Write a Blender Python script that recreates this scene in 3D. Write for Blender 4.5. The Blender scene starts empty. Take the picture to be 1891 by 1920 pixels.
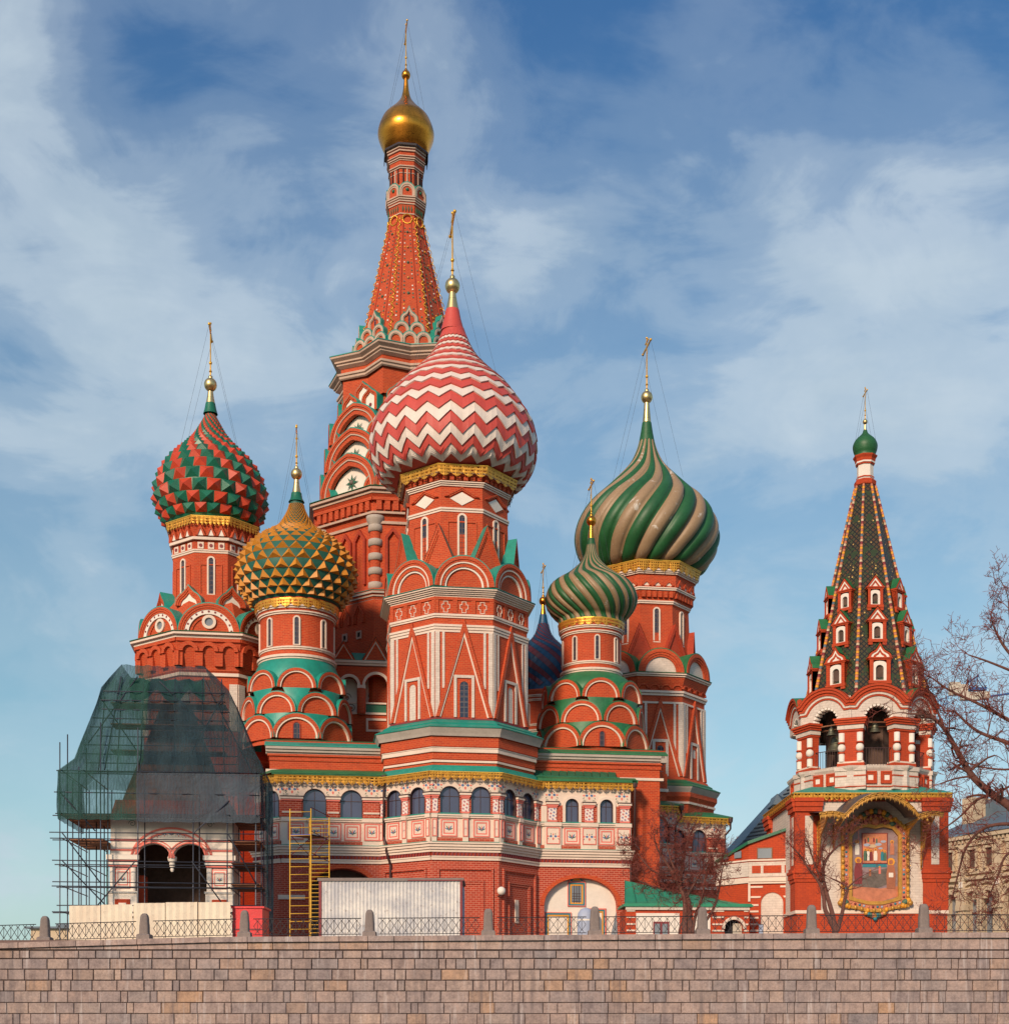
import bpy, math, random
from mathutils import Vector, Matrix
random.seed(7)
PI = math.pi; F = 2600.0; HY = 1900.0; CXP = 945.5; EYE = 1.6
sc = bpy.context.scene
C = sc.collection
R_ = math.radians
# ---------------------------------------------------------------- camera
cam = bpy.data.cameras.new('camera'); camo = bpy.data.objects.new('camera', cam); C.objects.link(camo)
camo.location = (0, 0, EYE); camo.rotation_euler = (R_(90), 0, 0)
cam.sensor_fit = 'AUTO'; cam.sensor_width = 36; cam.lens = F / 1920 * 36
cam.shift_y = (HY - 960) / 1920; cam.clip_start = .5; cam.clip_end = 5000
sc.camera = camo
sc.render.resolution_x = 1008; sc.render.resolution_y = 1024
# ---------------------------------------------------------------- sun, sky, exposure
SUN_AZ, SUN_EL = R_(-156), R_(25)     # azimuth from +Y, towards +X
sd = Vector((math.sin(SUN_AZ) * math.cos(SUN_EL), math.cos(SUN_AZ) * math.cos(SUN_EL), math.sin(SUN_EL)))
sl = bpy.data.lights.new('sun', 'SUN'); so = bpy.data.objects.new('sun', sl); C.objects.link(so)
sl.energy = 3.1; sl.angle = R_(8); sl.color = (1.0, .76, .55)
so.rotation_euler = sd.to_track_quat('Z', 'Y').to_euler(); so.location = (-60, -60, 80)
sc.view_settings.view_transform = 'Standard'; sc.view_settings.look = 'None'
sc.view_settings.exposure = 0.33; sc.view_settings.gamma = 1
sc.cycles.max_bounces = 5; sc.cycles.transparent_max_bounces = 12
sc.cycles.use_denoising = True

def pdir(x, y):
    return Vector(((x - CXP) / F, 1, (HY - y) / F)).normalized()

class NT:
    """small helper for writing node trees"""
    def __init__(s, nt):
        s.nt = nt; s.n = nt.nodes; s.l = nt.links
    def a(s, t, ins=None, **kw):
        n = s.n.new(t)
        for k, v in kw.items(): setattr(n, k, v)
        for k, v in (ins or {}).items():
            sk = n.inputs[k]
            if isinstance(v, bpy.types.NodeSocket): s.l.new(v, sk)
            else: sk.default_value = v
        return n
    def math(s, op, a, b=0, c=None):
        d = {0: a, 1: b}
        if c is not None: d[2] = c
        return s.a('ShaderNodeMath', d, operation=op).outputs[0]
    def mix(s, f, a, b, bt='MIX'):
        n = s.a('ShaderNodeMix', data_type='RGBA', blend_type=bt)
        for k, v in ((0, f), (6, a), (7, b)):
            if isinstance(v, bpy.types.NodeSocket): s.l.new(v, n.inputs[k])
            else: n.inputs[k].default_value = v if k == 0 else (v + (1,) if len(v) == 3 else v)
        return n.outputs[2]
    def ramp(s, f, stops, interp='LINEAR'):
        n = s.a('ShaderNodeValToRGB', {0: f}); cr = n.color_ramp; cr.interpolation = interp
        while len(cr.elements) > 1: cr.elements.remove(cr.elements[0])
        for i, (p, c) in enumerate(stops):
            e = cr.elements[0] if i == 0 else cr.elements.new(p)
            e.position = p; e.color = c if len(c) == 4 else c + (1,)
        return n.outputs[0]
    def noise(s, v, sc_, det=4, rough=.5, dist=0):
        return s.a('ShaderNodeTexNoise', {'Vector': v, 'Scale': sc_, 'Detail': det, 'Roughness': rough, 'Distortion': dist})

w = bpy.data.worlds.new('World'); sc.world = w; w.use_nodes = True
T = NT(w.node_tree); T.n.clear()
tc = T.a('ShaderNodeTexCoord').outputs['Generated']
nrm = T.a('ShaderNodeVectorMath', {0: tc}, operation='NORMALIZE').outputs[0]
sky = T.a('ShaderNodeTexSky', sky_type='NISHITA', sun_disc=False, sun_elevation=SUN_EL, sun_rotation=SUN_AZ, air_density=1.0, dust_density=.6, ozone_density=2.5)
sep = T.a('ShaderNodeSeparateXYZ', {0: nrm})
# cloud layer on a plane above: horizontally stretched fields of noise
zz = T.math('ADD', T.math('MAXIMUM', sep.outputs[2], 0.0), .22)
cx_ = T.math('DIVIDE', sep.outputs[0], zz); cy_ = T.math('DIVIDE', sep.outputs[1], zz)
cv = T.a('ShaderNodeCombineXYZ', {0: cx_, 1: cy_, 2: 0.3}).outputs[0]
mp = T.a('ShaderNodeMapping', {'Vector': cv, 'Location': (3.1, 1.7, 0), 'Rotation': (0, 0, R_(-28)), 'Scale': (1.5, .75, 1)}).outputs[0]
mp = T.a('ShaderNodeMapping', {'Vector': nrm, 'Location': (.37, 0, .11), 'Rotation': (0, R_(22), 0), 'Scale': (1.0, 1.0, 2.1)}).outputs[0]
n1 = T.noise(mp, 3.4, 10, .55, .5).outputs[0]
n2 = T.noise(nrm, 5.0, 5, .55, .4).outputs[0]
def blob(x, y, rad, amp):
    d = T.a('ShaderNodeVectorMath', {0: nrm, 1: pdir(x, y)}, operation='DISTANCE').outputs[1]
    r = rad / F
    m = T.a('ShaderNodeMapRange', {0: d, 1: 0.0, 2: r, 3: amp, 4: 0.0}, interpolation_type='SMOOTHSTEP', clamp=True)
    return m.outputs[0]
n3 = T.noise(mp, 9.0, 10, .60, .8).outputs[0]
tot = T.math('ADD', n1, T.math('MULTIPLY', T.math('SUBTRACT', n2, .5), .45))
tot = T.math('ADD', tot, T.math('MULTIPLY', T.math('SUBTRACT', n3, .5), .48))
for bx, by, br, am in ((20, 100, 230, .17), (120, 390, 330, .20), (420, 560, 330, .19), (250, 620, 300, .12), (120, 850, 420, .14), (1000, 480, 420, .10), (1550, 420, 500, .14),
                       (1750, 620, 420, .10), (500, 230, 260, .07), (400, 1000, 420, .06), (900, 120, 140, .10), (1700, 150, 150, .08), (1100, 350, 300, .08)):
    tot = T.math('ADD', tot, blob(bx, by, br, am))
for bx, by, br, am in ((430, 420, 190, -.14), (560, 180, 200, -.08), (50, 620, 150, -.12), (1250, 30, 520, -.24), (1800, 60, 360, -.18), (500, 20, 300, -.12), (230, 60, 200, -.12), (250, 200, 220, -.14), (1500, 950, 500, .04), (600, 480, 140, -.08), (80, 1350, 420, -.08)):
    tot = T.math('ADD', tot, blob(bx, by, br, am))
cl = T.ramp(tot, [(.26, (.06,) * 3), (.46, (.26,) * 3), (.58, (.50,) * 3), (.70, (.84,) * 3), (.84, (1,) * 3)], 'EASE')
sh = T.noise(nrm, 9.0, 5, .6).outputs[0]
ccol = T.mix(T.math('MULTIPLY', sh, 1.0), (2.2, 2.85, 3.35), (3.7, 4.15, 4.55))
# air: bluer aloft, paler towards the horizon
skyc = T.mix(1.0, sky.outputs[0], T.ramp(sep.outputs[2], [(0.0, (.38, .50, .46)), (.10, (.56, .62, .54)), (.25, (.60, .69, .60)), (.42, (.40, .62, .66)), (.60, (.16, .44, .64))]), 'MULTIPLY')
full = T.mix(T.math('MULTIPLY', cl, .85), skyc, ccol)
bg = T.a('ShaderNodeBackground', {0: full, 1: .15})
T.l.new(bg.outputs[0], T.a('ShaderNodeOutputWorld').inputs[0])

# ---------------------------------------------------------------- materials
MATS = {}
def newmat(name):
    m = bpy.data.materials.new(name); m.use_nodes = True; t = NT(m.node_tree); t.n.clear()
    MATS[name] = m
    t.out = t.a('ShaderNodeOutputMaterial'); t.p = t.a('ShaderNodeBsdfPrincipled')
    t.l.new(t.p.outputs[0], t.out.inputs[0])
    t.tc = t.a('ShaderNodeTexCoord'); t.uv = t.tc.outputs['UV']; t.ob = t.tc.outputs['Object']
    return t
def setp(t, base=None, rough=.7, metal=0, bump=None, bs=.3, bd=.05):
    if base is not None:
        if isinstance(base, bpy.types.NodeSocket): t.l.new(base, t.p.inputs['Base Color'])
        else: t.p.inputs['Base Color'].default_value = base + (1,)
    if isinstance(rough, bpy.types.NodeSocket): t.l.new(rough, t.p.inputs['Roughness'])
    else: t.p.inputs['Roughness'].default_value = rough
    t.p.inputs['Metallic'].default_value = metal
    if bump is not None:
        b = t.a('ShaderNodeBump', {'Height': bump, 'Strength': bs, 'Distance': bd})
        t.l.new(b.outputs[0], t.p.inputs['Normal'])
def mul(c, k): return tuple(min(1, x * k) for x in c)
def plain(name, c, rough=.6, metal=0, var=.25, sc_=1.2, fine=14, bs=.15):
    t = newmat(name)
    a = t.noise(t.ob, sc_, 6, .6).outputs[0]; b = t.noise(t.ob, fine, 3, .6).outputs[0]
    f = t.math('ADD', t.math('MULTIPLY', a, .65), t.math('MULTIPLY', b, .35))
    f = t.a('ShaderNodeMapRange', {0: f, 1: .32, 2: .68}).outputs[0]
    setp(t, t.mix(f, mul(c, 1 - var), mul(c, 1 + var)), rough, metal, b, bs)
    return t
def brick(name, c1, c2, mortar, bw=.27, bh=.10, ms=.014, wear=(.40, .055, .022), bs=.4):
    t = newmat(name)
    bt = t.a('ShaderNodeTexBrick', {'Vector': t.uv, 'Color1': c1 + (1,), 'Color2': c2 + (1,), 'Mortar': mortar + (1,), 'Scale': 1.0, 'Mortar Size': ms,
             'Mortar Smooth': .15, 'Bias': 0, 'Brick Width': bw, 'Row Height': bh})
    n = t.noise(t.ob, .55, 7, .62).outputs[0]
    f = t.a('ShaderNodeMapRange', {0: n, 1: .38, 2: .72, 3: 0, 4: .75}).outputs[0]
    col = t.mix(f, bt.outputs[0], t.mix(.5, bt.outputs[0], wear))
    n3 = t.noise(t.ob, 4.0, 4, .7).outputs[0]
    col = t.mix(t.a('ShaderNodeMapRange', {0: n3, 1: .3, 2: .7, 3: 0, 4: .5}).outputs[0], t.mix(1, col, (.80,) * 3, 'MULTIPLY'), t.mix(1, col, (1.22,) * 3, 'MULTIPLY'))
    setp(t, col, .82, 0, bt.outputs[1], -bs, .02)
    return t
brick('red_brick', (.58, .055, .006), (.45, .037, .005), (.60, .16, .055), ms=.011)
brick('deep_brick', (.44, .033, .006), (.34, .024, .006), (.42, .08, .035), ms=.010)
brick('pink_shade_brick', (.49, .050, .016), (.39, .036, .013), (.62, .24, .16), .30, .115, .015)  # pinker copy of the red brick: the gallery's shade put into its colour
brick('white_brick', (.74, .63, .55), (.70, .59, .51), (.58, .475, .41), .34, .13, .012, (.5, .42, .34))
plain('aged_stone', (.50, .35, .27), .85, 0, .18, .9, 9)
plain('old_gilt', (.50, .25, .045), .5, .3, .3, 3, 20)
plain('pyramid_red', (.52, .050, .016), .5, 0, .16, .7, 7)
plain('white_stone', (.72, .575, .475), .8, 0, .12, .8, 9)
plain('grey_stone', (.42, .36, .31), .85, 0, .16, 1.0, 9)
plain('teal_roof', (.012, .25, .19), .45, 0, .22, .8, 4)
plain('green_roof', (.020, .15, .055), .5, 0, .28, .9, 5)
plain('dark_green', (.012, .12, .06), .5, 0, .25)
plain('bright_green', (.025, .24, .13), .45, 0, .2)
brick('orange_paint', (.57, .064, .008), (.50, .052, .007), (.40, .036, .008), .27, .10, .012, (.34, .05, .02), .6)
plain('red_paint', (.52, .025, .012), .5, 0, .15)
plain('dome_red', (.53, .065, .048), .55, 0, .13, .7, 7)
plain('dome_white', (.70, .60, .53), .55, 0, .10, .7, 7)
plain('dome_yellow', (.56, .22, .018), .5, 0, .16)
plain('dome_teal', (.008, .095, .070), .6, 0, .25)
plain('dome_green', (.014, .095, .028), .5, 0, .25, .9, 5)
plain('dome_bluegreen', (.008, .13, .075), .4, 0, .25)
plain('dome_blue', (.008, .075, .17), .42, 0, .2)
plain('dome_plum', (.16, .035, .055), .45, 0, .2)
plain('bare_pale', (.76, .68, .60), .7, 0, .1)
plain('cream', (.54, .42, .29), .8, 0, .14, .5, 4)
plain('pink', (.70, .17, .13), .7, 0, .1)
plain('blue_paint', (.06, .14, .32), .6, 0, .15)
plain('teal_paint', (.02, .19, .24), .6, 0, .15)
plain('leaf_green', (.07, .14, .09), .6, 0, .2)
plain('mustard', (.72, .30, .02), .55, 0, .12)
plain('steel', (.12, .13, .15), .45, .6, .3)
plain('dark_steel', (.06, .065, .085), .5, .5, .3)
plain('black_iron', (.035, .03, .035), .6, .2, .2)
plain('pipe_brown', (.07, .035, .035), .5, .2, .2)
plain('dark_void', (.012, .010, .012), .9, 0, .2)
plain('dark_stone_shade', (.10, .06, .045), .9, 0, .45, .9, 5)  # dark stone; also the painted gloom inside arches, dormers and porch
plain('bark', (.12, .046, .034), .9, 0, .3, 3, 20)
plain('twig', (.20, .045, .032), .85, 0, .25, 2, 8)
plain('granite', (.215, .17, .155), .85, 0, .22, 1.6, 12, .4)
plain('slate_roof', (.10, .14, .18), .6, 0, .2, 1, 8)
plain('blue_steel', (.05, .14, .36), .5, .2, .15)
plain('concrete', (.52, .46, .38), .9, 0, .14)
plain('plank', (.24, .10, .05), .85, 0, .35, 1.5, 6)
plain('bronze', (.13, .13, .09), .5, .7, .3)
plain('paving', (.22, .20, .18), .9, 0, .15, .6, 6)
plain('asphalt', (.05, .05, .05), .9, 0, .2, .8, 10)
plain('flesh', (.36, .12, .06), .7)
plain('tan_robe', (.55, .40, .26), .7)
plain('icon_ground', (.25, .17, .18), .6, 0, .3, 2, 6)
plain('sky_paint', (.34, .38, .50), .6, 0, .15)
plain('painted_earth', (.50, .17, .09), .6, 0, .3, 2, 5)
plain('maroon', (.20, .025, .03), .6, 0, .2)
plain('scene_dark', (.13, .10, .085), .6, 0, .4, 3, 8)
def gold(name, c, rough, sc_=.5):
    t = newmat(name)
    a = t.noise(t.ob, 1.3, 5, .6).outputs[0]
    b = t.a('ShaderNodeTexBrick', {'Vector': t.uv, 'Scale': 1.0, 'Mortar Size': .015, 'Brick Width': 1.1, 'Row Height': .62}).outputs[1]
    col = t.mix(a, mul(c, .7), mul(c, 1.15)); col = t.mix(t.math('MULTIPLY', b, .6), col, mul(c, .35))
    r = t.a('ShaderNodeMapRange', {0: a, 3: rough - .06, 4: rough + .14}).outputs[0]
    setp(t, col, r, 1.0, a, .12)
gold('gold_leaf', (.92, .34, .045), .24)
gold('pale_gold', (.82, .60, .28), .34)
plain('gilt', (.86, .45, .055), .38, .55, .25, 3, 20)
# gilded tin lace: real holes in the sheet
t = newmat('gilt_lace')
vo = t.a('ShaderNodeTexVoronoi', {'Vector': t.uv, 'Scale': 6.0, 'Randomness': .15}).outputs[0]
ho = t.math('LESS_THAN', vo, .25)
nz = t.noise(t.ob, 5, 4).outputs[0]
setp(t, t.mix(nz, (.55, .21, .02), (.88, .47, .075)), .4, .55, vo, .5, .03)
tr = t.a('ShaderNodeBsdfTransparent'); ms_ = t.a('ShaderNodeMixShader', {0: ho, 1: t.p.outputs[0], 2: tr.outputs[0]})
t.l.new(ms_.outputs[0], t.out.inputs[0])
# tan paint, flaking to white
t = newmat('dome_tan')
a = t.noise(t.ob, 1.1, 8, .68, .3).outputs[0]; b = t.noise(t.ob, 6, 5, .7).outputs[0]
col = t.mix(b, (.24, .15, .08), (.37, .25, .145))
col = t.mix(t.ramp(a, [(.60, (0, 0, 0)), (.65, (1, 1, 1))]), col, (.56, .50, .43))
setp(t, col, .5, 0, b, .2)
# windows
def glass(name, c, rough=.12, bars=True):
    t = newmat(name)
    f = t.noise(t.ob, .7, 3).outputs[0]
    col = t.mix(f, mul(c, .7), mul(c, 1.3))
    if bars:
        b = t.a('ShaderNodeTexBrick', {'Vector': t.uv, 'Scale': 1.0, 'Mortar Size': .035, 'Brick Width': .24, 'Row Height': .30, }, offset=0).outputs[1]
        col = t.mix(b, col, (.10, .07, .07))
    setp(t, col, rough); t.p.inputs['Specular IOR Level'].default_value = .7
glass('glass', (.022, .022, .045)); glass('plain_glass', (.07, .075, .13), .10, False); glass('grey_glass', (.20, .22, .25), .2, False)
# blue/red lozenge painting on the gallery piers
t = newmat('painted_lozenge')
mpn = t.a('ShaderNodeMapping', {'Vector': t.uv, 'Rotation': (0, 0, R_(40)), 'Scale': (1, 1, 1)}).outputs[0]
bt = t.a('ShaderNodeTexBrick', {'Vector': mpn, 'Color1': (.13, .19, .36, 1), 'Color2': (.58, .10, .07, 1), 'Mortar': (.74, .62, .56, 1), 'Scale': 1.0, 'Mortar Size': .045, 'Brick Width': .2, 'Row Height': .17}, offset=.5)
setp(t, bt.outputs[0], .7)
# coloured glazed tiles of the bell-tower tent
t = newmat('glazed_tile')
mpn = t.a('ShaderNodeMapping', {'Vector': t.uv, 'Rotation': (0, 0, R_(45))}).outputs[0]
bt = t.a('ShaderNodeTexBrick', {'Vector': mpn, 'Color1': (.055, .055, .016, 1), 'Color2': (.095, .038, .010, 1), 'Mortar': (.012, .012, .008, 1), 'Scale': 1.0, 'Mortar Size': .03, 'Brick Width': .19, 'Row Height': .19}, offset=0)
wn = t.a('ShaderNodeTexVoronoi', {'Vector': t.uv, 'Scale': 5.6, 'Randomness': 1.0})
sp = t.math('MULTIPLY', t.math('GREATER_THAN', t.a('ShaderNodeSeparateColor', {0: wn.outputs[1]}).outputs[0], .86), t.math('LESS_THAN', wn.outputs[0], .24))
gr = t.math('GREATER_THAN', t.a('ShaderNodeSeparateColor', {0: wn.outputs[1]}).outputs[1], .80)
col = t.mix(gr, bt.outputs[0], (.030, .045, .012)); col = t.mix(sp, col, (.55, .36, .10))
setp(t, col, .35, 0, bt.outputs[1], -.5, .04)
# corrugated sheet
def corr(name, c, c2, dirt):
    t = newmat(name)
    a = t.noise(t.ob, .9, 6, .65).outputs[0]; b = t.noise(t.ob, 5, 5, .7).outputs[0]
    col = t.mix(t.ramp(a, [(.38, (0, 0, 0)), (.60, (1, 1, 1))]), c, c2)
    col = t.mix(t.ramp(b, [(.58, (0, 0, 0)), (.68, (.7,) * 3)]), col, dirt)
    setp(t, col, .55, .1, b, .2)
corr('pale_sheet', (.68, .64, .60), (.44, .43, .45), (.24, .19, .17)); corr('cream_sheet', (.74, .64, .50), (.66, .54, .42), (.5, .4, .32))
# scaffold netting
def netm(name, c, alpha):
    t = newmat(name)
    a = t.noise(t.ob, .35, 6, .6, .5).outputs[0]; wv = t.a('ShaderNodeTexWave', {'Vector': t.uv, 'Scale': 2.0, 'Distortion': 6, 'Detail': 3}, bands_direction='X').outputs[1]
    fo = t.noise(t.ob, .9, 5, .6, 1.5).outputs[0]
    setp(t, t.mix(a, mul(c, .6), mul(c, 1.5)), .9, 0, fo, .45, .35)
    al = t.math('ADD', t.a('ShaderNodeMapRange', {0: a, 1: .35, 2: .65, 3: alpha - .16, 4: alpha + .16}).outputs[0], t.math('MULTIPLY', t.math('SUBTRACT', wv, .5), .16))
    tr = t.a('ShaderNodeBsdfTransparent'); ms = t.a('ShaderNodeMixShader', {0: al, 1: tr.outputs[0], 2: t.p.outputs[0]})
    t.l.new(ms.outputs[0], t.out.inputs[0])
netm('net_green', (.012, .055, .046), .68); netm('net_blue', (.013, .036, .050), .70); netm('net_dense', (.050, .066, .085), .80)
plain('tarp_green', (.01, .16, .11), .8, 0, .3)
plain('yellow_paint', (.62, .34, .025), .5); plain('blue_deck', (.03, .06, .40), .6); plain('red_box', (.66, .02, .025), .4)
# wall stones: each block its own tint
t = newmat('wall_stone')
ri = t.a('ShaderNodeNewGeometry').outputs['Random Per Island']
a = t.noise(t.ob, 2.4, 9, .68).outputs[0]; b = t.noise(t.ob, 13, 6, .7).outputs[0]; g = t.noise(t.ob, .33, 5, .6).outputs[0]
col = t.ramp(ri, [(0, (.27, .195, .165)), (.22, (.35, .25, .205)), (.45, (.30, .225, .195)), (.62, (.245, .19, .175)), (.78, (.38, .27, .21)), (.88, (.225, .185, .175)), (.94, (.40, .235, .135)), (1, (.29, .23, .21))], 'LINEAR')
col = t.mix(1, col, t.ramp(a, [(.30, (.62, .60, .62)), (.5, (1, 1, 1)), (.72, (1.22, 1.16, 1.1))]), 'MULTIPLY')
col = t.mix(1, col, t.ramp(b, [(.3, (.72,) * 3), (.6, (1.1,) * 3)]), 'MULTIPLY')
mv = t.a('ShaderNodeMapping', {'Vector': t.ob, 'Scale': (2.2, 1, .16)}).outputs[0]
st = t.noise(mv, 1.4, 6, .65).outputs[0]
col = t.mix(t.ramp(st, [(.52, (0, 0, 0)), (.68, (.62,) * 3)]), col, (.13, .10, .095))
col = t.mix(t.ramp(t.noise(mv, 2.3, 6, .65).outputs[0], [(.57, (0, 0, 0)), (.70, (.62,) * 3)]), col, (.50, .43, .39))
col = t.mix(1, col, (1.10, 1.12, 1.20), 'MULTIPLY')
bmx = t.math('ADD', t.math('MULTIPLY', a, .6), t.math('MULTIPLY', b, .4))
setp(t, col, .9, 0, bmx, .9, .035)
plain('mortar_dark', (.16, .105, .095), .95)

# ---------------------------------------------------------------- frames and mesh builder
class Fr:
    """local frame: u right, w outwards, z up; lengths in 1/F of the distance"""
    def __init__(s, x, y, z, ang, k):
        s.x, s.y, s.z, s.ang, s.k = x, y, z, ang, k; s.c, s.s = math.cos(ang), math.sin(ang)
    def p(s, u, w, z):
        return (s.x + s.k * (u * s.c + w * s.s), s.y + s.k * (u * s.s - w * s.c), s.z + s.k * z)
    def rot(s, deg): return Fr(s.x, s.y, s.z, s.ang + R_(deg), s.k)
    def at(s, u, w, z=0, deg=0):
        q = s.p(u, w, z); return Fr(q[0], q[1], q[2], s.ang + R_(deg), s.k)
def frame(px, D, deg=0):
    k = D / F; return Fr((px - CXP) * k, D, EYE, R_(deg), k)
def wallframe(px0, Y0, px1, Y1):
    """frame whose u axis runs from the first ground point to the second, in metres; returns frame, length"""
    a = Vector(((px0 - CXP) * Y0 / F, Y0)); b = Vector(((px1 - CXP) * Y1 / F, Y1)); d = b - a
    return Fr(a.x, a.y, EYE, math.atan2(d.y, d.x), 1.0), d.length
def H(y, a=0): return (HY - y) * (1 - a / F)       # height of a face with apothem a whose edge shows at row y

class MB:
    def __init__(s, fr=None): s.v = []; s.f = []; s.m = []; s.sm = []; s.fr = fr
    def poly(s, pts, m, smooth=False, fr=None):
        fr = fr or s.fr; b = len(s.v)
        s.v += [fr.p(*q) for q in pts]; s.f.append(tuple(range(b, b + len(pts)))); s.m.append(m); s.sm.append(smooth)
    def raw(s, pts, m, smooth=False):
        b = len(s.v); s.v += [tuple(q) for q in pts]; s.f.append(tuple(range(b, b + len(pts)))); s.m.append(m); s.sm.append(smooth)
    def grid(s, rows, m, smooth=True, close=False, fr=None, mf=None):
        """rows of points (local); quads between them"""
        fr = fr or s.fr; b = len(s.v); n = len(rows[0])
        for r in rows: s.v += [fr.p(*q) for q in r]
        for i in range(len(rows) - 1):
            for j in range(n if close else n - 1):
                k = (j + 1) % n
                s.f.append((b + i * n + j, b + i * n + k, b + (i + 1) * n + k, b + (i + 1) * n + j)); s.m.append(mf(i, j) if mf else m); s.sm.append(smooth)
    def box(s, u0, u1, w0, w1, z0, z1, m, fr=None, back=True):
        P = [(u0, w1, z0), (u1, w1, z0), (u1, w1, z1), (u0, w1, z1), (u0, w0, z0), (u1, w0, z0), (u1, w0, z1), (u0, w0, z1)]
        fr = fr or s.fr; b = len(s.v); s.v += [fr.p(*q) for q in P]
        for q in [(0, 1, 2, 3), (1, 5, 6, 2), (4, 0, 3, 7), (3, 2, 6, 7), (4, 5, 1, 0)] + ([(5, 4, 7, 6)] if back else []):
            s.f.append(tuple(b + i for i in q)); s.m.append(m); s.sm.append(False)
    def prism(s, pts, w0, w1, m, side=None, fr=None):
        """pts (u,z) counter-clockwise seen from the front"""
        fr = fr or s.fr; n = len(pts)
        s.poly([(u, w1, z) for u, z in pts], m, fr=fr)
        for i in range(n):
            a = pts[i]; b = pts[(i + 1) % n]
            s.poly([(a[0], w0, a[1]), (b[0], w0, b[1]), (b[0], w1, b[1]), (a[0], w1, a[1])], side or m, fr=fr)
    def band(s, out, inn, w0, w1, m, side=None, fr=None, ends=True):
        """flat strip between two polylines of (u,z), thick from w0 to w1"""
        fr = fr or s.fr; sd_ = side or m
        for i in range(len(out) - 1):
            a, b, c, d = out[i], out[i + 1], inn[i + 1], inn[i]
            s.poly([(d[0], w1, d[1]), (a[0], w1, a[1]), (b[0], w1, b[1]), (c[0], w1, c[1])][::-1], m, fr=fr)
            s.poly([(a[0], w1, a[1]), (a[0], w0, a[1]), (b[0], w0, b[1]), (b[0], w1, b[1])], sd_, fr=fr)
            s.poly([(d[0], w0, d[1]), (d[0], w1, d[1]), (c[0], w1, c[1]), (c[0], w0, c[1])], sd_, fr=fr)
        if ends:
            for a, d in ((out[0], inn[0]), (out[-1], inn[-1])):
                s.poly([(a[0], w1, a[1]), (d[0], w1, d[1]), (d[0], w0, d[1]), (a[0], w0, a[1])], sd_, fr=fr)
    def lathe(s, prof, n, m, smooth=True, fr=None, ph=.5, cap=False, oct=False, mf=None):
        """prof (r,z); oct: r is the apothem of an n-gon whose faces stand at multiples of 360/n"""
        fr = fr or s.fr; k = 1 / math.cos(PI / n) if oct else 1
        rows = [[(r * k * math.sin(2 * PI * (j + ph) / n), r * k * math.cos(2 * PI * (j + ph) / n), z) for j in range(n)] for r, z in prof]
        s.grid(rows, m, smooth, True, fr, mf)
        if cap: s.poly([q for q in rows[-1]], m, fr=fr)
    def ring8(s, prof, m, fr=None, cap=False, n=8): s.lathe(prof, n, m, False, fr, .5, cap, True)
    def tube(s, a, b, r0, r1, m, n=6, fr=None, raw=False, smooth=True):
        if not raw: fr = fr or s.fr; a = fr.p(*a); b = fr.p(*b); r0 *= fr.k; r1 *= fr.k
        a = Vector(a); b = Vector(b); d = (b - a)
        if d.length < 1e-6: return
        d.normalize(); x = d.orthogonal().normalized(); y = d.cross(x); bb = len(s.v)
        for q, r in ((a, r0), (b, r1)):
            for j in range(n):
                t = 2 * PI * j / n; s.v.append(tuple(q + x * (r * math.cos(t)) + y * (r * math.sin(t))))
        for j in range(n):
            k = (j + 1) % n; s.f.append((bb + j, bb + k, bb + n + k, bb + n + j)); s.m.append(m); s.sm.append(smooth)
        if n > 4: s.f.append(tuple(bb + n + j for j in range(n))); s.m.append(m); s.sm.append(False)
    def sphere(s, c, r, m, fr=None, n=16, kz=1):
        fr = fr or s.fr; f2 = fr.at(c[0], c[1], c[2])
        s.lathe([(max(.001, r * math.sin(PI * i / 10)), -kz * r * math.cos(PI * i / 10)) for i in range(11)], n, m, True, f2)
    def split(s):
        par = {}
        def find(x):
            while par.setdefault(x, x) != x: par[x] = par[par[x]]; x = par[x]
            return x
        key = [tuple(round(c, 3) for c in v) for v in s.v]
        for fc in s.f:
            a = find(key[fc[0]])
            for i in fc[1:]:
                b = find(key[i])
                if a != b: par[b] = a
        out = {}
        for fc, mm, sm in zip(s.f, s.m, s.sm):
            g = out.setdefault(find(key[fc[0]]), MB(s.fr)); b = len(g.v); g.v += [s.v[i] for i in fc]; g.f.append(tuple(range(b, b + len(fc)))); g.m.append(mm); g.sm.append(sm)
        return list(out.values())
    def build(s, name, parent=None, root=None, label=None, merge=False):
        if not s.f: return None
        if name in ('stone_band', 'corner_strip', 'gutter_cornice', 'white_stripe', 'stone_moulding', 'square_panel', 'pier_strip', 'square_frieze', 'inner_wall', 'arch_shade_panel', 'brick_niche', 'corner_post', 'niche', 'neck_panel', 'carved_ornament') and parent is not None:
            L = s.split()
            if 1 < len(L) <= 90:
                for g in L: r = g._build(name, parent, root, label, True)
                return r
        return s._build(name, parent, root, label, merge)
    def _build(s, name, parent=None, root=None, label=None, merge=False):
        rt = root or parent
        while rt is not None and rt.parent is not None: rt = rt.parent
        o = Vector(rt.location) if rt is not None else Vector((0, 0, 0))
        me = bpy.data.meshes.new(name)
        me.from_pydata([(x - o.x, y - o.y, z - o.z) for x, y, z in s.v], [], s.f)
        names = []
        for m in s.m:
            if m not in names: names.append(m)
        for m in names: me.materials.append(MATS[m])
        ix = {m: i for i, m in enumerate(names)}
        me.polygons.foreach_set('material_index', [ix[m] for m in s.m]); me.polygons.foreach_set('use_smooth', s.sm)
        uvl = me.uv_layers.new(name='UVMap'); co = [v.co for v in me.vertices]; uv = [0.0] * (2 * len(me.loops))
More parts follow.
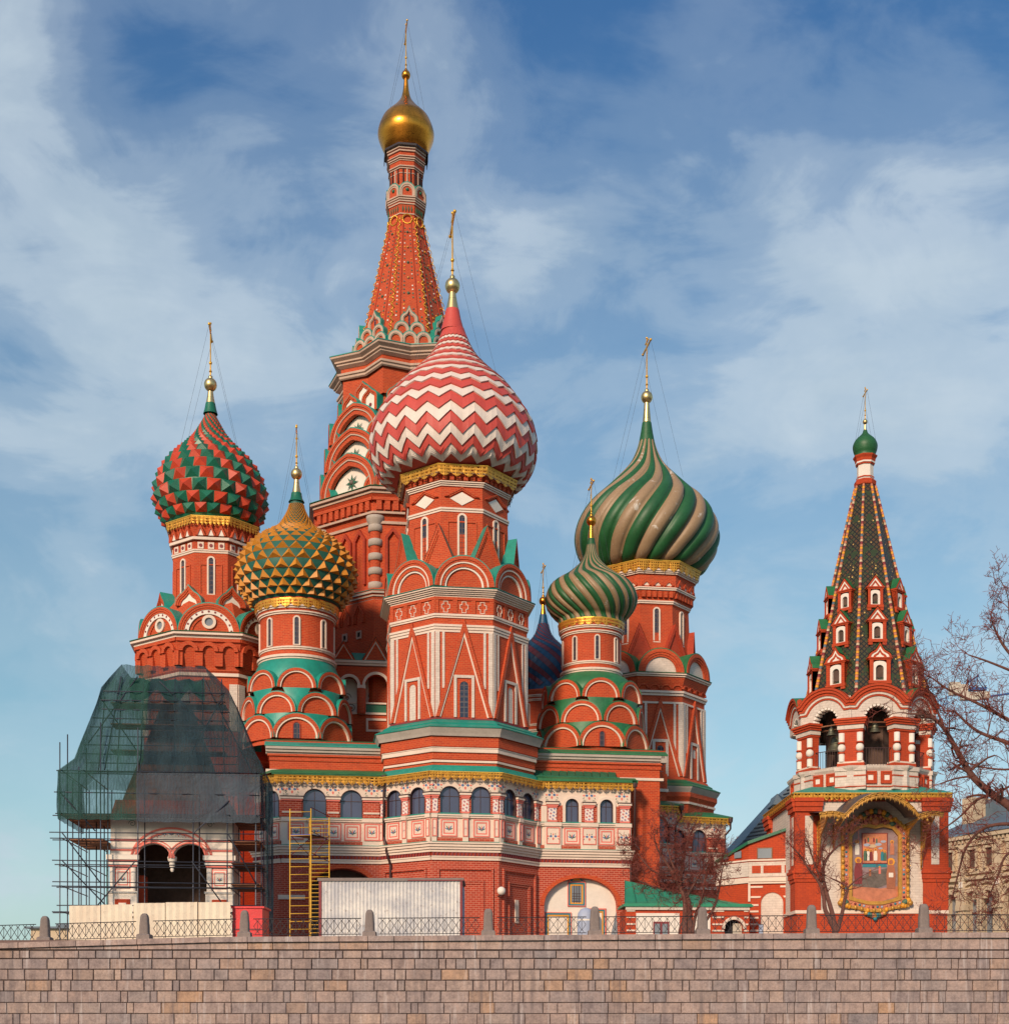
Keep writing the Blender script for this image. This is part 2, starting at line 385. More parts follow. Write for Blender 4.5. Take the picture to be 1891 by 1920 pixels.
        for p in me.polygons:
            n = p.normal
            if abs(n.z) > .8: t1 = Vector((1, 0, 0)); t2 = Vector((0, 1, 0))
            else:
                t1 = Vector((-n.y, n.x, 0)).normalized(); t2 = Vector((0, 0, 1)) if abs(n.z) < .3 else n.cross(t1)
            for li in p.loop_indices:
                c = co[me.loops[li].vertex_index]; uv[2 * li] = c.dot(t1); uv[2 * li + 1] = c.dot(t2)
        uvl.data.foreach_set('uv', uv)
        me.update()
        if merge:
            import bmesh
            bm = bmesh.new(); bm.from_mesh(me); bmesh.ops.remove_doubles(bm, verts=bm.verts, dist=1e-4); bm.to_mesh(me); bm.free()
        ob = bpy.data.objects.new(name, me); C.objects.link(ob)
        if parent is not None: ob.parent = parent
        elif root is None: pass
        if label: ob['label'] = label
        return ob
def tag(o, label=None, cat=None, group=None, kind=None):
    for k, v in (('label', label), ('category', cat), ('group', group), ('kind', kind)):
        if v: o[k] = v
    return o
def thing(name, loc, label, cat, group=None):
    o = bpy.data.objects.new(name, None); C.objects.link(o); o.location = loc; o.empty_display_size = .5
    return tag(o, label, cat, group)
def solo(mb, name, label, cat, group=None, loc=(0, 0, 0)):
    """one mesh that is a thing of its own"""
    o = bpy.data.objects.new('tmp', None); o.location = loc
    class L: pass
    r = mb.build(name, None, root=o); r.location = loc
    bpy.data.objects.remove(o)
    return tag(r, label, cat, group)
def copy_tree(o, loc=None, parent=None):
    c = o.copy(); C.objects.link(c)
    if parent is not None: c.parent = parent
    if loc is not None: c.location = loc
    for ch in [x for x in o.children]: copy_tree(ch, None, c)
    return c
def arc(cu, cz, r, ky=1.0, og=0.0, n=18, a0=0, a1=PI):
    o = []
    for i in range(n + 1):
        t = a0 + (a1 - a0) * i / n; c = math.cos(t)
        o.append((cu + r * c, cz + r * (ky * math.sin(t) + og * max(0, 1 - abs(c) / .5) ** 1.7)))
    return o
def smooth_prof(P, n=60):
    """Catmull-Rom through (r,z) points, resampled evenly"""
    Q = [P[0]] + list(P) + [P[-1]]; out = []
    for i in range(1, len(Q) - 2):
        a, b, c, d = [Vector(q) for q in Q[i - 1:i + 3]]
        for j in range(8):
            t = j / 8
            out.append(.5 * ((2 * b) + (c - a) * t + (2 * a - 5 * b + 4 * c - d) * t * t + (-a + 3 * b - 3 * c + d) * t ** 3))
    out.append(Vector(P[-1]))
    L = [0]
    for i in range(1, len(out)): L.append(L[-1] + (out[i] - out[i - 1]).length)
    def at(t):
        x = max(0, min(1, t)) * L[-1]
        for i in range(1, len(L)):
            if x <= L[i] + 1e-9:
                k = (x - L[i - 1]) / max(1e-9, L[i] - L[i - 1]); return out[i - 1].lerp(out[i], k)
        return out[-1]
    at.len = L[-1]
    return at
def sil(P):
    """outline (half width, row) seen from below -> true (radius, height), listed bottom to top"""
    Q = sorted([(h, HY - y) for h, y in P], key=lambda q: q[1]); o = []
    for i, (h, z) in enumerate(Q):
        a = Q[max(0, i - 1)]; b = Q[min(len(Q) - 1, i + 1)]; s = (b[0] - a[0]) / max(1e-6, b[1] - a[1])
        s = max(-2.0, min(2.0, s)); k = min(.8, abs(s * z / F)); o.append((h / math.sqrt(1 - k * k), z + z * z / F / F * h * s))
    # keep heights rising
    r = [o[0]]
    for q in o[1:]:
        r.append(q if q[1] > r[-1][1] + .5 else (q[0], r[-1][1] + .5))
    return r
def t_at_row(at, y):
    """profile parameter whose front point shows at row y"""
    lo, hi = 0.0, 1.0
    for _ in range(40):
        m = (lo + hi) / 2; q = at(m)
        if q[1] / (1 - q[0] / F) < HY - y: lo = m
        else: hi = m
    return lo
# ---------------------------------------------------------------- domes
def pt(at, t, phi, off=0.0):
    q = at(t); a = at(min(1, t + .012)); b = at(max(0, t - .012)); d = (a - b)
    n = Vector((d[1], -d[0])); n = n.normalized() if n.length > 1e-9 else Vector((1, 0))
    r = max(.2, q[0] + n[0] * off); z = q[1] + n[1] * off
    return (r * math.sin(phi), r * math.cos(phi), z)
def cached(at, N=400):
    L = [at(i / N) for i in range(N + 1)]
    def g(t):
        x = max(0, min(1, t)) * N; i = min(N - 1, int(x)); return L[i].lerp(L[i + 1], x - i)
    g.len = at.len
    return g
def zigzag_dome(fr, prof, rows, n, parent, label):
    at = cached(smooth_prof(prof)); m = MB(fr); K = 4
    cuts = [(0.0, 0.0)] + [(t_at_row(at, y), a / at.len) for y, a in rows] + [(1.0, 0.0)]
    ns = n * K
    def tri(j): x = (j / K) % 1; return (1 - 4 * abs(x - .5)) # peak in the middle
    for i in range(len(cuts) - 1):
        (t0, a0), (t1, a1) = cuts[i], cuts[i + 1]; mt = 'dome_red' if i % 2 == 0 else 'dome_white'
        sub = 5 if i < 9 else 2; rr = []
        off = 3.0 if 0 < i < 10 else (2.0 if i else 0)
        for k in range(sub + 1):
            s_ = k / sub; row = []
            for j in range(ns):
                t = (t0 + a0 * tri(j)) * (1 - s_) + (t1 + a1 * tri(j)) * s_
                row.append(pt(at, t, 2 * PI * j / ns, off * (1 - s_)))
            rr.append(row)
        m.grid(rr, mt, False, True)
        if i:
            lo = [pt(at, t0 + a0 * tri(j), 2 * PI * j / ns, -.3) for j in range(ns)]
            m.grid([lo, rr[0]], mt if i % 2 else 'dome_red', False, True)
    return m.build('onion_dome', parent, label=label)
def pyramid_dome(fr, prof, n, t0, t1, parent, label, h=.38):
    at = cached(smooth_prof(prof)); m = MB(fr)
    m.lathe([(at(i / 60)[0], at(i / 60)[1]) for i in range(61)], 48, 'dome_bluegreen')
    ts = [t0]
    while ts[-1] < t1:
        r = at(ts[-1])[0]; ts.append(ts[-1] + max(.010, .86 * 2 * PI * r / n / at.len))
    for k in range(len(ts) - 1):
        a, b = ts[k], ts[k + 1]; wd = 2 * PI * at((a + b) / 2)[0] / n
        for j in range(n):
            p0 = 2 * PI * (j - .5 * k + .03) / n; p1 = 2 * PI * (j - .5 * k + .97) / n
            q = [pt(at, a + (b - a) * .03, p0, .4), pt(at, a + (b - a) * .03, p1, .4), pt(at, b, p1, .4), pt(at, b, p0, .4)]
            ap = pt(at, (a + b) / 2, (p0 + p1) / 2, h * wd); mt = 'pyramid_red' if j % 2 else 'dome_bluegreen'
            for i in range(4): m.poly([q[i], q[(i + 1) % 4], ap], mt)
    return m.build('onion_dome', parent, label=label)
def triangle_dome(fr, prof, n, t0, t1, parent, label):
    at = cached(smooth_prof(prof)); m = MB(fr)
    m.lathe([(at(i / 60)[0] - .6, at(i / 60)[1]) for i in range(61)], 48, 'dome_teal')
    ts = [t0]
    while ts[-1] < t1: ts.append(ts[-1] + max(.009, .70 * 2 * PI * at(ts[-1])[0] / n / at.len))
    for k in range(len(ts) - 1):
        a, b = ts[k], min(1, ts[k + 1]); wd = 2 * PI * at(a)[0] / n
        for j in range(n):
            p0 = 2 * PI * (j + .5 * (k % 2)) / n; d = 2 * PI / n
            A = pt(at, a, p0); B = pt(at, a, p0 + d); Cc = pt(at, b, p0 + d / 2); ap = pt(at, a + (b - a) * .30, p0 + d / 2, .34 * wd)
            for q in ((A, B, ap), (B, Cc, ap), (Cc, A, ap)): m.poly(q, 'dome_yellow')
    return m.build('onion_dome', parent, label=label)
def lobe_dome(fr, prof, n, twist, bump, parent, label, mats=('dome_tan', 'dome_green')):
    at = cached(smooth_prof(prof)); m = MB(fr); K = 7; ns = n * K; rows = []; NR = 70
    for i in range(NR + 1):
        t = i / NR; r = at(t)[0]; row = []
        for j in range(ns):
            x = (j % K) / K; o = bump * r * (math.sqrt(max(0, 1 - (2 * x - 1) ** 2)) - .6)
            row.append(pt(at, t, 2 * PI * j / ns + twist(t), o))
        rows.append(row)
    m.grid(rows, None, True, True, mf=lambda i, j: mats[(j // K) % 2])
    return m.build('onion_dome', parent, label=label)
def lozenge_dome(fr, prof, n, t0, t1, parent, label):
    at = cached(smooth_prof(prof)); m = MB(fr)
    m.lathe([(at(i / 50)[0] - .8, at(i / 50)[1]) for i in range(51)], 40, 'dome_blue')
    ts = [t0]
    while ts[-1] < t1: ts.append(ts[-1] + max(.012, .42 * 2 * PI * at(ts[-1])[0] / n / at.len))
    for k in range(len(ts) - 2):
        for j in range(n):
            g = lambda jj, kk, o=0: pt(at, min(1, ts[kk]), 2 * PI * (jj + .5 * kk) / n, o)
            q = [g(j, k, 1.1), g(j, k + 1, .2), g(j - 1, k + 2, 0), g(j - 1, k + 1, .2)]
            m.poly(q, 'dome_plum' if (j + (k % 2)) % 2 else 'dome_blue')
    return m.build('onion_dome', parent, label=label)
def plain_dome(fr, prof, mt, parent, label, name='onion_dome'):
    at = cached(smooth_prof(prof)); m = MB(fr)
    m.lathe([(at(i / 60)[0], at(i / 60)[1]) for i in range(61)], 56, mt)
    return m.build(name, parent, label=label)
def finial(fr, cone, orb, ctop, parent, barw=30, wires=None, gold_='pale_gold', lean=0):
    """cone [(r,row)...] top first, orb (row, r), cross top row; wires (radius, row) where the stays meet the dome"""
    m = MB(fr)
    pr = [(r, HY - y) for r, y in reversed(cone)]
    m.lathe(pr, 20, gold_); m.build('spire_cone', parent)
    oy, orr = orb; m = MB(fr); m.sphere((0, 0, HY - oy), orr, gold_, kz=1.05); m.lathe([(orr * .3, HY - oy + orr * .9), (orr * .34, HY - oy + orr * 1.3), (orr * .14, HY - oy + orr * 1.5)], 12, gold_)
    m.build('gold_orb', parent)
    z0 = HY - oy + orr; z1 = HY - ctop; L = z1 - z0; bz = z1 - L * .17; hw = barw; tk = max(.8, orr * .12)
    m = MB(fr)
    m.tube((0, 0, z0 - 1), (0, 0, z1), tk, tk * .75, 'gilt', 6)
    m.box(-tk * .8, tk * .8, -hw, hw, bz - tk * 1.2, bz + tk * 1.2, 'gilt')
    m.box(-tk * .7, tk * .7, -hw * .4, hw * .4, bz + L * .09, bz + L * .09 + tk * 1.4, 'gilt')
    for sgn in (-1, 1): m.sphere((0, sgn * hw, bz), tk * 1.9, 'gilt', n=8)
    m.sphere((0, 0, z1), tk * 1.6, 'gilt', n=8)
    zb = z0 + L * .28; m.sphere((0, 0, zb), tk * 2.2, 'gilt', n=8)
    m.lathe([(tk * 2.2, z0 + L * .12), (tk * 1.2, z0 + L * .15)], 8, 'gilt')
    m.build('cross', parent)
    if wires:
        r, y = wires; m = MB(fr); zz = HY - y
        for sgn in (-1, 1):
            for a in (-1, 1):
                A = (0, sgn * hw, bz); B = (a * r * .86, sgn * r * .5, zz); m.tube(A, B, .22, .22, 'dark_steel', 3)
        m.build('guy_wire', parent)

# ---------------------------------------------------------------- masonry parts
def valance(fr, parent, a, z1, h, n=8, teeth=8, flare=3, circ=False, mat='gilt_lace', top=True):
    """gilded tin lace hung round a cornice"""
    m = MB(fr)
    if circ: segs = 24; k = 1.0
    else: segs = n; k = 1 / math.cos(PI / n)
    for i in range(segs):
        A = 2 * PI * (i - .5) / segs; B = 2 * PI * (i + .5) / segs
        def P(t, r, z):
            rr = r * k; x = (1 - t) * math.sin(A) + t * math.sin(B); y = (1 - t) * math.cos(A) + t * math.cos(B)
            if circ: l = math.hypot(x, y); x, y = x / l, y / l
            return (rr * x, rr * y, z)
        N = teeth * 8
        for j in range(N):
            t0, t1 = j / N, (j + 1) / N
            f = lambda t: h * (.66 + .36 * abs(math.sin(PI * t * teeth)) ** 1.5 + .10 * abs(math.sin(3 * PI * t * teeth)))
            m.poly([P(t0, a + flare * .2, z1 - f(t0)), P(t1, a + flare * .2, z1 - f(t1)), P(t1, a + flare, z1), P(t0, a + flare, z1)], mat)
        if top: m.poly([P(0, a + flare, z1 + .2), P(1, a + flare, z1 + .2), P(1, a - 4, z1 + .6), P(0, a - 4, z1 + .6)], 'gilt')
        m.poly([P(0, a + flare + .5, z1 - 1.2), P(1, a + flare + .5, z1 - 1.2), P(1, a + flare + .5, z1 + .2), P(0, a + flare + .5, z1 + .2)], 'gilt')
    return m.build('gold_valance', parent)
def flat_valance(fr, parent, u0, u1, w, z1, h, step=12.0, mat='gilt_lace'):
    m = MB(fr); n = max(2, int(abs(u1 - u0) / step)); N = n * 8
    for j in range(N):
        t0, t1 = j / N, (j + 1) / N
        f = lambda t: h * (.66 + .36 * abs(math.sin(PI * t * n)) ** 1.5 + .12 * abs(math.sin(3 * PI * t * n)))
        a = u0 + (u1 - u0) * t0; b = u0 + (u1 - u0) * t1
        m.poly([(a, w, z1 - f(t0)), (b, w, z1 - f(t1)), (b, w + h * .12, z1), (a, w + h * .12, z1)], mat)
    m.box(u0, u1, w - h * .2, w + h * .18, z1, z1 + h * .12, 'gilt')
    return m.build('gold_valance', parent)
def steps(a, z0, z1, n, p0, p1):
    """stepped moulding profile growing outwards with height"""
    o = []
    for i in range(n):
        za = z0 + (z1 - z0) * i / n; zb = z0 + (z1 - z0) * (i + .72) / n; zc = z0 + (z1 - z0) * (i + 1) / n; p = p0 + (p1 - p0) * i / max(1, n - 1)
        o += [(a + p, za), (a + p, zb), (a + p - 1.1, zb), (a + p - 1.1, zc)]
    return o
def cornice(fr, parent, a, z0, z1, m_='white_stone', n=3, p0=1.5, p1=6, circ=False, name='cornice', roof=None, ra=0):
    m = MB(fr); P = [(a - 1, z0)] + steps(a, z0, z1, n, p0, p1) + [(a - 2, z1)]
    if circ: m.lathe(P, 40, m_, False)
    else: m.ring8(P, m_)
    if roof: P = [(a + p1 + 1.2, z1), (a + p1 + 1.4, z1 + 1.0), (a - ra, z1 + 3.2)]; (m.lathe(P, 40, roof, False) if circ else m.ring8(P, roof))
    return m.build(name, parent)
def bandring(m, a, z0, z1, p=1.6, mt='white_stone', circ=False):
    P = [(a - .5, z0), (a + p, z0), (a + p, z1), (a - .5, z1)]
    if circ: m.lathe(P, 40, mt, False)
    else: m.ring8(P, mt)
def slit(fr, parent, u, w, z0, z1, hw, fw=3.2, proud=2.2, pane='glass', frame_='white_stone', ky=1.0, name='window', pw=.35):
    """round-headed window: white frame standing proud, pane set back inside it"""
    m = MB(fr); r = hw; zs = z1 - r * ky
    ou = [(u + r + fw, z0)] + arc(u, zs, r + fw, ky, n=12) + [(u - r - fw, z0)]
    inn = [(u + r, z0)] + arc(u, zs, r, ky, n=12) + [(u - r, z0)]
    m.band(ou, inn, w - .5, w + proud, frame_)
    m.box(u - hw - fw, u + hw + fw, w - .5, w + proud + .8, z0 - 1.6, z0, frame_)
    m.poly([(x, w + pw, z) for x, z in inn], pane)
    if pane in ('glass',):
        m.box(u - .35, u + .35, w, w + pw + .4, z0, z1 - 1, 'pipe_brown')
        k = int((z1 - z0) / 9)
        for i in range(1, k + 1): m.box(u - hw, u + hw, w, w + pw + .3, z0 + i * 9 - .3, z0 + i * 9 + .3, 'pipe_brown')
    return m.build(name, parent)
def kok(fr, parent, cu, w, z0, R, rings, tym, back, roof='teal_roof', ky=1.0, og=0.0, tymw=0, leg=0, extra=None, name='arched_gable', label=None):
    """corbel arch: rings [(outer, inner, proud, material)] as fractions of R"""
    m = MB(fr)
    def A(f, rr=None):
        r = R * f; p = arc(cu, z0 + leg, r, ky, og, n=20)
        return [(cu + r, z0)] + p + [(cu - r, z0)] if leg else p
    top = 0
    for fo, fi, pr, mt in rings: m.band(A(fo), A(fi), w - 4, w + pr, mt); top = max(top, pr)
    last = rings[-1][1]; m.poly([(x, w + tymw, z) for x, z in A(last)], tym)
    o = A(rings[0][0] + 1.2 / R)
    m.grid([[(x, w + top - 1.0, z + .9) for x, z in o], [(x, w - back, z + .9 - back * .04) for x, z in o]], roof, False)
    m.grid([[(x, w + top - 1.0, z + .9) for x, z in o], [(x, w + top - 1.0, z - .3) for x, z in A(rings[0][0])]], roof, False)
    if extra: extra(m)
    return m.build(name, parent, label=label)
def gable(fr, parent, cu, w, z0, hw, h, back, mt='red_brick', roof='teal_roof', white=False, lean=0, name='pointed_gable'):
    m = MB(fr)
    def A(k, dz=0): return [(cu + hw * k, z0), (cu, z0 + h * k + dz), (cu - hw * k, z0)]
    m.band(A(1), A(.86), w - 2, w + 3, mt)
    m.band(A(.86), A(.76), w - 2, w + 1.6, 'white_stone' if white else mt)
    m.prism([(cu - hw * .76, z0), (cu + hw * .76, z0), (cu, z0 + h * .76)], w - 2, w, mt)
    a = [(cu + hw + 1, z0), (cu, z0 + h + 1.5), (cu - hw - 1, z0)]
    m.grid([[(x, w + 3.2, z) for x, z in a], [(x, w - back, z - back * .1) for x, z in a]], roof, False)
    return m.build(name, parent)
def tri_panel(fr, parent, a, z0, z1, hb, wz1, pane, e, zt, body='red_brick', whole=True):
    """tall triangle on a shaft face with a framed niche, and the white corner strips beside it"""
    def A(k): d = hb * k; hh = (z1 - z0) * k; return [(d, z0), (0, z0 + hh), (-d, z0)]
    m = MB(fr)
    m.band(A(1.0), A(.87), a - 1, a + 4.2, body)
    m.band(A(.87), A(.815), a - 1, a + 2.2, 'white_stone'); m.build('triangular_gable', parent)
    m = MB(fr)
    for s in (-1, 1):
        m.box(min(s * (e - 8), s * (e - .4)), max(s * (e - 8), s * (e - .4)), a - 1, a + 2.0, z0, zt, 'white_brick')
        m.box(min(s * (e - 17), s * (e - 12.5)), max(s * (e - 17), s * (e - 12.5)), a - 1, a + 1.7, z0 + (zt - z0) * .34, zt, 'white_brick')
    m.build('corner_strip', parent)
    m = MB(fr); W = hb * .36; ft = 5.0
    o = [(W, z0), (W, wz1), (-W, wz1), (-W, z0)]; i_ = [(W - ft, z0), (W - ft, wz1 - ft), (-W + ft, wz1 - ft), (-W + ft, z0)]
    m.band(o, i_, a - 1, a + 2.4, 'white_brick')
    hw = W * .42; zt_ = wz1 - ft - 6; inn = [(hw, z0)] + arc(0, zt_ - hw, hw, n=12) + [(-hw, z0)]
    ou = [(hw + 2, z0)] + arc(0, zt_ - hw, hw + 2.2, n=12) + [(-hw - 2, z0)]
    m.band(ou, inn, a - 1, a + 1.6, body); m.poly([(x, a + .5, z) for x, z in inn], pane)
    if pane == 'glass':
        for zz in range(int(z0) + 9, int(zt_), 9): m.box(-hw, hw, a, a + .9, zz - .4, zz + .4, 'steel')
    m.build('window', parent)
def cross_fig(m, u, z, s_, w, mt='white_stone'):
    """outlined cross of brickwork"""
    t = s_ * .22; L = s_ * .5
    pts = [(-t, -L * 1.15), (t, -L * 1.15), (t, -t), (L * .8, -t), (L * .8, t), (t, t), (t, L), (-t, L), (-t, t), (-L * .8, t), (-L * .8, -t), (-t, -t)]
    o = [(u + x * 1.0, z + y) for x, y in pts]; k = .62
    cx = [(u + (x - math.copysign(1.0, x) * 1.0), z + (y - math.copysign(1.0, y) * 1.0)) for x, y in pts]
    m.band(o + [o[0]], cx + [cx[0]], w - .5, w + 1.0, mt, ends=False)
def faces(fr, n=8, ks=None):
    for k in (ks if ks is not None else range(n)): yield k, fr.rot(k * 360 / n)
def dentils(m, fr, a, z0, z1, e, n, depth=3, mt='red_brick', every=None):
    for k in range(n):
        u = -e + (2 * e) * (k + .5) / n; d = e / n * .62
        m.box(u - d, u + d, a - 1, a + depth, z0, z1, mt, fr=fr, back=False)
def motif(m, u, w, z, s, fr=None, kind=0):
    """painted flower spray: flat coloured petals on the plaster"""
    fr = fr or m.fr
    def pet(x, y, a, L, wd, mt, k=0.0):
        c, s_ = math.cos(a), math.sin(a); P = [(0, 0), (L * .35, wd), (L * .75, wd * .7), (L, 0), (L * .75, -wd * .7), (L * .35, -wd)]
        m.poly([(u + x + px * c - py * s_, w + k, z + y + px * s_ + py * c) for px, py in P], mt, fr=fr)
    if kind == 0:
        for sx in (-1, 1):
            pet(sx * s * .12, 0, 0 if sx > 0 else PI, s * .38, s * .16, 'blue_paint'); pet(sx * s * .5, 0, 0 if sx > 0 else PI, s * .32, s * .11, 'pink')
            pet(sx * s * .25, s * .2, R_(90 - 25 * sx), s * .22, s * .06, 'leaf_green')
            pet(sx * s * .62, -s * .22, R_(-90 + 35 * sx), s * .30, s * .05, 'leaf_green')
        pet(0, -s * .12, -PI / 2, s * .42, s * .14, 'pink'); pet(0, s * .1, PI / 2, s * .3, s * .1, 'pink')
    else:
        for i in range(5):
            a = R_(25 + i * 32.5); pet(0, -s * .35, a, s * (.8 if i % 2 == 0 else .95), s * .11, ('pink', 'leaf_green', 'blue_paint')[(i + kind) % 3], .0)
        pet(0, -s * .5, PI / 2, s * .3, s * .09, 'leaf_green', .3)
def scroll(m, u, w, z, r, fr=None, mt='leaf_green', turns=1.4, sgn=1, t=.5):
    fr = fr or m.fr; N = 14; P = []
    for i in range(N + 1):
        a = 2 * PI * turns * i / N; rr = r * (1 - .8 * i / N); P.append((u + sgn * rr * math.cos(a), z + rr * math.sin(a)))
    for i in range(N):
        a, b = P[i], P[i + 1]; d = Vector((b[0] - a[0], b[1] - a[1])).normalized() * t * .5; n = (-d[1], d[0])
        m.poly([(a[0] - n[0], w, a[1] - n[1]), (b[0] - n[0], w, b[1] - n[1]), (b[0] + n[0], w, b[1] + n[1]), (a[0] + n[0], w, a[1] + n[1])], mt, fr=fr)
# ---------------------------------------------------------------- ground (setting)
def gpoly(name, pts, z, mt, thick=0):
    m = MB(Fr(0, 0, 0, 0, 1)); m.raw([(x, y, z) for x, y in pts], mt)
    if thick:
        for i in range(len(pts)):
            a, b = pts[i], pts[(i + 1) % len(pts)]; m.raw([(a[0], a[1], z - thick), (b[0], b[1], z - thick), (b[0], b[1], z), (a[0], a[1], z)], mt)
    o = m.build(name); tag(o, kind='structure'); return o
gpoly('ground', [(-2500, -1500), (2500, -1500), (2500, 3000), (-2500, 3000)], 0.0, 'asphalt')
PLZ = EYE + 2.72
gpoly('plaza', [(-60, 52.4), (60, 52.4), (160, 260), (-160, 260)], PLZ, 'paving', 3.5)

# ---------------------------------------------------------------- the cathedral
ROT = 8
S = frame(856, 80, ROT)                 # axis of the red-and-white domed tower
KS = S.k
cath = thing('cathedral', (S.x, S.y, PLZ), 'red brick cathedral with many coloured onion domes above a white painted arcade gallery', 'cathedral')
FRONT = [-2, -1, 0, 1, 2]
BASEZ = 84
def tower_mesh(m, label): return m.build('church_tower', cath, label=label)
def octo(fr, segs, mt, base=None):
    m = MB(fr)
    for s in segs: m.ring8(s[0], s[1] if len(s) > 1 else mt)
    return m
def e8(a): return a * math.tan(PI / 8)

# ===== tower under the red and white dome
z_ = lambda y, a=122: H(y, a)
m = octo(S, [([(137, BASEZ), (137, z_(1425, 137)), (139, z_(1424, 137)), (139, z_(1403, 139)), (144, z_(1401, 139)), (144, z_(1380, 144)), (149, z_(1366, 148)), (125, z_(1351, 130))],),
             ([(125, z_(1352, 125)), (125, z_(1120, 125)), (118, z_(1104, 122)), (92, z_(1080, 110)), (92, z_(1010, 92)), (90, z_(900, 92)), (98, z_(890, 97)), (103, z_(872, 103))],)], 'red_brick')
tSR = tower_mesh(m, 'octagonal brick tower under the red and white zigzag dome')
m = MB(S); bandring(m, 139, z_(1411, 139), z_(1404, 139), 3); bandring(m, 139, z_(1403.5, 139), z_(1402, 139), 4); bandring(m, 137, z_(1430, 137), z_(1426, 137), 2.5); bandring(m, 137, z_(1443, 137), z_(1440, 137), 1.2, 'red_brick')
bandring(m, 125, z_(1159.5, 125), z_(1157, 125), 2.2); bandring(m, 125, z_(1156, 125), z_(1152, 125), 3.4)
bandring(m, 125, z_(1186, 125), z_(1182, 125), 1.6); bandring(m, 125, z_(1181, 125), z_(1177, 125), 2.8); bandring(m, 125, z_(1176, 125), z_(1172, 125), 4)
bandring(m, 91, z_(960, 92), z_(957, 92), 1.6); bandring(m, 91, z_(956, 92), z_(952.5, 92), 2.8)
bandring(m, 91, z_(912, 92), z_(910, 92), 1.8); bandring(m, 92, z_(909, 92), z_(907, 92), 3); bandring(m, 93, z_(906, 92), z_(904, 92), 4.2)
m.build('stone_band', tSR)
m = MB(S); m.ring8([(148, z_(1380, 148)), (149.5, z_(1375, 148)), (153, z_(1367, 148)), (154, z_(1364, 150)), (150, z_(1362, 150))], 'grey_stone'); m.build('gutter_cornice', tSR)
m = MB(S); m.ring8([(155, z_(1364, 152)), (155.5, z_(1362.5, 152)), (140, z_(1357, 140)), (140.5, z_(1355, 140)), (126, z_(1349, 126))], 'teal_roof'); m.build('skirt_roof', tSR)
m = MB(S); m.ring8([(127.5, z_(1349.5, 126)), (127.5, z_(1346.5, 126)), (124, z_(1346, 126))], 'maroon'); m.build('stone_band', tSR)
cornice(S, tSR, 126, z_(1120, 126), z_(1102, 138), n=5, p0=1, p1=13, roof='teal_roof', ra=12)
for k, f in faces(S, ks=FRONT):
    tri_panel(f, tSR, 125, z_(1345, 125), z_(1160, 125), 51, z_(1266, 125), 'glass' if k == 0 else 'white_brick', e8(125), z_(1186, 125))
    m = MB(f)
    for i in (-1, 0, 1): cross_fig(m, i * 33, z_(1138, 125), 19, 125.2)
    for i in range(4): m.box((i - 1.5) * 33 - 4, (i - 1.5) * 33 + 4, 124, 127, z_(1151, 125), z_(1121, 125), 'red_brick')
    m.box(-52, 52, 124, 127.3, z_(1126, 125), z_(1120.5, 125), 'red_brick'); m.build('cross_frieze', tSR)
    kok(f, tSR, 0, 125, z_(1099, 130), 53.5, [(1, .89, 8, 'red_brick'), (.89, .82, 6.5, 'red_brick'), (.82, .77, 6, 'white_stone'), (.77, .66, 4, 'red_brick'), (.66, .60, 2, 'bare_pale')], 'red_brick', 34, tymw=-1.5)
    fv = f.rot(22.5)
    gable(fv, tSR, 0, 113, z_(1064, 113), 33, 79, 26)
    slit(f, tSR, 0, 91.5, z_(1045, 92), z_(966, 92), 5, 3.6)
    m = MB(f)
    o = [(27, z_(1060)), (27, z_(966)), (-27, z_(966)), (-27, z_(1060))]; i_ = [(24.5, z_(1060)), (24.5, z_(968.5)), (-24.5, z_(968.5)), (-24.5, z_(1060))]
    m.band(o, i_, 90, 93.2, 'red_brick')
    zc = z_(935, 92)
    for r, p, mt in ((32, 3.4, 'red_brick'), (27, 2.2, 'red_brick')):
        o = [(r, zc + 3), (0, zc + 3 + r * .55), (-r, zc + 3), (-r + 5, zc + 3)]; m.band([(r, zc + 3), (0, zc + 3 + r * .56), (-r, zc + 3)], [(r - 5, zc + 3), (0, zc + r * .56), (-r + 5, zc + 3)], 90, 91.5 + p, mt)
    m.prism([(-22, zc), (0, zc - 12), (22, zc), (0, zc + 12)], 90, 92.4, 'bare_pale')
    m.build('diamond_panel', tSR)
    m = MB(f); dentils(m, f, 94, z_(901, 95), z_(893, 95), 38, 6, 4); m.box(-41, 41, 92, 99.5, z_(893, 96), z_(888, 96), 'red_brick'); m.build('dentil_course', tSR)
m = MB(S); m.ring8([(98, z_(888, 98)), (103, z_(887, 103)), (103, z_(883.5, 103)), (100, z_(883, 103))], 'white_stone'); m.build('stone_band', tSR)
valance(S, tSR, 105, H(871, 107), 19, teeth=4, flare=3.5)
SD = S.at(-6, 0)
P = [(20, 617), (25, 635), (33, 652), (45, 670), (64, 690), (88, 710), (111, 736), (128, 761), (143, 785), (151, 810), (155, 835), (153.5, 860), (147, 885), (132, 910), (121, 920)]
prof = sil(P); prof = [(104, z_(872, 100))] + [q for q in prof if q[1] > z_(872, 100) + 6]
rows = [(856, 10), (841, 10.5), (822, 10.5), (801, 10), (779, 9.5), (758, 8), (738, 7), (724, 6), (710, 5), (699, 4.2), (690, 3)]
y = 683
while y > 621: rows.append((y, 1.2)); y -= 5.6
if len(rows) % 2: rows.pop()
zigzag_dome(SD, prof, rows, 23, tSR, 'onion dome with red and white zigzag stripes')
SF = S.at(-8, 0)
m = MB(SF); m.lathe([(22.5, HY - 623), (20, HY - 614), (15.5, HY - 598), (12.5, HY - 582)], 20, 'dome_red'); m.build('spire_collar', tSR)
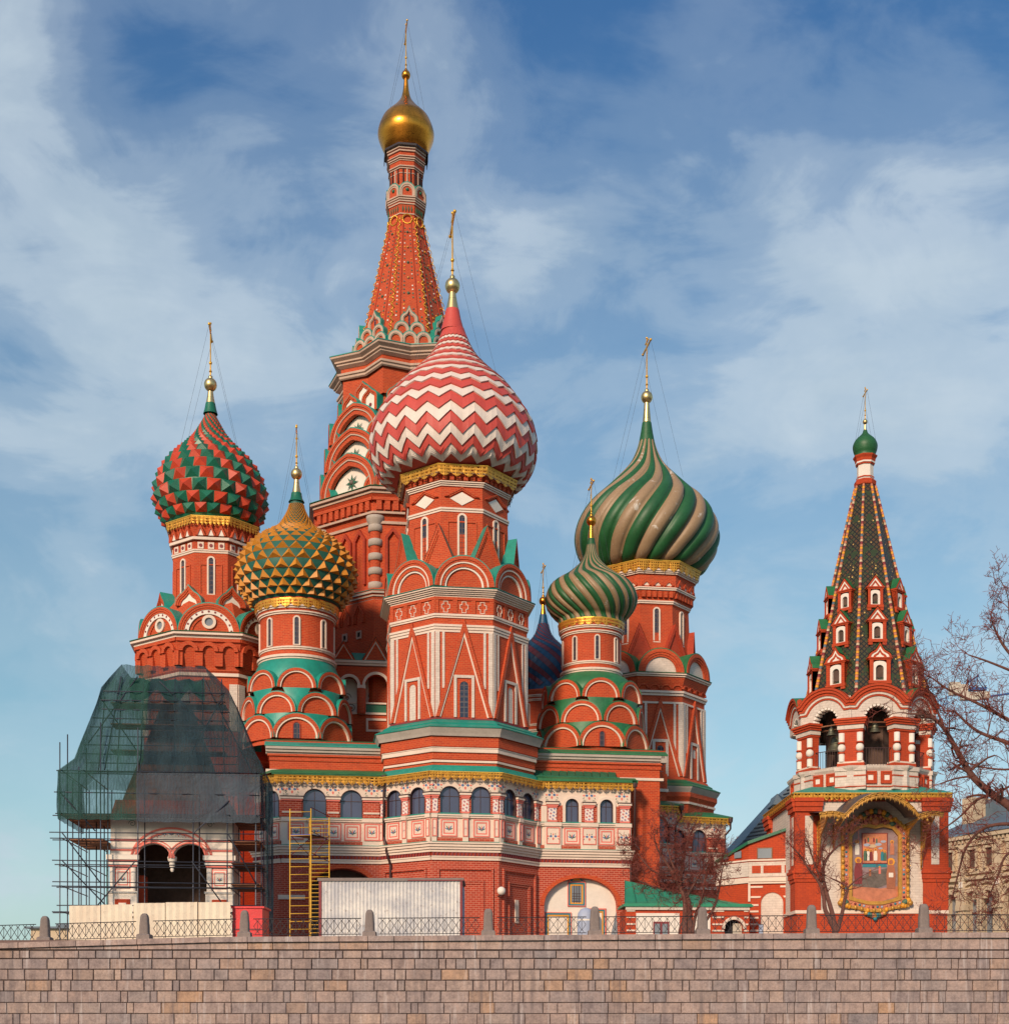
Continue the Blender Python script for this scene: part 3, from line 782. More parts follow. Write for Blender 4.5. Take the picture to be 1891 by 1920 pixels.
finial(SF, [(6, 549), (8, 562), (12.3, 583)], (537, 14), 400, tSR, 42, (90, 720))

# ===== tower under the red and green pyramid dome
LT = frame(401, 90, ROT)
z_ = lambda y, a=119: H(y, a)
m = octo(LT, [([(122, BASEZ * 80 / 90), (122, z_(1262, 122)), (126, z_(1258, 122)), (126, z_(1250, 126)), (133, z_(1215, 130)), (137, z_(1195, 137)), (137, z_(1188, 140)), (120, z_(1180, 130)), (95, z_(1130, 100)), (72, z_(1110, 80)), (72, z_(1000, 72)), (80, z_(970, 80)), (76, z_(966, 80))],)], 'red_brick')
tL = tower_mesh(m, 'octagonal brick tower under the red and green pyramid dome')
m = MB(LT)
bandring(m, 122, z_(1268, 122), z_(1262, 122), 4); bandring(m, 72, z_(1037, 72), z_(1034, 72), 1.4); bandring(m, 72, z_(1033.5, 72), z_(1031, 72), 2.6); bandring(m, 75, z_(1013, 74), z_(1008, 74), 3)
m.build('stone_band', tL)
cornice(LT, tL, 137, z_(1195, 142), z_(1184, 145), n=2, p0=2, p1=8, roof='green_roof', ra=16)
for k, f in faces(LT, ks=FRONT):
    def roundel(m, f=f):
        zc = z_(1166, 125); cu = 0
        o = arc(cu, zc, 12.5, n=20, a1=2 * PI); i_ = arc(cu, zc, 7.5, n=20, a1=2 * PI); m.band(o, i_, 120, 127.5, 'white_stone', ends=False); m.poly([(x, 124.2, z) for x, z in i_[:-1]], 'grey_glass')
        for i in range(11):
            a = PI * (i + .5) / 11; m.prism([(cu + 40 * math.cos(a) + 2.0 * math.cos(b), z_(1185, 140) + 40 * math.sin(a) + 2.0 * math.sin(b)) for b in [j * PI / 4 for j in range(8)]], 128, 129.4, 'maroon')
    kok(f, tL, 0, 124, z_(1185, 140), 54, [(1, .93, 8, 'red_brick'), (.93, .86, 7, 'red_brick'), (.86, .80, 6, 'red_brick'), (.80, .66, 5, 'bare_pale'), (.66, .55, 2, 'red_brick')], 'red_brick', 40, 'teal_roof', extra=roundel)
    fv = f.rot(22.5)
    kok(fv, tL, 0, 98, z_(1132, 104), 26, [(1, .88, 5, 'red_brick'), (.88, .76, 4, 'red_brick'), (.76, .62, 2.5, 'red_brick')], 'bare_pale', 26, 'teal_roof', ky=.92, og=.42)
    slit(f, tL, 0, 72, z_(1114, 72), z_(1046, 72), 4.2, 3)
    m = MB(f); e = e8(72)
    o = [(20, z_(1120)), (20, z_(1042)), (-20, z_(1042)), (-20, z_(1120))]; i_ = [(18, z_(1120)), (18, z_(1044)), (-18, z_(1044)), (-18, z_(1120))]; m.band(o, i_, 71, 73.6, 'red_brick')
    for i in (-1, 0, 1):
        u = i * 18.5; zc = z_(1023, 73); o = [(u - 5.5, zc - 6), (u + 5.5, zc - 6), (u + 5.5, zc + 6), (u - 5.5, zc + 6)]
        m.prism(o, 71, 73.6, 'white_stone'); m.prism([(u + 3.2 * math.cos(b), zc + 3.2 * math.sin(b)) for b in [j * PI / 5 for j in range(10)]], 73, 74.4, 'maroon')
    m.build('square_frieze', tL)
    m = MB(f)
    for i in (-1, 0, 1):
        u = i * 18.5; m.prism([(u - 5, z_(1004, 78)), (u + 5, z_(1004, 78)), (u, z_(991, 78))], 74, 78.5, 'bare_pale')
        m.band([(u + 9, z_(1004, 78)), (u, z_(984, 78)), (u - 9, z_(1004, 78))], [(u + 5, z_(1004, 78)), (u, z_(991, 78)), (u - 5, z_(1004, 78))], 74, 80, 'red_brick')
    m.build('triangle_frieze', tL)
    m = MB(f)
    for i in (-1, 0, 1):
        u = i * 35; zt = z_(1222, 132); r = 10
        o = [(u + r + 7, zt)] + arc(u, zt, r + 7, n=10) + [(u - r - 7, zt)]; i_ = [(u + r, zt)] + arc(u, zt, r, n=10) + [(u - r, zt)]
        m.band(o, i_, 126, 138, 'red_brick')
    for i in range(4):
        u = (i - 1.5) * 35; m.prism([(u - 7, z_(1250, 126)), (u + 7, z_(1250, 126)), (u + 7.5, z_(1221, 132)), (u - 7.5, z_(1221, 132))], 124, 134, 'red_brick')
    m.box(-56, 56, 126, 138.5, z_(1203, 136), z_(1196, 136), 'red_brick'); m.build('blind_arcade', tL)
    m = MB(f); m.box(e8(122) - 15, e8(122) - .5, 121, 124, z_(1370, 122), z_(1282, 122), 'white_brick'); m.box(-e8(122) + .5, -e8(122) + 15, 121, 124, z_(1370, 122), z_(1282, 122), 'white_brick'); m.build('corner_strip', tL)
valance(LT, tL, 82, H(967, 84), 15, teeth=9, flare=2.5)
P = [(12, 776), (20, 792), (33, 815), (50, 835), (71, 856), (88, 880), (98, 903), (103.5, 925), (104, 943), (100, 962), (92, 980), (86, 990)]
prof = sil(P); prof = [(80, z_(967, 80))] + [q for q in prof if q[1] > z_(967, 80) + 5]
LD = LT.at(-6, 0)
pyramid_dome(LD, [(q[0] - 4, q[1]) for q in prof], 24, .03, .985, tL, 'onion dome covered with red and green pyramids')
m = MB(LD); m.lathe([(13.5, HY - 777), (11, HY - 768), (9, HY - 757)], 20, 'dome_bluegreen'); m.build('spire_collar', tL)
finial(LD, [(5, 735), (6.2, 745), (8.8, 758)], (722, 12), 607, tL, 34, (60, 848))

# ===== tower under the large tan and green dome
RT = frame(1212, 97.5, ROT)
z_ = lambda y, a=100: H(y, a)
kb = 80 / 97.5
m = octo(RT, [([(113, BASEZ * kb), (113, z_(1530, 113)), (116, z_(1503, 116)), (116, z_(1500, 116)), (121, z_(1492, 120)), (121, z_(1485, 120)), (104, z_(1457, 104)), (101, z_(1456, 101)), (99, z_(1290, 99)), (106, z_(1270, 106)), (98, z_(1262, 106)), (80, z_(1225, 90)), (74, z_(1190, 74)), (72, z_(1135, 72)), (76, z_(1126, 76)), (76, z_(1120, 76)), (82, z_(1105, 82)), (82, z_(1078, 82)), (88, z_(1066, 88)), (88, z_(1056, 88)), (80, z_(1052, 88))],)], 'red_brick')
tR = tower_mesh(m, 'octagonal brick tower under the large tan and green spiral dome')
m = MB(RT)
for y0, y1, a, p in ((1304, 1300, 100, 2), (1299, 1295, 101, 3.4), (1319, 1315.5, 100, 1.6), (1132, 1129.5, 73, 2), (1129, 1126.5, 73, 3.4), (1106, 1103.5, 82, 1.4), (1103, 1101, 82, 2.8), (1076, 1073.5, 84, 1.5), (1073, 1070.5, 85, 3), (1070, 1067, 86, 4.2), (1506, 1502, 116, 2), (1534, 1528, 113, 3), (1543, 1540, 113, 2)): bandring(m, a, z_(y0, a), z_(y1, a), p)
m.build('stone_band', tR)
cornice(RT, tR, 101, z_(1275, 103), z_(1261, 110), n=4, p0=1, p1=10, roof='green_roof', ra=14)
m = MB(RT); m.ring8([(118, z_(1492, 118)), (120, z_(1485, 118)), (125, z_(1476, 122)), (126, z_(1473, 122)), (121, z_(1471, 122))], 'grey_stone'); m.build('gutter_cornice', tR)
m = MB(RT); m.ring8([(127, z_(1473, 122)), (127, z_(1471.5, 122)), (113, z_(1466, 113)), (113, z_(1464, 113)), (101, z_(1458, 102))], 'green_roof'); m.build('skirt_roof', tR)
for k, f in faces(RT, ks=FRONT):
    tri_panel(f, tR, 100, z_(1455, 101), z_(1306, 100), 41, z_(1386, 100), 'glass' if k == 0 else 'white_brick', e8(100), z_(1319, 100))
    kok(f, tR, 0, 104, z_(1260, 108), 42, [(1, .86, 6, 'red_brick'), (.86, .76, 4.5, 'red_brick'), (.76, .68, 3, 'red_brick')], 'white_brick', 34, 'green_roof')
    gable(f.rot(22.5), tR, 0, 86, z_(1236, 90), 27, 66, 18, 'deep_brick', 'deep_brick')
    slit(f, tR, 0, 73.5, z_(1203, 74), z_(1141, 74), 4, 2.8)
    m = MB(f)
    for i in (-1, 0, 1):
        u = i * 21; zt = z_(1098, 82); m.band(arc(u, zt, 9, 1, .6, n=12), arc(u, zt, 5, 1, .3, n=12), 80, 84.5, 'red_brick'); m.poly([(x, 82.4, z) for x, z in arc(u, zt, 5, 1, .3, n=12)], 'white_stone')
    m.build('niche_frieze', tR)
    m = MB(f); dentils(m, f, 77, z_(1120, 78), z_(1108, 80), 31, 6, 4.5); m.build('dentil_course', tR)
    m = MB(f)
    for i in range(4):
        u = (i - 1.5) * 21; zt = z_(1291, 101); m.band(arc(u, zt, 10, .8, n=10), arc(u, zt, 7.5, .8, n=10), 99, 103, 'red_brick')
    m.build('blind_arcade', tR)
valance(RT, tR, 90, H(1050, 92), 18, teeth=4, flare=3.5)
P = [(13, 824), (19, 845), (29, 866), (45, 885), (70, 910), (95, 932), (113, 954), (125, 978), (131, 1003), (130, 1025), (124, 1045), (113, 1064), (100, 1080)]
prof = sil(P); prof = [(86, z_(1052, 86))] + [q for q in prof if q[1] > z_(1052, 86) + 6]
tw = lambda t: R_(88) * (t ** 1.05)
lobe_dome(RT, prof, 24, tw, .085, tR, 'large onion dome with tan and green spiral ribs')
m = MB(RT); m.lathe([(14.5, HY - 828), (11.5, HY - 812), (8.6, HY - 793)], 20, 'dome_green'); m.build('spire_collar', tR)
finial(RT, [(5, 756), (6, 770), (8, 793)], (745, 11), 634, tR, 30, (70, 905))

# ===== small round towers on three tiers of corbel arches
def round_tower(fr, k, y0, label, roof, kt):
    """k scales the details; y0 maps the pattern rows to rows of the photograph"""
    Y = lambda q: y0(q); z = lambda q, a=80: H(Y(q), a * k)
    m = MB(fr)
    m.lathe([(104 * kt, z(1395, 100)), (94 * kt, z(1388, 96)), (88 * kt, z(1330, 90)), (80 * kt, z(1285, 84)), (72 * k, z(1240, 76))] + [(q[0] * k, q[1]) for q in [(68, z(1236, 70)), (68, z(1165, 68)), (68, z(1152, 68)), (72, z(1142, 72)), (78, z(1124, 77)), (78, z(1118, 77)), (70, z(1117, 77))]], 48, 'red_brick', True)
    tw_ = tower_mesh(m, label)
    m = MB(fr)
    for a, b, c, p in ((1234, 1231, 70, 1.6), (1230.5, 1226, 70, 4), (1217, 1214.5, 68, 1.4), (1214, 1211, 68, 3), (1150, 1147.5, 69, 1.6), (1146.5, 1144, 70, 3), (1139, 1136.5, 73, 1.5), (1135.5, 1133, 74, 3)):
        bandring(m, c * k, z(a, c), z(b, c), p * k, 'white_stone', True)
    m.build('stone_band', tw_)
    m = MB(fr)
    m.lathe([(83 * kt, z(1288, 84)), (84 * kt, z(1268, 84)), (80 * kt, z(1252, 82)), (74 * (k + kt) / 2, z(1239, 76)), (71 * k, z(1234, 71))], 48, roof, True); m.build('skirt_roof', tw_)
    for k2, f in faces(fr, ks=FRONT): slit(f, tw_, 0, 68 * k, z(1208, 68), z(1157, 68), 3.9 * k, 2.9 * k, 2.4 * k)
    rg = [(1, .86, 5 * k, 'red_brick'), (.86, .79, 4 * k, 'white_stone')]
    for tier, (zb, ap, R, off) in enumerate(((1384, 97, 44, 0), (1336, 92.5, 37.5, .5), (1289, 86, 35, 0))):
        for k2 in (FRONT if off == 0 else [-3, -2, -1, 0, 1, 2]):
            f = fr.rot((k2 + off) * 45)
            ex = None
            if tier == 0 and k2 == 0:
                def ex(m, f=f):
                    hw = 5.5 * k; q = [(hw, z(1384, ap)), ] + arc(0, z(1360, ap), hw, n=10) + [(-hw, z(1384, ap))]; o = [(hw + 2 * k, z(1384, ap))] + arc(0, z(1360, ap), hw + 2 * k, n=10) + [(-hw - 2 * k, z(1384, ap))]
                    m.band(o, q, (ap - 1) * kt, (ap + 1.5) * kt, 'deep_brick'); m.poly([(x, (ap + .3) * kt, zz) for x, zz in q], 'glass')
                    for i in range(-1, 2): m.box(i * 2.6 * k - .3, i * 2.6 * k + .3, ap * kt, (ap + .9) * kt, z(1384, ap), z(1357, ap), 'pipe_brown')
            kok(f, tw_, 0, ap * kt, z(zb, ap), R * kt, rg, 'red_brick', 30 * kt, roof, ky=1.0, tymw=0, extra=ex)
            # sloping roof behind the arches
    m = MB(fr)
    for zl, al, zu, au in ((1384, 97, 1336, 92.5), (1336, 92.5, 1289, 86)):
        for j in range(8):
            f = fr.rot((j + (.5 if al == 97 else 0)) * 45); c = al / math.cos(PI / 8); h = 20 * kt
            m.grid([[(-h * 1.25, (al - 6) * kt, z(zu, au)), (0, (au + 3.5) * kt, z(zu + .5, au)), (h * 1.25, (al - 6) * kt, z(zu, au))], [(-h * .9, (al - 4) * kt, z(zu + 14, al)), (0, (c - 4) * kt, z(zu + 16, al)), (h * .9, (al - 4) * kt, z(zu + 14, al))], [(-2, (c - 1) * kt, z(zl, al)), (0, c * kt, z(zl, al)), (2, (c - 1) * kt, z(zl, al))]], roof, True, fr=f)
    m.build('tier_roof', tw_)
    return tw_
YT = frame(557, 85, ROT)
tY = round_tower(YT, 1.0, lambda q: q, 'round brick drum under the yellow and green dome', 'teal_roof', 1.0)
valance(YT, tY, 77, H(1120, 78), 15, circ=True, teeth=1, flare=1.5)
P = [(14, 940), (17, 955), (25, 972), (36, 988), (56, 1001), (76, 1015), (96, 1038), (107, 1062), (109.5, 1086), (103, 1110), (91, 1130), (80, 1144)]
prof = sil(P); prof = [(76, H(1122, 76))] + [q for q in prof if q[1] > H(1122, 76) + 5]
YD = YT.at(-1, 0)
triangle_dome(YD, [(q[0] - 1.5, q[1]) for q in prof], 26, .045, .97, tY, 'onion dome of yellow triangles on green')
m = MB(YD); m.lathe([(15, HY - 942), (11, HY - 935), (9.5, HY - 925)], 20, 'dome_bluegreen'); m.build('spire_collar', tY)
finial(YD, [(4.5, 900), (5.5, 910), (8.5, 926)], (889, 10.5), 798, tY, 26, (40, 990))
# green spiral one to the right
G2 = frame(1108, 85.5, ROT)
kg = .79
yg = lambda q: 1158 + (q - 1118) * .86 if q < 1234 else 1258 + (q - 1234) * .967
tG = round_tower(G2, kg, yg, 'round brick drum under the small green and tan spiral dome', 'green_roof', 1.0)
valance(G2, tG, 61, H(1156, 62), 13, circ=True, teeth=1, flare=1.5)
P = [(8.5, 1022), (12, 1040), (22, 1056), (40, 1072), (62, 1085), (76, 1098), (84, 1118), (84, 1134), (77, 1150), (66, 1163), (58, 1170)]
prof = sil(P); prof = [(60, H(1158, 60))] + [q for q in prof if q[1] > H(1158, 60) + 5]
lobe_dome(G2, prof, 36, lambda t: -R_(100) * t, .05, tG, 'small onion dome with narrow green and tan spiral ribs')
m = MB(G2); m.lathe([(9, HY - 1024), (7, HY - 1016), (6, HY - 1010)], 20, 'dome_green'); m.build('spire_collar', tG)
finial(G2, [(3.5, 985), (4, 995), (6, 1011)], (977, 9.5), 898, tG, 22, (40, 1075), 'gold_leaf')
# blue and plum one further back
B2 = frame(1018, 101, ROT)
kc = .70
yb = lambda q: 1291 + (q - 1118) * kc
tB = round_tower(B2, kc, yb, 'round brick drum under the blue and plum dome', 'teal_roof', kc)
valance(B2, tB, 50, H(1291, 52), 13, circ=True, teeth=1, flare=1.5)
P = [(9.5, 1170), (12, 1180), (16, 1190), (24, 1200), (33, 1208), (45, 1222), (52, 1240), (52, 1258), (47, 1272), (42, 1284)]
prof = sil(P); prof = [(44, H(1292, 46))] + [q for q in prof if q[1] > H(1292, 46) + 4]
lozenge_dome(B2, prof, 20, .05, 1.0, tB, 'onion dome of blue and plum lozenges')
m = MB(B2); m.lathe([(10, HY - 1172), (8, HY - 1162), (6.5, HY - 1153)], 20, 'dome_blue'); m.build('spire_collar', tB)
finial(B2, [(3.2, 1134), (4, 1142), (6, 1154)], (1127, 8), 1057, tB, 20, (22, 1205), 'gold_leaf')

# ===== central tent-roofed tower
CT = frame(761, 97, ROT)
z_ = lambda y, a=0: H(y, a)
kb = 80 / 97
m = MB(CT)
m.ring8([(168, BASEZ * kb), (168, z_(1205, 160)), (164, z_(1205, 160)), (164, z_(1126, 160)), (172, z_(1108, 170)), (160, z_(1100, 164)), (160, z_(978, 160)), (164, z_(962, 164)), (166, z_(938, 166)), (172, z_(928, 172)), (150, z_(918, 170))], 'red_brick')
m.ring8([(134, z_(925, 150)), (122, z_(850, 134)), (114, z_(780, 124)), (108, z_(720, 112)), (104, z_(700, 106))], 'red_brick')
tC = tower_mesh(m, 'tallest brick tower with a ribbed tent roof and a small gold dome')
cornice(CT, tC, 166, z_(934, 168), z_(914, 176), 'aged_stone', n=3, p0=2, p1=12, roof='green_roof', ra=24)
cornice(CT, tC, 163, z_(1126, 164), z_(1108, 172), 'grey_stone', n=3, p0=1, p1=8, roof='teal_roof', ra=12)
m = MB(CT)
bandring(m, 166, z_(966, 164), z_(962, 164), 2.5, 'aged_stone'); bandring(m, 160, z_(985, 160), z_(980, 160), 3.5, 'aged_stone')
m.build('stone_band', tC)
for k, f in faces(CT, ks=[-3, -2, -1, 0, 1, 2]):
    m = MB(f); dentils(m, f, 166, z_(959, 166), z_(941, 166), 66, 9, 5); m.box(-70, 70, 165, 172, z_(941, 168), z_(935, 168), 'red_brick', back=False); m.build('dentil_course', tC)
    fv = f.rot(22.5); m = MB(fv.at(0, 168, 0))
    for i in range(5):
        yt = 983 + i * 27
        m.lathe([(10.2, z_(yt + 27, 168)), (10.2, z_(yt + 12, 168))], 14, 'red_brick'); m.lathe([(10, z_(yt + 14, 168)), (12.8, z_(yt + 13, 168)), (13.2, z_(yt + 7, 168)), (12.8, z_(yt + 1.5, 168)), (10, z_(yt, 168))], 16, 'grey_stone')
    m.lathe([(10, z_(986, 168)), (16, z_(974, 168)), (16.5, z_(968, 168)), (8, z_(966, 168))], 16, 'grey_stone'); m.build('column', tC)
    m = MB(f)
    for u in (-34, 0, 34):
        o = [(u + 14, z_(1095, 160)), (u + 14, z_(1010, 160)), (u, z_(990, 160)), (u - 14, z_(1010, 160)), (u - 14, z_(1095, 160))]; i_ = [(u + 9, z_(1095, 160)), (u + 9, z_(1012, 160)), (u, z_(999, 160)), (u - 9, z_(1012, 160)), (u - 9, z_(1095, 160))]
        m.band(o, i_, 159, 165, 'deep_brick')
        for r, p in ((13, 4), (9, 2)): m.band([(u + r, z_(1165, 164)), (u + r, z_(1150, 164)), (u, z_(1128 + (13 - r), 164)), (u - r, z_(1150, 164)), (u - r, z_(1165, 164))], [(u + r - 3, z_(1165, 164)), (u + r - 3, z_(1151, 164)), (u, z_(1133 + (13 - r), 164)), (u - r + 3, z_(1151, 164)), (u - r + 3, z_(1165, 164))], 163, 164 + p, 'red_brick')
        zc = z_(1187, 164); m.band([(u + 6, zc - 7), (u + 6, zc + 7), (u - 6, zc + 7), (u - 6, zc - 7), (u + 6, zc - 7)], [(u + 3.4, zc - 4), (u + 3.4, zc + 4), (u - 3.4, zc + 4), (u - 3.4, zc - 4), (u + 3.4, zc - 4)], 163, 166, 'aged_stone', ends=False); m.prism([(u - 3.4, zc - 4), (u + 3.4, zc - 4), (u + 3.4, zc + 4), (u - 3.4, zc + 4)], 163, 164.6, 'dark_void')
    m.build('niche', tC)
    # three tiers of big corbel arches
    for yb_, a, R in ((914, 152, 67), (862, 144, 63), (811, 136, 59)):
        def star(m, a=a, yb_=yb_, R=R):
            zc = z_(yb_ - R * .34, a)
            for i in range(8):
                t = 2 * PI * i / 8; r1 = R * .24; r0 = R * .07
                m.poly([(r1 * math.cos(t), a - 5.5, zc + r1 * math.sin(t)), (r0 * math.cos(t + .5), a - 4, zc + r0 * math.sin(t + .5)), (r0 * math.cos(t - .5), a - 4, zc + r0 * math.sin(t - .5))], 'leaf_green' if i % 2 else 'dark_green')
            m.sphere((0, a - 5, zc), R * .07, 'maroon' if yb_ == 860 else 'scene_dark', n=8)
        kok(f, tC, 0, a, z_(yb_, a), R, [(1, .92, 8, 'red_brick'), (.92, .86, 6.5, 'red_brick'), (.86, .82, 6, 'aged_stone'), (.82, .70, 4, 'red_brick')], 'bare_pale', 26, 'teal_roof', ky=.98, og=.06, tymw=-7, extra=star)
        fv = f.rot(22.5)
        kok(fv, tC, 0, a + 7, z_(yb_ + 4, a), 24, [(1, .82, 5, 'red_brick'), (.82, .66, 3.5, 'red_brick')], 'bare_pale', 26, 'teal_roof', ky=1.15)
    # pointed gables below the star cornice
    for u, yb_, a in ((-24, 768, 124), (24, 768, 124), (0, 752, 116)):
        def hole(m, u=u, yb_=yb_, a=a): m.prism([(u + 3.4 * math.cos(b), z_(yb_ - 14, a) + 3.4 * math.sin(b)) for b in [j * PI / 5 for j in range(10)]], a - .5, a + .9, 'maroon')
        kok(f, tC, u, a, z_(yb_, a), 18, [(1, .80, 4, 'red_brick'), (.80, .62, 2.5, 'red_brick')], 'bare_pale', 22, 'teal_roof', ky=.75, og=.35, leg=24, extra=hole, name='pointed_gable')
# star-shaped storey: sixteen corners
def star_ring(m, prof, mt):
    rows = []
    for (ro, ri, z) in prof:
        rows.append([((ro if j % 2 == 0 else ri) * math.sin(2 * PI * (j + 1) / 16), (ro if j % 2 == 0 else ri) * math.cos(2 * PI * (j + 1) / 16), z) for j in range(16)])
    m.grid(rows, mt, False, True)
m = MB(CT)
star_ring(m, [(128, 108, z_(740, 115)), (128, 104, z_(690, 115)), (132, 108, z_(676, 118)), (132, 108, z_(668, 118))], 'red_brick')
star_ring(m, [(133, 109, z_(690, 118)), (136, 112, z_(688, 118)), (136, 112, z_(684, 118)), (139, 115, z_(683, 118)), (139, 115, z_(679, 118)), (130, 106, z_(678, 118))], 'aged_stone')
star_ring(m, [(133, 109, z_(668, 120)), (141, 116, z_(664, 120)), (141, 116, z_(661, 120)), (145, 120, z_(660, 120)), (145, 120, z_(657, 120)), (153, 127, z_(651, 124)), (154, 128, z_(647, 124)), (110, 90, z_(645, 124))], 'aged_stone')
star_ring(m, [(155, 129, z_(647.5, 124)), (155, 129, z_(646, 124)), (100, 84, z_(636, 100))], 'teal_roof')
m.build('star_storey', tC)
for k, f in faces(CT, ks=[-3, -2, -1, 0, 1, 2]):
    W2 = [(1, .72, 3.4, 'aged_stone'), (.72, .62, 2.2, 'aged_stone')]
    for u in (-25, 0, 25): kok(f, tC, u, 98, z_(644, 98), 13.5, W2, 'red_brick', 16, 'teal_roof', ky=1.1, leg=6, name='small_arched_gable')
    for u in (-14, 14): kok(f, tC, u, 91, z_(625, 91), 13, W2, 'red_brick', 14, 'teal_roof', ky=1.1, leg=5, name='small_arched_gable')
    kok(f, tC, 0, 85, z_(609, 85), 15, [(1, .74, 3.4, 'aged_stone'), (.74, .64, 2.2, 'aged_stone')], 'red_brick', 18, 'teal_roof', ky=.75, og=.75, leg=10, name='small_arched_gable',
        extra=lambda m: m.box(-1.5, 1.5, 84, 85.8, z_(608, 85), z_(590, 85), 'glass'))
# the tent
m = MB(CT); a0, zt0, a1, zt1 = 84, z_(630, 84), 31, z_(408, 31)
m.ring8([(a0, zt0), (a1, zt1)], 'red_brick')
m.ring8([(100, z_(648, 98)), (84, zt0)], 'red_brick'); tent = m.build('tent_roof', tC)
def tent_pt(u, t, pr=0): a = a0 + (a1 - a0) * t; return (u, a + pr, zt0 + (zt1 - zt0) * t)
for k, f in faces(CT, ks=[-3, -2, -1, 0, 1, 2]):
    m = MB(f)
    for s in (-.52, .52):
        for i in range(8):
            t0, t1 = i / 8, (i + 1) / 8; e0 = e8(a0 + (a1 - a0) * t0) * s; e1 = e8(a0 + (a1 - a0) * t1) * s
            m.tube(tent_pt(e0, t0, .4), tent_pt(e1, t1, .4), 1.0, 1.0, 'deep_brick', 5)
    m.build('tent_rib', tC)
    m = MB(f); rnd = random.Random(k + 9)
    for i in range(26):
        t = .10 + .84 * i / 26; a = a0 + (a1 - a0) * t; e = e8(a)
        cu = 0; sz = 1.5 * (1.2 - .5 * t)
        for u in (-e * .30, e * .30, -e * .75, e * .75):
            if rnd.random() < .8:
                p = tent_pt(u, t, .9); m.box(p[0] - sz * .8, p[0] + sz * .8, p[1] - 2, p[1] + .4, p[2] - sz * .8, p[2] + sz * .8, rnd.choice(['leaf_green', 'bare_pale', 'mustard', 'scene_dark', 'leaf_green']))
        if i % 4 == 0:
            for q in range(6):
                b = q * PI / 3; p = tent_pt(0, t, 1.0); L = 4.4 * (1.15 - .5 * t)
                m.poly([(L * math.cos(b), p[1], p[2] + L * math.sin(b)), (1.4 * math.cos(b + .8), p[1] + .5, p[2] + 1.4 * math.sin(b + .8)), (1.4 * math.cos(b - .8), p[1] + .5, p[2] + 1.4 * math.sin(b - .8))], 'scene_dark' if i % 8 else 'dark_green')
            m.sphere((0, p[1] + .5, p[2]), 1.8, 'mustard' if i % 8 else 'leaf_green', n=8)
    m.build('tile_ornament', tC)
    # gilded spiral edging on the arris
    fv = f.rot(22.5); kk = 1 / math.cos(PI / 8); m = MB(fv); N = 110; pr = None
    for i in range(N + 1):
        t = i / N; a = (a0 + (a1 - a0) * t) * kk; ph = t * 2 * PI * 17; r = 2.6 * (1.1 - .35 * t)
        c = (r * math.cos(ph), a + 1.6 + r * .8 * math.sin(ph), zt0 + (zt1 - zt0) * t)
        if pr: m.tube(pr, c, .95, .95, 'gilt', 4)
        pr = c
    m.build('gilded_edge', tC)
    m = MB(f.at(0, 34, 0)); zc = z_(410, 34); P = [(8.6 * math.sin(2 * PI * i / 16), 8.6 * math.cos(2 * PI * i / 16)) for i in range(17)]
    for i in range(16): m.tube((P[i][0], 0, zc + P[i][1]), (P[i + 1][0], 0, zc + P[i + 1][1]), 1.3, 1.3, 'gilt', 5)
    m.build('gold_ring', tC)
# neck
m = MB(CT)
m.ring8([(31, z_(410, 31)), (31, z_(398, 31)), (32, z_(384, 32)), (34, z_(380, 32)), (30, z_(368, 34)), (28, z_(344, 28)), (29, z_(322, 29)), (31, z_(300, 31)), (34, z_(275, 34))], 'red_brick')
for y0, y1, a, p in ((402, 399, 31, 2), (383, 379.5, 32, 2), (379, 375.5, 32, 4), (375, 371.5, 32, 5), (371, 367, 32, 6), (348, 346, 28, 1), (325, 323, 29, 1), (316, 313.5, 30, 1.5), (312.5, 309.5, 30, 3), (301, 299, 31, 1.5), (298, 295, 32, 2.6), (294, 291.5, 32, 4), (284, 280, 33, 3), (279, 275, 33, 4.5), (274, 270, 33, 6)):
    bandring(m, a, z_(y0, a), z_(y0 - (y0 - y1) * .62, a), p * .8, 'aged_stone')
m.build('tower_neck', tC)
for k, f in faces(CT, ks=[-2, -1, 0, 1, 2]):
    kok(f, tC, 0, 35, z_(367, 35), 14.5, [(1, .8, 2.2, 'aged_stone'), (.8, .62, 1.2, 'aged_stone')], 'red_brick', 8, 'teal_roof', ky=1.1, leg=8, name='small_arched_gable', extra=lambda m: m.sphere((0, 35, z_(355, 35)), 3.2, 'dark_green', n=10))
    m = MB(f)
    for u in (-7, 0, 7): m.box(u - 1.1, u + 1.1, 28, 30.6, z_(343, 29), z_(316, 29), 'dark_void' if u else 'aged_stone')
    for u in (-8, -2.6, 2.6, 8): m.prism([(u - 1.2, z_(391, 32)), (u, z_(397, 32)), (u + 1.2, z_(391, 32)), (u, z_(385, 32))], 31, 33, 'dark_green')
    m.build('neck_panel', tC)
m = MB(CT); m.ring8([(40.5, z_(271, 40)), (40, z_(267, 40)), (36, z_(266.5, 40))], 'black_iron')
for k, f in faces(CT, ks=[-2, 2]): m.box(-14, 14, 39.5, 40.5, z_(282, 40), z_(268, 40), 'black_iron', fr=f)
m.build('dome_skirt', tC)
P = [(3.6, 147), (4.5, 160), (6.5, 174), (10, 185), (18, 196), (32, 209), (43, 222), (49.5, 236), (52.5, 250), (51.5, 264), (47, 277), (40.5, 291)]
prof = sil(P); prof = [(37, z_(268, 36))] + [q for q in prof if q[1] > z_(268, 36) + 4]
plain_dome(CT, prof, 'gold_leaf', tC, 'small gold onion dome on the tallest tower')
finial(CT, [(3, 140), (4, 149)], (141, 8.4), 46, tC, 32, (38, 216), 'gold_leaf')
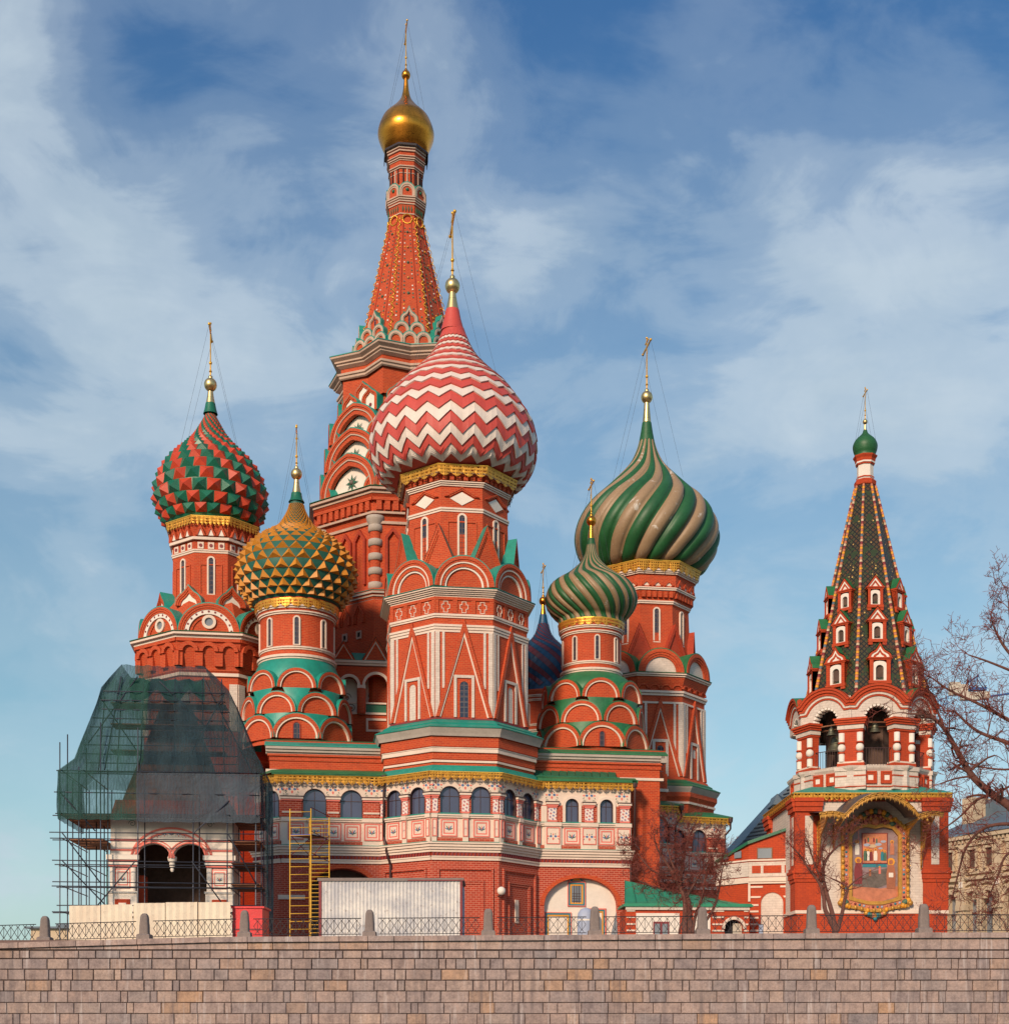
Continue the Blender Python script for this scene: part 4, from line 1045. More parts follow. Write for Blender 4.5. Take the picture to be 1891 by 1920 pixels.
# ---------------------------------------------------------------- gallery and base of the cathedral
# heights in S units (above the eye)
G = dict(val=425, valb=412, arch=405, cap1=392, cap0=384, par1=352, par0=303, cor1=302, cor0=285, den0=279, band0=271, g0=BASEZ)
def arcade(m, fr, u0, u1, w, z0, zs, z1, ops, mt, dep=9, spring=1.0, pmt=None):
    """wall with round-headed openings [(centre, half width)]; piers from z0, arches spring at zs"""
    ops = sorted(ops); x = u0; ed = []
    for c, h in ops: ed.append((x, c - h)); x = c + h
    ed.append((x, u1))
    for a, b in ed:
        if b - a > .02: m.box(a, b, w - dep, w, zs, z1, mt, fr=fr, back=False); m.box(a, b, w - dep, w - .25, z0, zs, pmt or mt, fr=fr, back=False)
    for c, h in ops:
        A = arc(c, zs, h, spring, n=16); T_ = [(c + h - 2 * h * i / 16, z1) for i in range(17)]
        m.band(T_, A, w - dep, w, mt, fr=fr, ends=False)
gal = MB(Fr(0, 0, 0, 0, 1)).__class__(S)
gal_roof = MB(S); gal_st = MB(S)
def gal_low(fr, u0, u1, w, arch=None, mt='pink_shade_brick', niche=None, corn=True):
    """brick ground storey with cornice, dentils and white band"""
    g = G
    if arch:
        c, h, sp, ky = arch
        arcade(gal, fr, u0, u1, w, g['g0'], sp, g['den0'], [(c, h)], mt, 26, ky)
        o = arc(c, sp, h + 8, (ky * h + 7) / (h + 8), n=20); i_ = arc(c, sp, h, ky, n=20); gal.band(o, i_, w - 2, w + 1.3, 'red_brick', fr=fr)
    else: gal.box(u0, u1, w - 10, w, g['g0'], g['den0'], mt, fr=fr, back=False)
    gal_st.box(u0, u1, w - 2, w + 3, g['band0'], g['band0'] + 7, 'white_stone', fr=fr); gal_st.box(u0, u1, w - 2, w + 4.4, g['band0'] + 5, g['band0'] + 7.2, 'white_stone', fr=fr)
    n = int((u1 - u0) / 6.5)
    for i in range(n):
        x = u0 + (u1 - u0) * (i + .5) / n; gal.box(x - 1.7, x + 1.7, w - 2, w + 4.6, g['den0'], g['cor0'], 'maroon', fr=fr, back=False)
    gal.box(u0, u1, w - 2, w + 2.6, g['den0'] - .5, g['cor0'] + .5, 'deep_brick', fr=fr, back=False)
    for i, (a, b, p) in enumerate(((285, 289, 5), (289.5, 293.5, 7.5), (294, 298.5, 10), (299, 302, 12.5))): gal_st.box(u0 - (p * .4), u1 + (p * .4), w - 2, w + p, a, b, 'white_stone', fr=fr)
    gal_st.box(u0, u1, w - 2, w + 13, 302, 303, 'teal_roof', fr=fr)
def gal_parapet(fr, u0, u1, w, panels, parent, pil=()):
    g = G; m = MB(fr)
    m.box(u0, u1, w - 9, w, 303, 352, 'white_stone', back=False); m.box(u0, u1, w - 3, w + 1.2, 303, 311, 'pink_shade_brick', back=False)
    m.box(u0 - 1, u1 + 1, w - 3, w + 3.4, 346, 349, 'white_stone'); m.box(u0 - 1, u1 + 1, w - 3, w + 5.4, 349.2, 352, 'white_stone'); m.box(u0 - 1, u1 + 1, w - 3, w + 5.8, 352, 353.2, 'teal_roof')
    for a, b in pil:
        m.box(a, b, w - 2, w + 4, 303, 346, 'white_stone'); m.box(a - 1, b + 1, w - 2, w + 6.6, 345.6, 352.4, 'white_stone')
    m.build('parapet', parent)
    for cu, hw, kind, pr in panels:
        m = MB(fr); W_ = w + pr; zc = 328; hh = 15.5
        def sq(h1, v1): return [(cu + h1, zc - v1), (cu + h1, zc + v1), (cu - h1, zc + v1), (cu - h1, zc - v1), (cu + h1, zc - v1)]
        if kind == 'deep':
            m.band(sq(hw, hh), sq(hw - 2.2, hh - 2.2), W_ - 1, W_ + 1.6, 'pink', ends=False); m.band(sq(hw - 2.2, hh - 2.2), sq(hw - 4.6, hh - 4.6), W_ - 1, W_ + 1.0, 'white_stone', ends=False); m.band(sq(hw - 4.6, hh - 4.6), sq(hw - 7, hh - 7), W_ - 1, W_ + .6, 'pink', ends=False)
            s_ = hw - 7; m.prism(sq(s_, hh - 7)[:4], W_ - 1, W_ + .25, 'white_stone')
        else:
            m.band(sq(hw, hh), sq(hw - 1.6, hh - 1.6), W_ - 1, W_ + 1.2, 'pink', ends=False); s_ = hw - 2; m.prism(sq(hw - 1.6, hh - 1.6)[:4], W_ - 1, W_ + .3, 'white_stone')
        motif(m, cu, W_ + .45, zc - (1 if kind != 'deep' else 0), min(s_, 12) * 1.35, kind=1 if kind == 'deep' else 0)
        m.build('painted_panel', parent)
def pier_deco(fr, u0, u1, w, parent, style='lozenge'):
    m = MB(fr)
    if style == 'lozenge':
        m.box(u0 + 1.2, u1 - 1.2, w - 1, w + 2.0, 357, 380, 'painted_lozenge'); m.box(u0, u1, w - 1, w + 3.2, 353.2, 357, 'pink'); m.box(u0, u1, w - 1, w + 3.4, 380, 383, 'pink')
    else:
        m.box(u0 + .6, u1 - .6, w - 1, w + 1.8, 353.2, 383, 'pink_shade_brick'); m.box(u0, u1, w - 1, w + 3.2, 361, 364, 'white_stone')
    m.box(u0 - 1.5, u1 + 1.5, w - 1, w + 4.4, 383, 386, 'pink'); m.box(u0 - 3, u1 + 3, w - 1, w + 6, 386.2, 390, 'white_stone'); m.box(u0 - 4, u1 + 4, w - 1, w + 7, 390, 391.6, 'pipe_brown')
    m.build('pier', parent)
def gal_top(fr, u0, u1, w, ops, parent, deco='lozenge', frame_=False, zs=385, zt=423, motifs=True, wall='white_stone'):
    m = MB(fr); arcade(m, fr, u0, u1, w, 353, zs, zt, ops, wall, 12, pmt='pink_shade_brick')
    m.build('arcade_wall', parent)
    for c, h in ops:
        m = MB(fr); i_ = [(c + h, 353)] + arc(c, zs, h, n=14) + [(c - h, 353)]
        if frame_:
            o = [(c + h + 5, 353)] + arc(c, zs, h + 5, n=14) + [(c - h - 5, 353)]; m.band(o, i_, w - 2, w + 2.6, 'white_stone')
        r = [(c + h - .1, 353)] + arc(c, zs, h - .1, n=14) + [(c - h + .1, 353)]; r2 = [(c + h - 1.2, 353)] + arc(c, zs, h - 1.2, n=14) + [(c - h + 1.2, 353)]
        m.band(r, r2, w - 6, w + .6, 'pipe_brown'); m.poly([(x, w - 5.5, z) for x, z in r2], 'plain_glass')
        m.box(c - h, c + h, w - 6, w + 2, 352.8, 354.6, 'teal_roof')
        m.box(c - h + 1, c + h - 1, w - 5.4, w - 4.6, 384, 385, 'pipe_brown'); m.box(c - .5, c + .5, w - 5.4, w - 4.6, 354, 384 + h * .9, 'pipe_brown')
        m.build('window', parent)
    if motifs:
        m = MB(fr); ed = [u0] + sorted([c for c, h in ops]) + [u1]
        for i in range(len(ed) - 1):
            c = (ed[i] + ed[i + 1]) / 2
            if i == 0: c = (u0 + ops[0][0] - ops[0][1]) / 2
            if i == len(ed) - 2: c = (u1 + ops[-1][0] + ops[-1][1]) / 2
            motif(m, c, w + .3, 404, 15, kind=0)
            for s in (-1, 1): scroll(m, c + s * 13, w + .3, 411, 3.6, sgn=s, t=.55)
            for s in (-1, 1): scroll(m, c + s * 9, w + .3, 393.5, 2.6, sgn=-s, t=.5)
        m.build('painted_flowers', parent)
# bay (three visible faces) -----------------------------------------------------------------
A8 = 145; E = e8(A8)
gp = MB(S); gallery = None
core = MB(S)
core.box(-345, 385, -330, 20, BASEZ, 470, 'red_brick', back=False)
core.box(-346, 387, -331, 22, 462, 470, 'red_brick', back=False)
core.box(-349, 389, -333, 25, 470, 474, 'red_brick', back=False)
gallery = core.build('base_storey', cath, label='red brick base storey with painted arcade gallery')
m = MB(S)
for a, b in ((-352, -137), (137, 392)):
    for z0, z1, p in ((474, 477, 4), (477, 482, 8), (482, 487, 11)): m.box(a, b if b > 0 and p else b, 10, 20 + p, z0, z1, 'grey_stone')
    m.box(a, b, 10, 22.5, 441, 446, 'white_stone')
m.box(385, 396, -330, 31, 474, 487, 'grey_stone', back=False); m.build('gutter_cornice', gallery)
m = MB(S)
for a, b, mt, z9 in ((-354, -137, 'teal_roof', 0), (137, 398, 'green_roof', 0)):
    m.box(a, b, 8, 32, 487, 489.4, mt)
    m.grid([[(a, 31, 489.4), (b, 31, 489.4)], [(a, 12, 498), (b, 12, 498)]], mt, False); m.box(a, b, 6, 12, 489, 500, 'maroon' if mt == 'x' else 'orange_paint')
    m.grid([[(a, 12, 500.3), (b, 12, 500.3)], [(a, -90, 522), (b, -90, 522)], [(a, -330, 545), (b, -330, 545)]], 'green_roof', False)
m.build('base_roof', gallery)
for k, f in faces(S, ks=[-2, -1, 0, 1, 2]):
    if abs(k) < 2 or True:
        side = abs(k) == 2
    if side: continue
    gal_low(f, -E, E, A8)
    pil = ((-E, -E + 9), (E - 9, E), (-5, 5)) 
    gal_parapet(f, -E, E, A8, [(-29, 14.5, 'deep', 0), (29, 14.5, 'deep', 0), (0, 4.6, 'flat', 4.2), (-E + 5, 4.4, 'flat', 4.2), (E - 5, 4.4, 'flat', 4.2)], gallery, pil)
    gal_top(f, -E, E, A8, [(-27.5, 17.5), (27.5, 17.5)], gallery)
    for a, b in ((-E + .5, -E + 12), (-7.5, 7.5), (E - 12, E - .5)): pier_deco(f, a, b, A8, gallery)
    m = MB(f)  # stepped brick niches on the ground storey
    def sq(h1, z0, z1): return [(h1, z0), (h1, z1), (-h1, z1), (-h1, z0)]
    m.band(sq(50, 84, 258), sq(46, 84, 254), A8 - 1, A8 + 3.5, 'pink_shade_brick'); m.band(sq(33, 84, 236), sq(30, 84, 233), A8 - 1, A8 + 2.6, 'pink_shade_brick'); m.band(sq(30, 84, 233), sq(27, 84, 229), A8 - 1, A8 + 1.5, 'pink_shade_brick'); m.build('brick_niche', gallery)
    if k >= 0:
        m = MB(f); cu = -33 if k == 0 else -8; zb = 163; o = [(cu - 5, zb), (cu + 5, zb), (cu + 5, zb + 42), (cu - 5, zb + 42)]
        m.prism(o, A8 - 1, A8 + 1.6, 'white_stone'); i_ = [(cu + 2.6, zb + 4)] + arc(cu, zb + 30, 2.6, 1, .6, n=8) + [(cu - 2.6, zb + 4)]; m.poly([(x, A8 + 1.9, z) for x, z in i_], 'grey_stone'); m.build('window', gallery)
    for zz in (106, 96): gal_st.box(-E, E, A8 - 2, A8 + 2, zz, zz + 4, 'white_stone', fr=f)
    m = MB(f); e2 = e8(156); e1 = e8(137)
    m.grid([[(-e2, 156, 425), (e2, 156, 425)], [(-e8(148), 148, 430), (e8(148), 148, 430)], [(-e1, 136.5, 441), (e1, 136.5, 441)]], 'teal_roof', False); m.poly([(-e2, 156, 425), (e2, 156, 425), (E, 144, 423), (-E, 144, 423)], 'maroon'); m.build('gallery_roof', gallery)
    flat_valance(f, gallery, -e2, e2, 156, 424.8, 12.5, 12)
# left straight part -----------------------------------------------------------------------
W0 = 60
gal_low(S, -323, -A8, W0, (-214, 58, 222, .70))
gal_parapet(S, -323, -A8, W0, [(-297, 14, 'deep', 4.3), (-261, 14, 'deep', 0), (-230, 14, 'deep', 0), (-196, 15, 'deep', 0), (-161, 14, 'deep', 4.3)], gallery, ((-323, -280), (-178, -146)))
gal_top(S, -323, -A8, W0, [(-264, 21), (-198, 20)], gallery)
for a, b in ((-322, -287), (-241, -220), (-176, -147)): pier_deco(S, a, b, W0, gallery, 'brick')
flat_valance(S, gallery, -336, -137, 72, 427, 14, 12.5)
m = MB(S); m.box(-340, -134, 66, 76, 428, 431, 'green_roof')
m.grid([[(-341, 77, 430), (-134, 77, 430)], [(-341, 60, 438), (-134, 60, 438)], [(-320, 22, 447), (-134, 22, 447)]], 'green_roof', False); m.grid([[(-341, 77, 430), (-341, 60, 438), (-320, 22, 447)], [(-375, 20, 430), (-365, 10, 438), (-345, -10, 447)]], 'green_roof', False); m.build('gallery_roof', gallery)
# left end, turned back towards the porch
f = S.at(-323, W0, 0, -45)
gal_low(f, -70, 0, 0); gal_parapet(f, -70, 0, 0, [(-18, 13, 'deep', 0), (-52, 13, 'deep', 0)], gallery, ())
gal_top(f, -70, 0, 0, [(-24, 18)], gallery); flat_valance(f, gallery, -70, 6, 11, 427, 14, 12.5)
# corner pier of the open arch
m = MB(S); m.box(-326, -284, W0 - 20, W0 + 3, 84, 208, 'pink_shade_brick'); m.box(-329, -281, W0 - 20, W0 + 6, 205, 213, 'white_stone'); m.box(-288, -282, W0 - 24, W0 - 4, 84, 230, 'dark_stone_shade'); m.build('pier', gallery)
m = MB(S); m.box(-330, -146, 20.5, 22, 84, 280, 'dark_stone_shade'); m.box(-330, -146, 20, W0 - 10, 268, 278, 'dark_stone_shade'); m.build('arch_shade_panel', gallery)  # dark panel behind the open arch, its shade put into the colour
# right straight part ----------------------------------------------------------------------
gal_low(S, A8, 319, W0, (225, 69, 200, .74))
gal_parapet(S, A8, 319, W0, [(172, 12.5, 'flat', 4.3), (208, 15, 'deep', 0), (240, 13, 'flat', 4.3), (273, 15, 'deep', 0), (305, 12.5, 'flat', 4.3)], gallery, ((156, 187), (224, 256), (290, 319)))
gal_top(S, A8, 319, W0, [(208, 12.5), (273, 12.5)], gallery, frame_=True)
for a, b in ((162, 180), (231, 249), (298, 317)): pier_deco(S, a, b, W0, gallery)
m = MB(S)
for a, b in ((150, 161), (181, 188), (226, 230), (250, 254), (292, 297)): m.box(a, b, W0 - 1, W0 + 1, 354, 383, 'white_stone' if (a in (150,)) else 'pink_shade_brick')
m.build('pier_strip', gallery)
flat_valance(S, gallery, 143, 326, 70, 427, 13, 12.5)
m = MB(S); m.box(142, 328, 64, 74, 427.6, 432, 'green_roof')
m.grid([[(142, 74, 432), (328, 74, 432)], [(142, 50, 440), (330, 50, 440)]], 'green_roof', False)
for i in range(10):
    a = 140 + i * 15.5; m.poly([(a, 50, 440), (a + 15, 49, 440), (a + 19, 22, 455), (a + 4, 23, 455.8)], 'dark_green')
m.box(140, 300, 22, 51, 438, 441, 'dark_green'); m.box(319, 330, 20, 74, 427, 433, 'green_roof'); m.build('gallery_roof', gallery)
# whitewashed wall under the right arch with painted window and doors
m = MB(S); m.box(150, 300, W0 - 16, W0 - 13, 84, 262, 'bare_pale', back=False); m.build('whitewashed_wall', gallery)
wz = W0 - 13
def painted_frame(name, cu, hw, z0, z1, inner, roof=False, bars=True):
    m = MB(S)
    for i, (t, mt) in enumerate(((0, 'pink'), (1.6, 'teal_paint'), (4.6, 'mustard'))):
        t2 = (1.6, 4.6, 7.4)[i]
        o = [(cu + hw - t, z0 + t * roof), (cu + hw - t, z1 - t), (cu - hw + t, z1 - t), (cu - hw + t, z0 + t * roof)]; i_ = [(cu + hw - t2, z0 + t2 * roof), (cu + hw - t2, z1 - t2), (cu - hw + t2, z1 - t2), (cu - hw + t2, z0 + t2 * roof)]
        if roof: o.append(o[0]); i_.append(i_[0])
        m.band(o, i_, wz - 1, wz + 2.6 - i * .7, mt, ends=not roof)
    m.poly([(cu - hw + 7.4, wz + .3, z0 + 1), (cu + hw - 7.4, wz + .3, z0 + 1), (cu + hw - 7.4, wz + .3, z1 - 7.4), (cu - hw + 7.4, wz + .3, z1 - 7.4)], inner)
    if roof:
        for k, mt, p in ((1.0, 'pink', 3), (.80, 'teal_paint', 3.2), (.5, 'mustard', 3.4)):
            m.prism([(cu - hw * k, z1 + .2 + (1 - k) * 3), (cu + hw * k, z1 + .2 + (1 - k) * 3), (cu, z1 + 17 * k + (1 - k) * 5)], wz - 1, wz + p, mt)
        for i in (-1.5, 0, 1.5): m.box(cu + i * 3 - .5, cu + i * 3 + .5, wz, wz + 1.4, z0 + 6, z1 - 7, 'pipe_brown')
        for i in range(1, 5): m.box(cu - 8, cu + 8, wz, wz + 1.2, z0 + 5 + i * 4.6, z0 + 5.8 + i * 4.6, 'pipe_brown')
    m.build(name, gallery)
painted_frame('window', 219, 17, 199, 245, 'grey_glass', True)
painted_frame('doorway', 184, 25, 84, 188, 'bare_pale'); 
m = MB(S); o = [(275, 84), (275, 196), (235, 196), (235, 84)]
for i, mt in enumerate(('pink', 'teal_paint', 'mustard')):
    t = i * 2.6; t2 = t + 2.6; m.band([(275 - t, 84), (275 - t, 196 - t), (235 + t, 196 - t), (235 + t, 84)], [(275 - t2, 84), (275 - t2, 196 - t2), (235 + t2, 196 - t2), (235 + t2, 84)], wz - 1, wz + 2.4 - i * .6, mt)
m.poly([(x, wz + .4, z) for x, z in [(267, 84)] + arc(255, 172, 12, n=10) + [(243, 84)]], 'grey_glass'); m.build('doorway', gallery)
gal.fr = S; gal.build('ground_storey_wall', gallery); gal_st.build('stone_moulding', gallery)
# drainpipes
def pipe(pts, r, parent, hopper=True, mt='pipe_brown', name='drainpipe'):
    m = MB(S)
    for a, b in zip(pts, pts[1:]): m.tube(a, b, r, r, mt, 8)
    if hopper: m.lathe([(r * 2.2, pts[0][2]), (r * 2.6, pts[0][2] + 6), (r * 2.6, pts[0][2] + 8), (.1, pts[0][2] + 8)], 10, mt, False, S.at(pts[0][0], pts[0][1], 0))
    return m.build(name, parent)
pipe([(-140, 74, 422), (-140, 70, 318), (-136, 84, 300), (-136, 84, 290), (-129, 84, 268), (-129, 82, 150)], 2.1, gallery)
pipe([(325, 70, 420), (325, 66, 316), (332, 76, 304)], 1.9, gallery)
pipe([(318, 66, 276), (318, 66, 190), (333, 74, 165), (336, 74, 84)], 1.9, gallery, False)
# recessed right-hand galleries (further back, two steps)
def far_gallery(px0, Y0, px1, Y1, ops, tops, parent, deco, zshift=0.0, low=True):
    f, L = wallframe(px0, Y0, px1, Y1); k = KS
    f = Fr(f.x, f.y, f.z, f.ang, k); L /= k
    gal2 = MB(f)
    gal_top(f, 0, L, 0, ops, parent); gal_parapet(f, 0, L, 0, tops, parent, ())
    for a, b in deco[0]: pier_deco(f, a, b, 0, parent, deco[1])
    m = MB(f); m.box(0, L, -10, 0, 84, 285, 'pink_shade_brick', back=False)
    for a, b, p in ((271, 277, 4), (285, 289, 5), (289.5, 293.5, 7.5), (294, 298.5, 10), (299, 303, 12.5)): m.box(-2, L + p * .6, -2, p, a, b, 'white_stone')
    m.box(L - 1, L + .5, -60, 0, 84, 423, 'white_stone', back=False)
    m.build('gallery_wall', parent)
    flat_valance(f, parent, -4, L + 8, 12, 427, 13, 12.5); flat_valance(f.at(L + 8, 12, 0, 90), parent, 0, 60, 0, 427, 13, 12.5)
    m = MB(f); m.box(-6, L + 10, -60, 14, 427.6, 432, 'green_roof'); m.grid([[(-6, 14, 432), (L + 10, 14, 432)], [(-6, -30, 446), (L - 20, -30, 446)]], 'green_roof', False); m.poly([(L + 10, 14, 432), (L + 10, -60, 432), (L - 20, -30, 446)], 'green_roof'); m.build('gallery_roof', parent)
    return f, L
f1, L1 = far_gallery(1176, 87.5, 1268, 88.6, [(24, 16), (70, 23)], [(20, 12, 'flat', 0), (52, 14, 'deep', 0), (88, 12, 'flat', 0)], gallery, (((38, 50), (94, 106)), 'lozenge'))
f2, L2 = far_gallery(1258, 92.8, 1360, 94.2, [(18, 15), (68, 17)], [(20, 12, 'flat', 0), (56, 14, 'deep', 0), (90, 13, 'flat', 0)], gallery, (((35, 48), (90, 112)), 'brick'))
for f, L, zt in ((f1, L1, 420), (f2, L2, 420)):
    m = MB(f)
    pts = [(L + 4, 14, 424), (L + 4, 14, 405), (L - 5, 6, 392), (L - 5, 6, 84)]
    for a, b in zip(pts, pts[1:]): m.tube(a, b, 2, 2, 'pipe_brown', 8)
    m.lathe([(4.5, 420), (5.5, 428), (5.5, 430), (.1, 430)], 10, 'pipe_brown', False, f.at(L + 4, 14, 0)); m.build('drainpipe', gallery)
# filler masonry behind the far galleries with one blind arch
f, L = wallframe(1176, 88.2, 1250, 89); f = Fr(f.x, f.y, f.z, f.ang, KS); L /= KS
m = MB(f); m.box(0, L, -80, -4, 84, 462, 'red_brick', back=False); m.box(-1, L + 3, -80, 0, 462, 468, 'white_stone', back=False); m.box(0, L + 1, -80, -2, 468, 500, 'red_brick', back=False)
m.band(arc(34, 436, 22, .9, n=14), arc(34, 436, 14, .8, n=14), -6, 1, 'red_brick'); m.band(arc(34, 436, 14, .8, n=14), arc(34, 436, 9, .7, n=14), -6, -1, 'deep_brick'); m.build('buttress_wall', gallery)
# ---- small arcaded passage between the yellow dome and the red-white tower
f, L = wallframe(618, 89, 742, 89.6); f = Fr(f.x, f.y, f.z, f.ang, 89 / F); L /= f.k
zz = lambda y: HY - y
m = MB(f)
ops = [(37, 15), (87, 21)]
arcade(m, f, 0, L, 0, zz(1336), zz(1283), zz(1246), ops, 'red_brick', 12)
m.box(0, L, -12, 0, zz(1400), zz(1336), 'red_brick', back=False); m.box(0, L, -40, -38, zz(1400), zz(1246), 'bare_pale', back=False)
m.box(0, L, -40, 0, zz(1248), zz(1246), 'dark_stone_shade')
passage = m.build('passage', gallery, label='small arcaded passage between two towers')
# (sub-parts are siblings of the passage: three levels only)
m = MB(f)
for a, b, p in ((1246, 1242, 2), (1241.5, 1237, 4), (1318, 1315, 2), (1338, 1334, 3)): m.box(-2, L + 2, -2, p, zz(a), zz(b), 'white_stone')
for c, h in ops: m.band(arc(c, zz(1283), h + 5, n=16), arc(c, zz(1283), h, n=16), -3, 3, 'white_stone')
for c in (59,): m.box(c - 8, c + 8, -2, 4, zz(1290), zz(1283), 'white_stone')
m.band([(68, zz(1370)), (68, zz(1345)), (112, zz(1345)), (112, zz(1370)), (68, zz(1370))][::-1], [(72, zz(1366)), (72, zz(1349)), (108, zz(1349)), (108, zz(1366)), (72, zz(1366))][::-1], -1, 2.5, 'white_stone', ends=False)
m.build('stone_moulding', gallery)
m = MB(f); m.tube((59, 2, zz(1338)), (59, 2, zz(1290)), 8.5, 8.5, 'red_brick', 14); m.build('column', gallery)
m = MB(f); m.box(68, 108, -4, -1, zz(1336), zz(1316), 'dark_green')
m.build('shutter', gallery)
m = MB(f)
for cx2, cz2, s_ in ((80, 1295, 1), (98, 1295, -1), (80, 1318, -1), (98, 1312, 1), (33, 1298, 1), (42, 1318, -1), (34, 1325, 1)): scroll(m, cx2, -37.5, zz(cz2), 8.5, mt='scene_dark', sgn=s_, t=1.3); m.prism([(cx2 + 3 * math.cos(b), zz(cz2) + 3 * math.sin(b)) for b in [j * PI / 3 for j in range(6)]], -38, -37.2, 'painted_earth')
m.build('painted_flowers', gallery)
for c, hw, h in ((26, 22, 36), (86, 26, 44), (136, 24, 40)): gable(f, gallery, c, 0, zz(1237), hw, h, 40, white=True)
m = MB(f); m.grid([[(-5, 4, zz(1237)), (L + 5, 4, zz(1237))], [(-5, -40, zz(1212)), (L + 5, -40, zz(1212))]], 'teal_roof', False); m.build('gallery_roof', gallery)
# ---------------------------------------------------------------- bell tower with the icon
BT = frame(1621, 72, 0)
kb = 80 / 72
belf = thing('bell_tower', (BT.x, BT.y, PLZ), 'orange bell tower with tall tiled tent roof and small green onion dome', 'bell tower')
z_ = lambda y, a=0: H(y, a)
BZ = BASEZ * kb
OR, WH = 'orange_paint', 'white_brick'
BO = BT.at(-8, 0); BQ = BT.at(-23, 0)
Q = 133   # half side of the square base
m = MB(BQ)
m.box(-Q, Q, -Q, Q, BZ, z_(1500, Q), WH, back=False)
m.box(-Q - 1, Q + 1, -Q, Q + 2, BZ, z_(1708, Q), OR, back=False)
base = m.build('square_base', belf)
for f in (BQ, BQ.rot(-90), BQ.rot(90)):
    m = MB(f)
    for s in (-1, 1):
        a, b = sorted((s * (Q + 1.5), s * (Q - 42))); d = Q + 3.2
        m.box(a, b, Q - 2, d, z_(1708, Q), z_(1500, Q), OR)
        if f is BQ and s == -1: a2, b2 = a - 1, b
        for y0, y1, p in ((1522, 1513, 4), (1513, 1504, 6), (1504, 1497, 8), (1633, 1627, 3), (1638, 1633, 6), (1648, 1638, 4), (1654, 1648, 2)): m.box(a - p * .5, b + p * .5, Q - 2, d + p, z_(y0, Q), z_(y1, Q), OR)
        c = s * (Q - 21); m.box(c - 7, c + 7, Q - 2, d + .6, z_(1621, Q), z_(1530, Q), WH)
    m.box(-Q, Q, Q - 2, Q + 4, z_(1503, Q), z_(1496, Q), OR); m.box(-Q - 3, Q + 3, Q - 2, Q + 3.4, z_(1713, Q), z_(1707, Q), 'white_stone'); m.build('pilaster', belf)
m = MB(BQ); m.box(-Q - 9, Q + 9, -Q - 9, Q + 9, z_(1490, Q), z_(1487, Q), 'teal_roof'); m.grid([[(sx * (Q + 9), sy * (Q + 9), z_(1487, Q)) for sx, sy in ((-1, -1), (1, -1), (1, 1), (-1, 1))], [(sx * 100, sy * 100, z_(1474, 110)) for sx, sy in ((-1, -1), (1, -1), (1, 1), (-1, 1))]], 'teal_roof', False, True); m.build('skirt_roof', belf)
for f in (BQ, BQ.rot(-90)): flat_valance(f, belf, -Q - 8, Q + 8, Q + 8, z_(1489, Q), 11, 9)
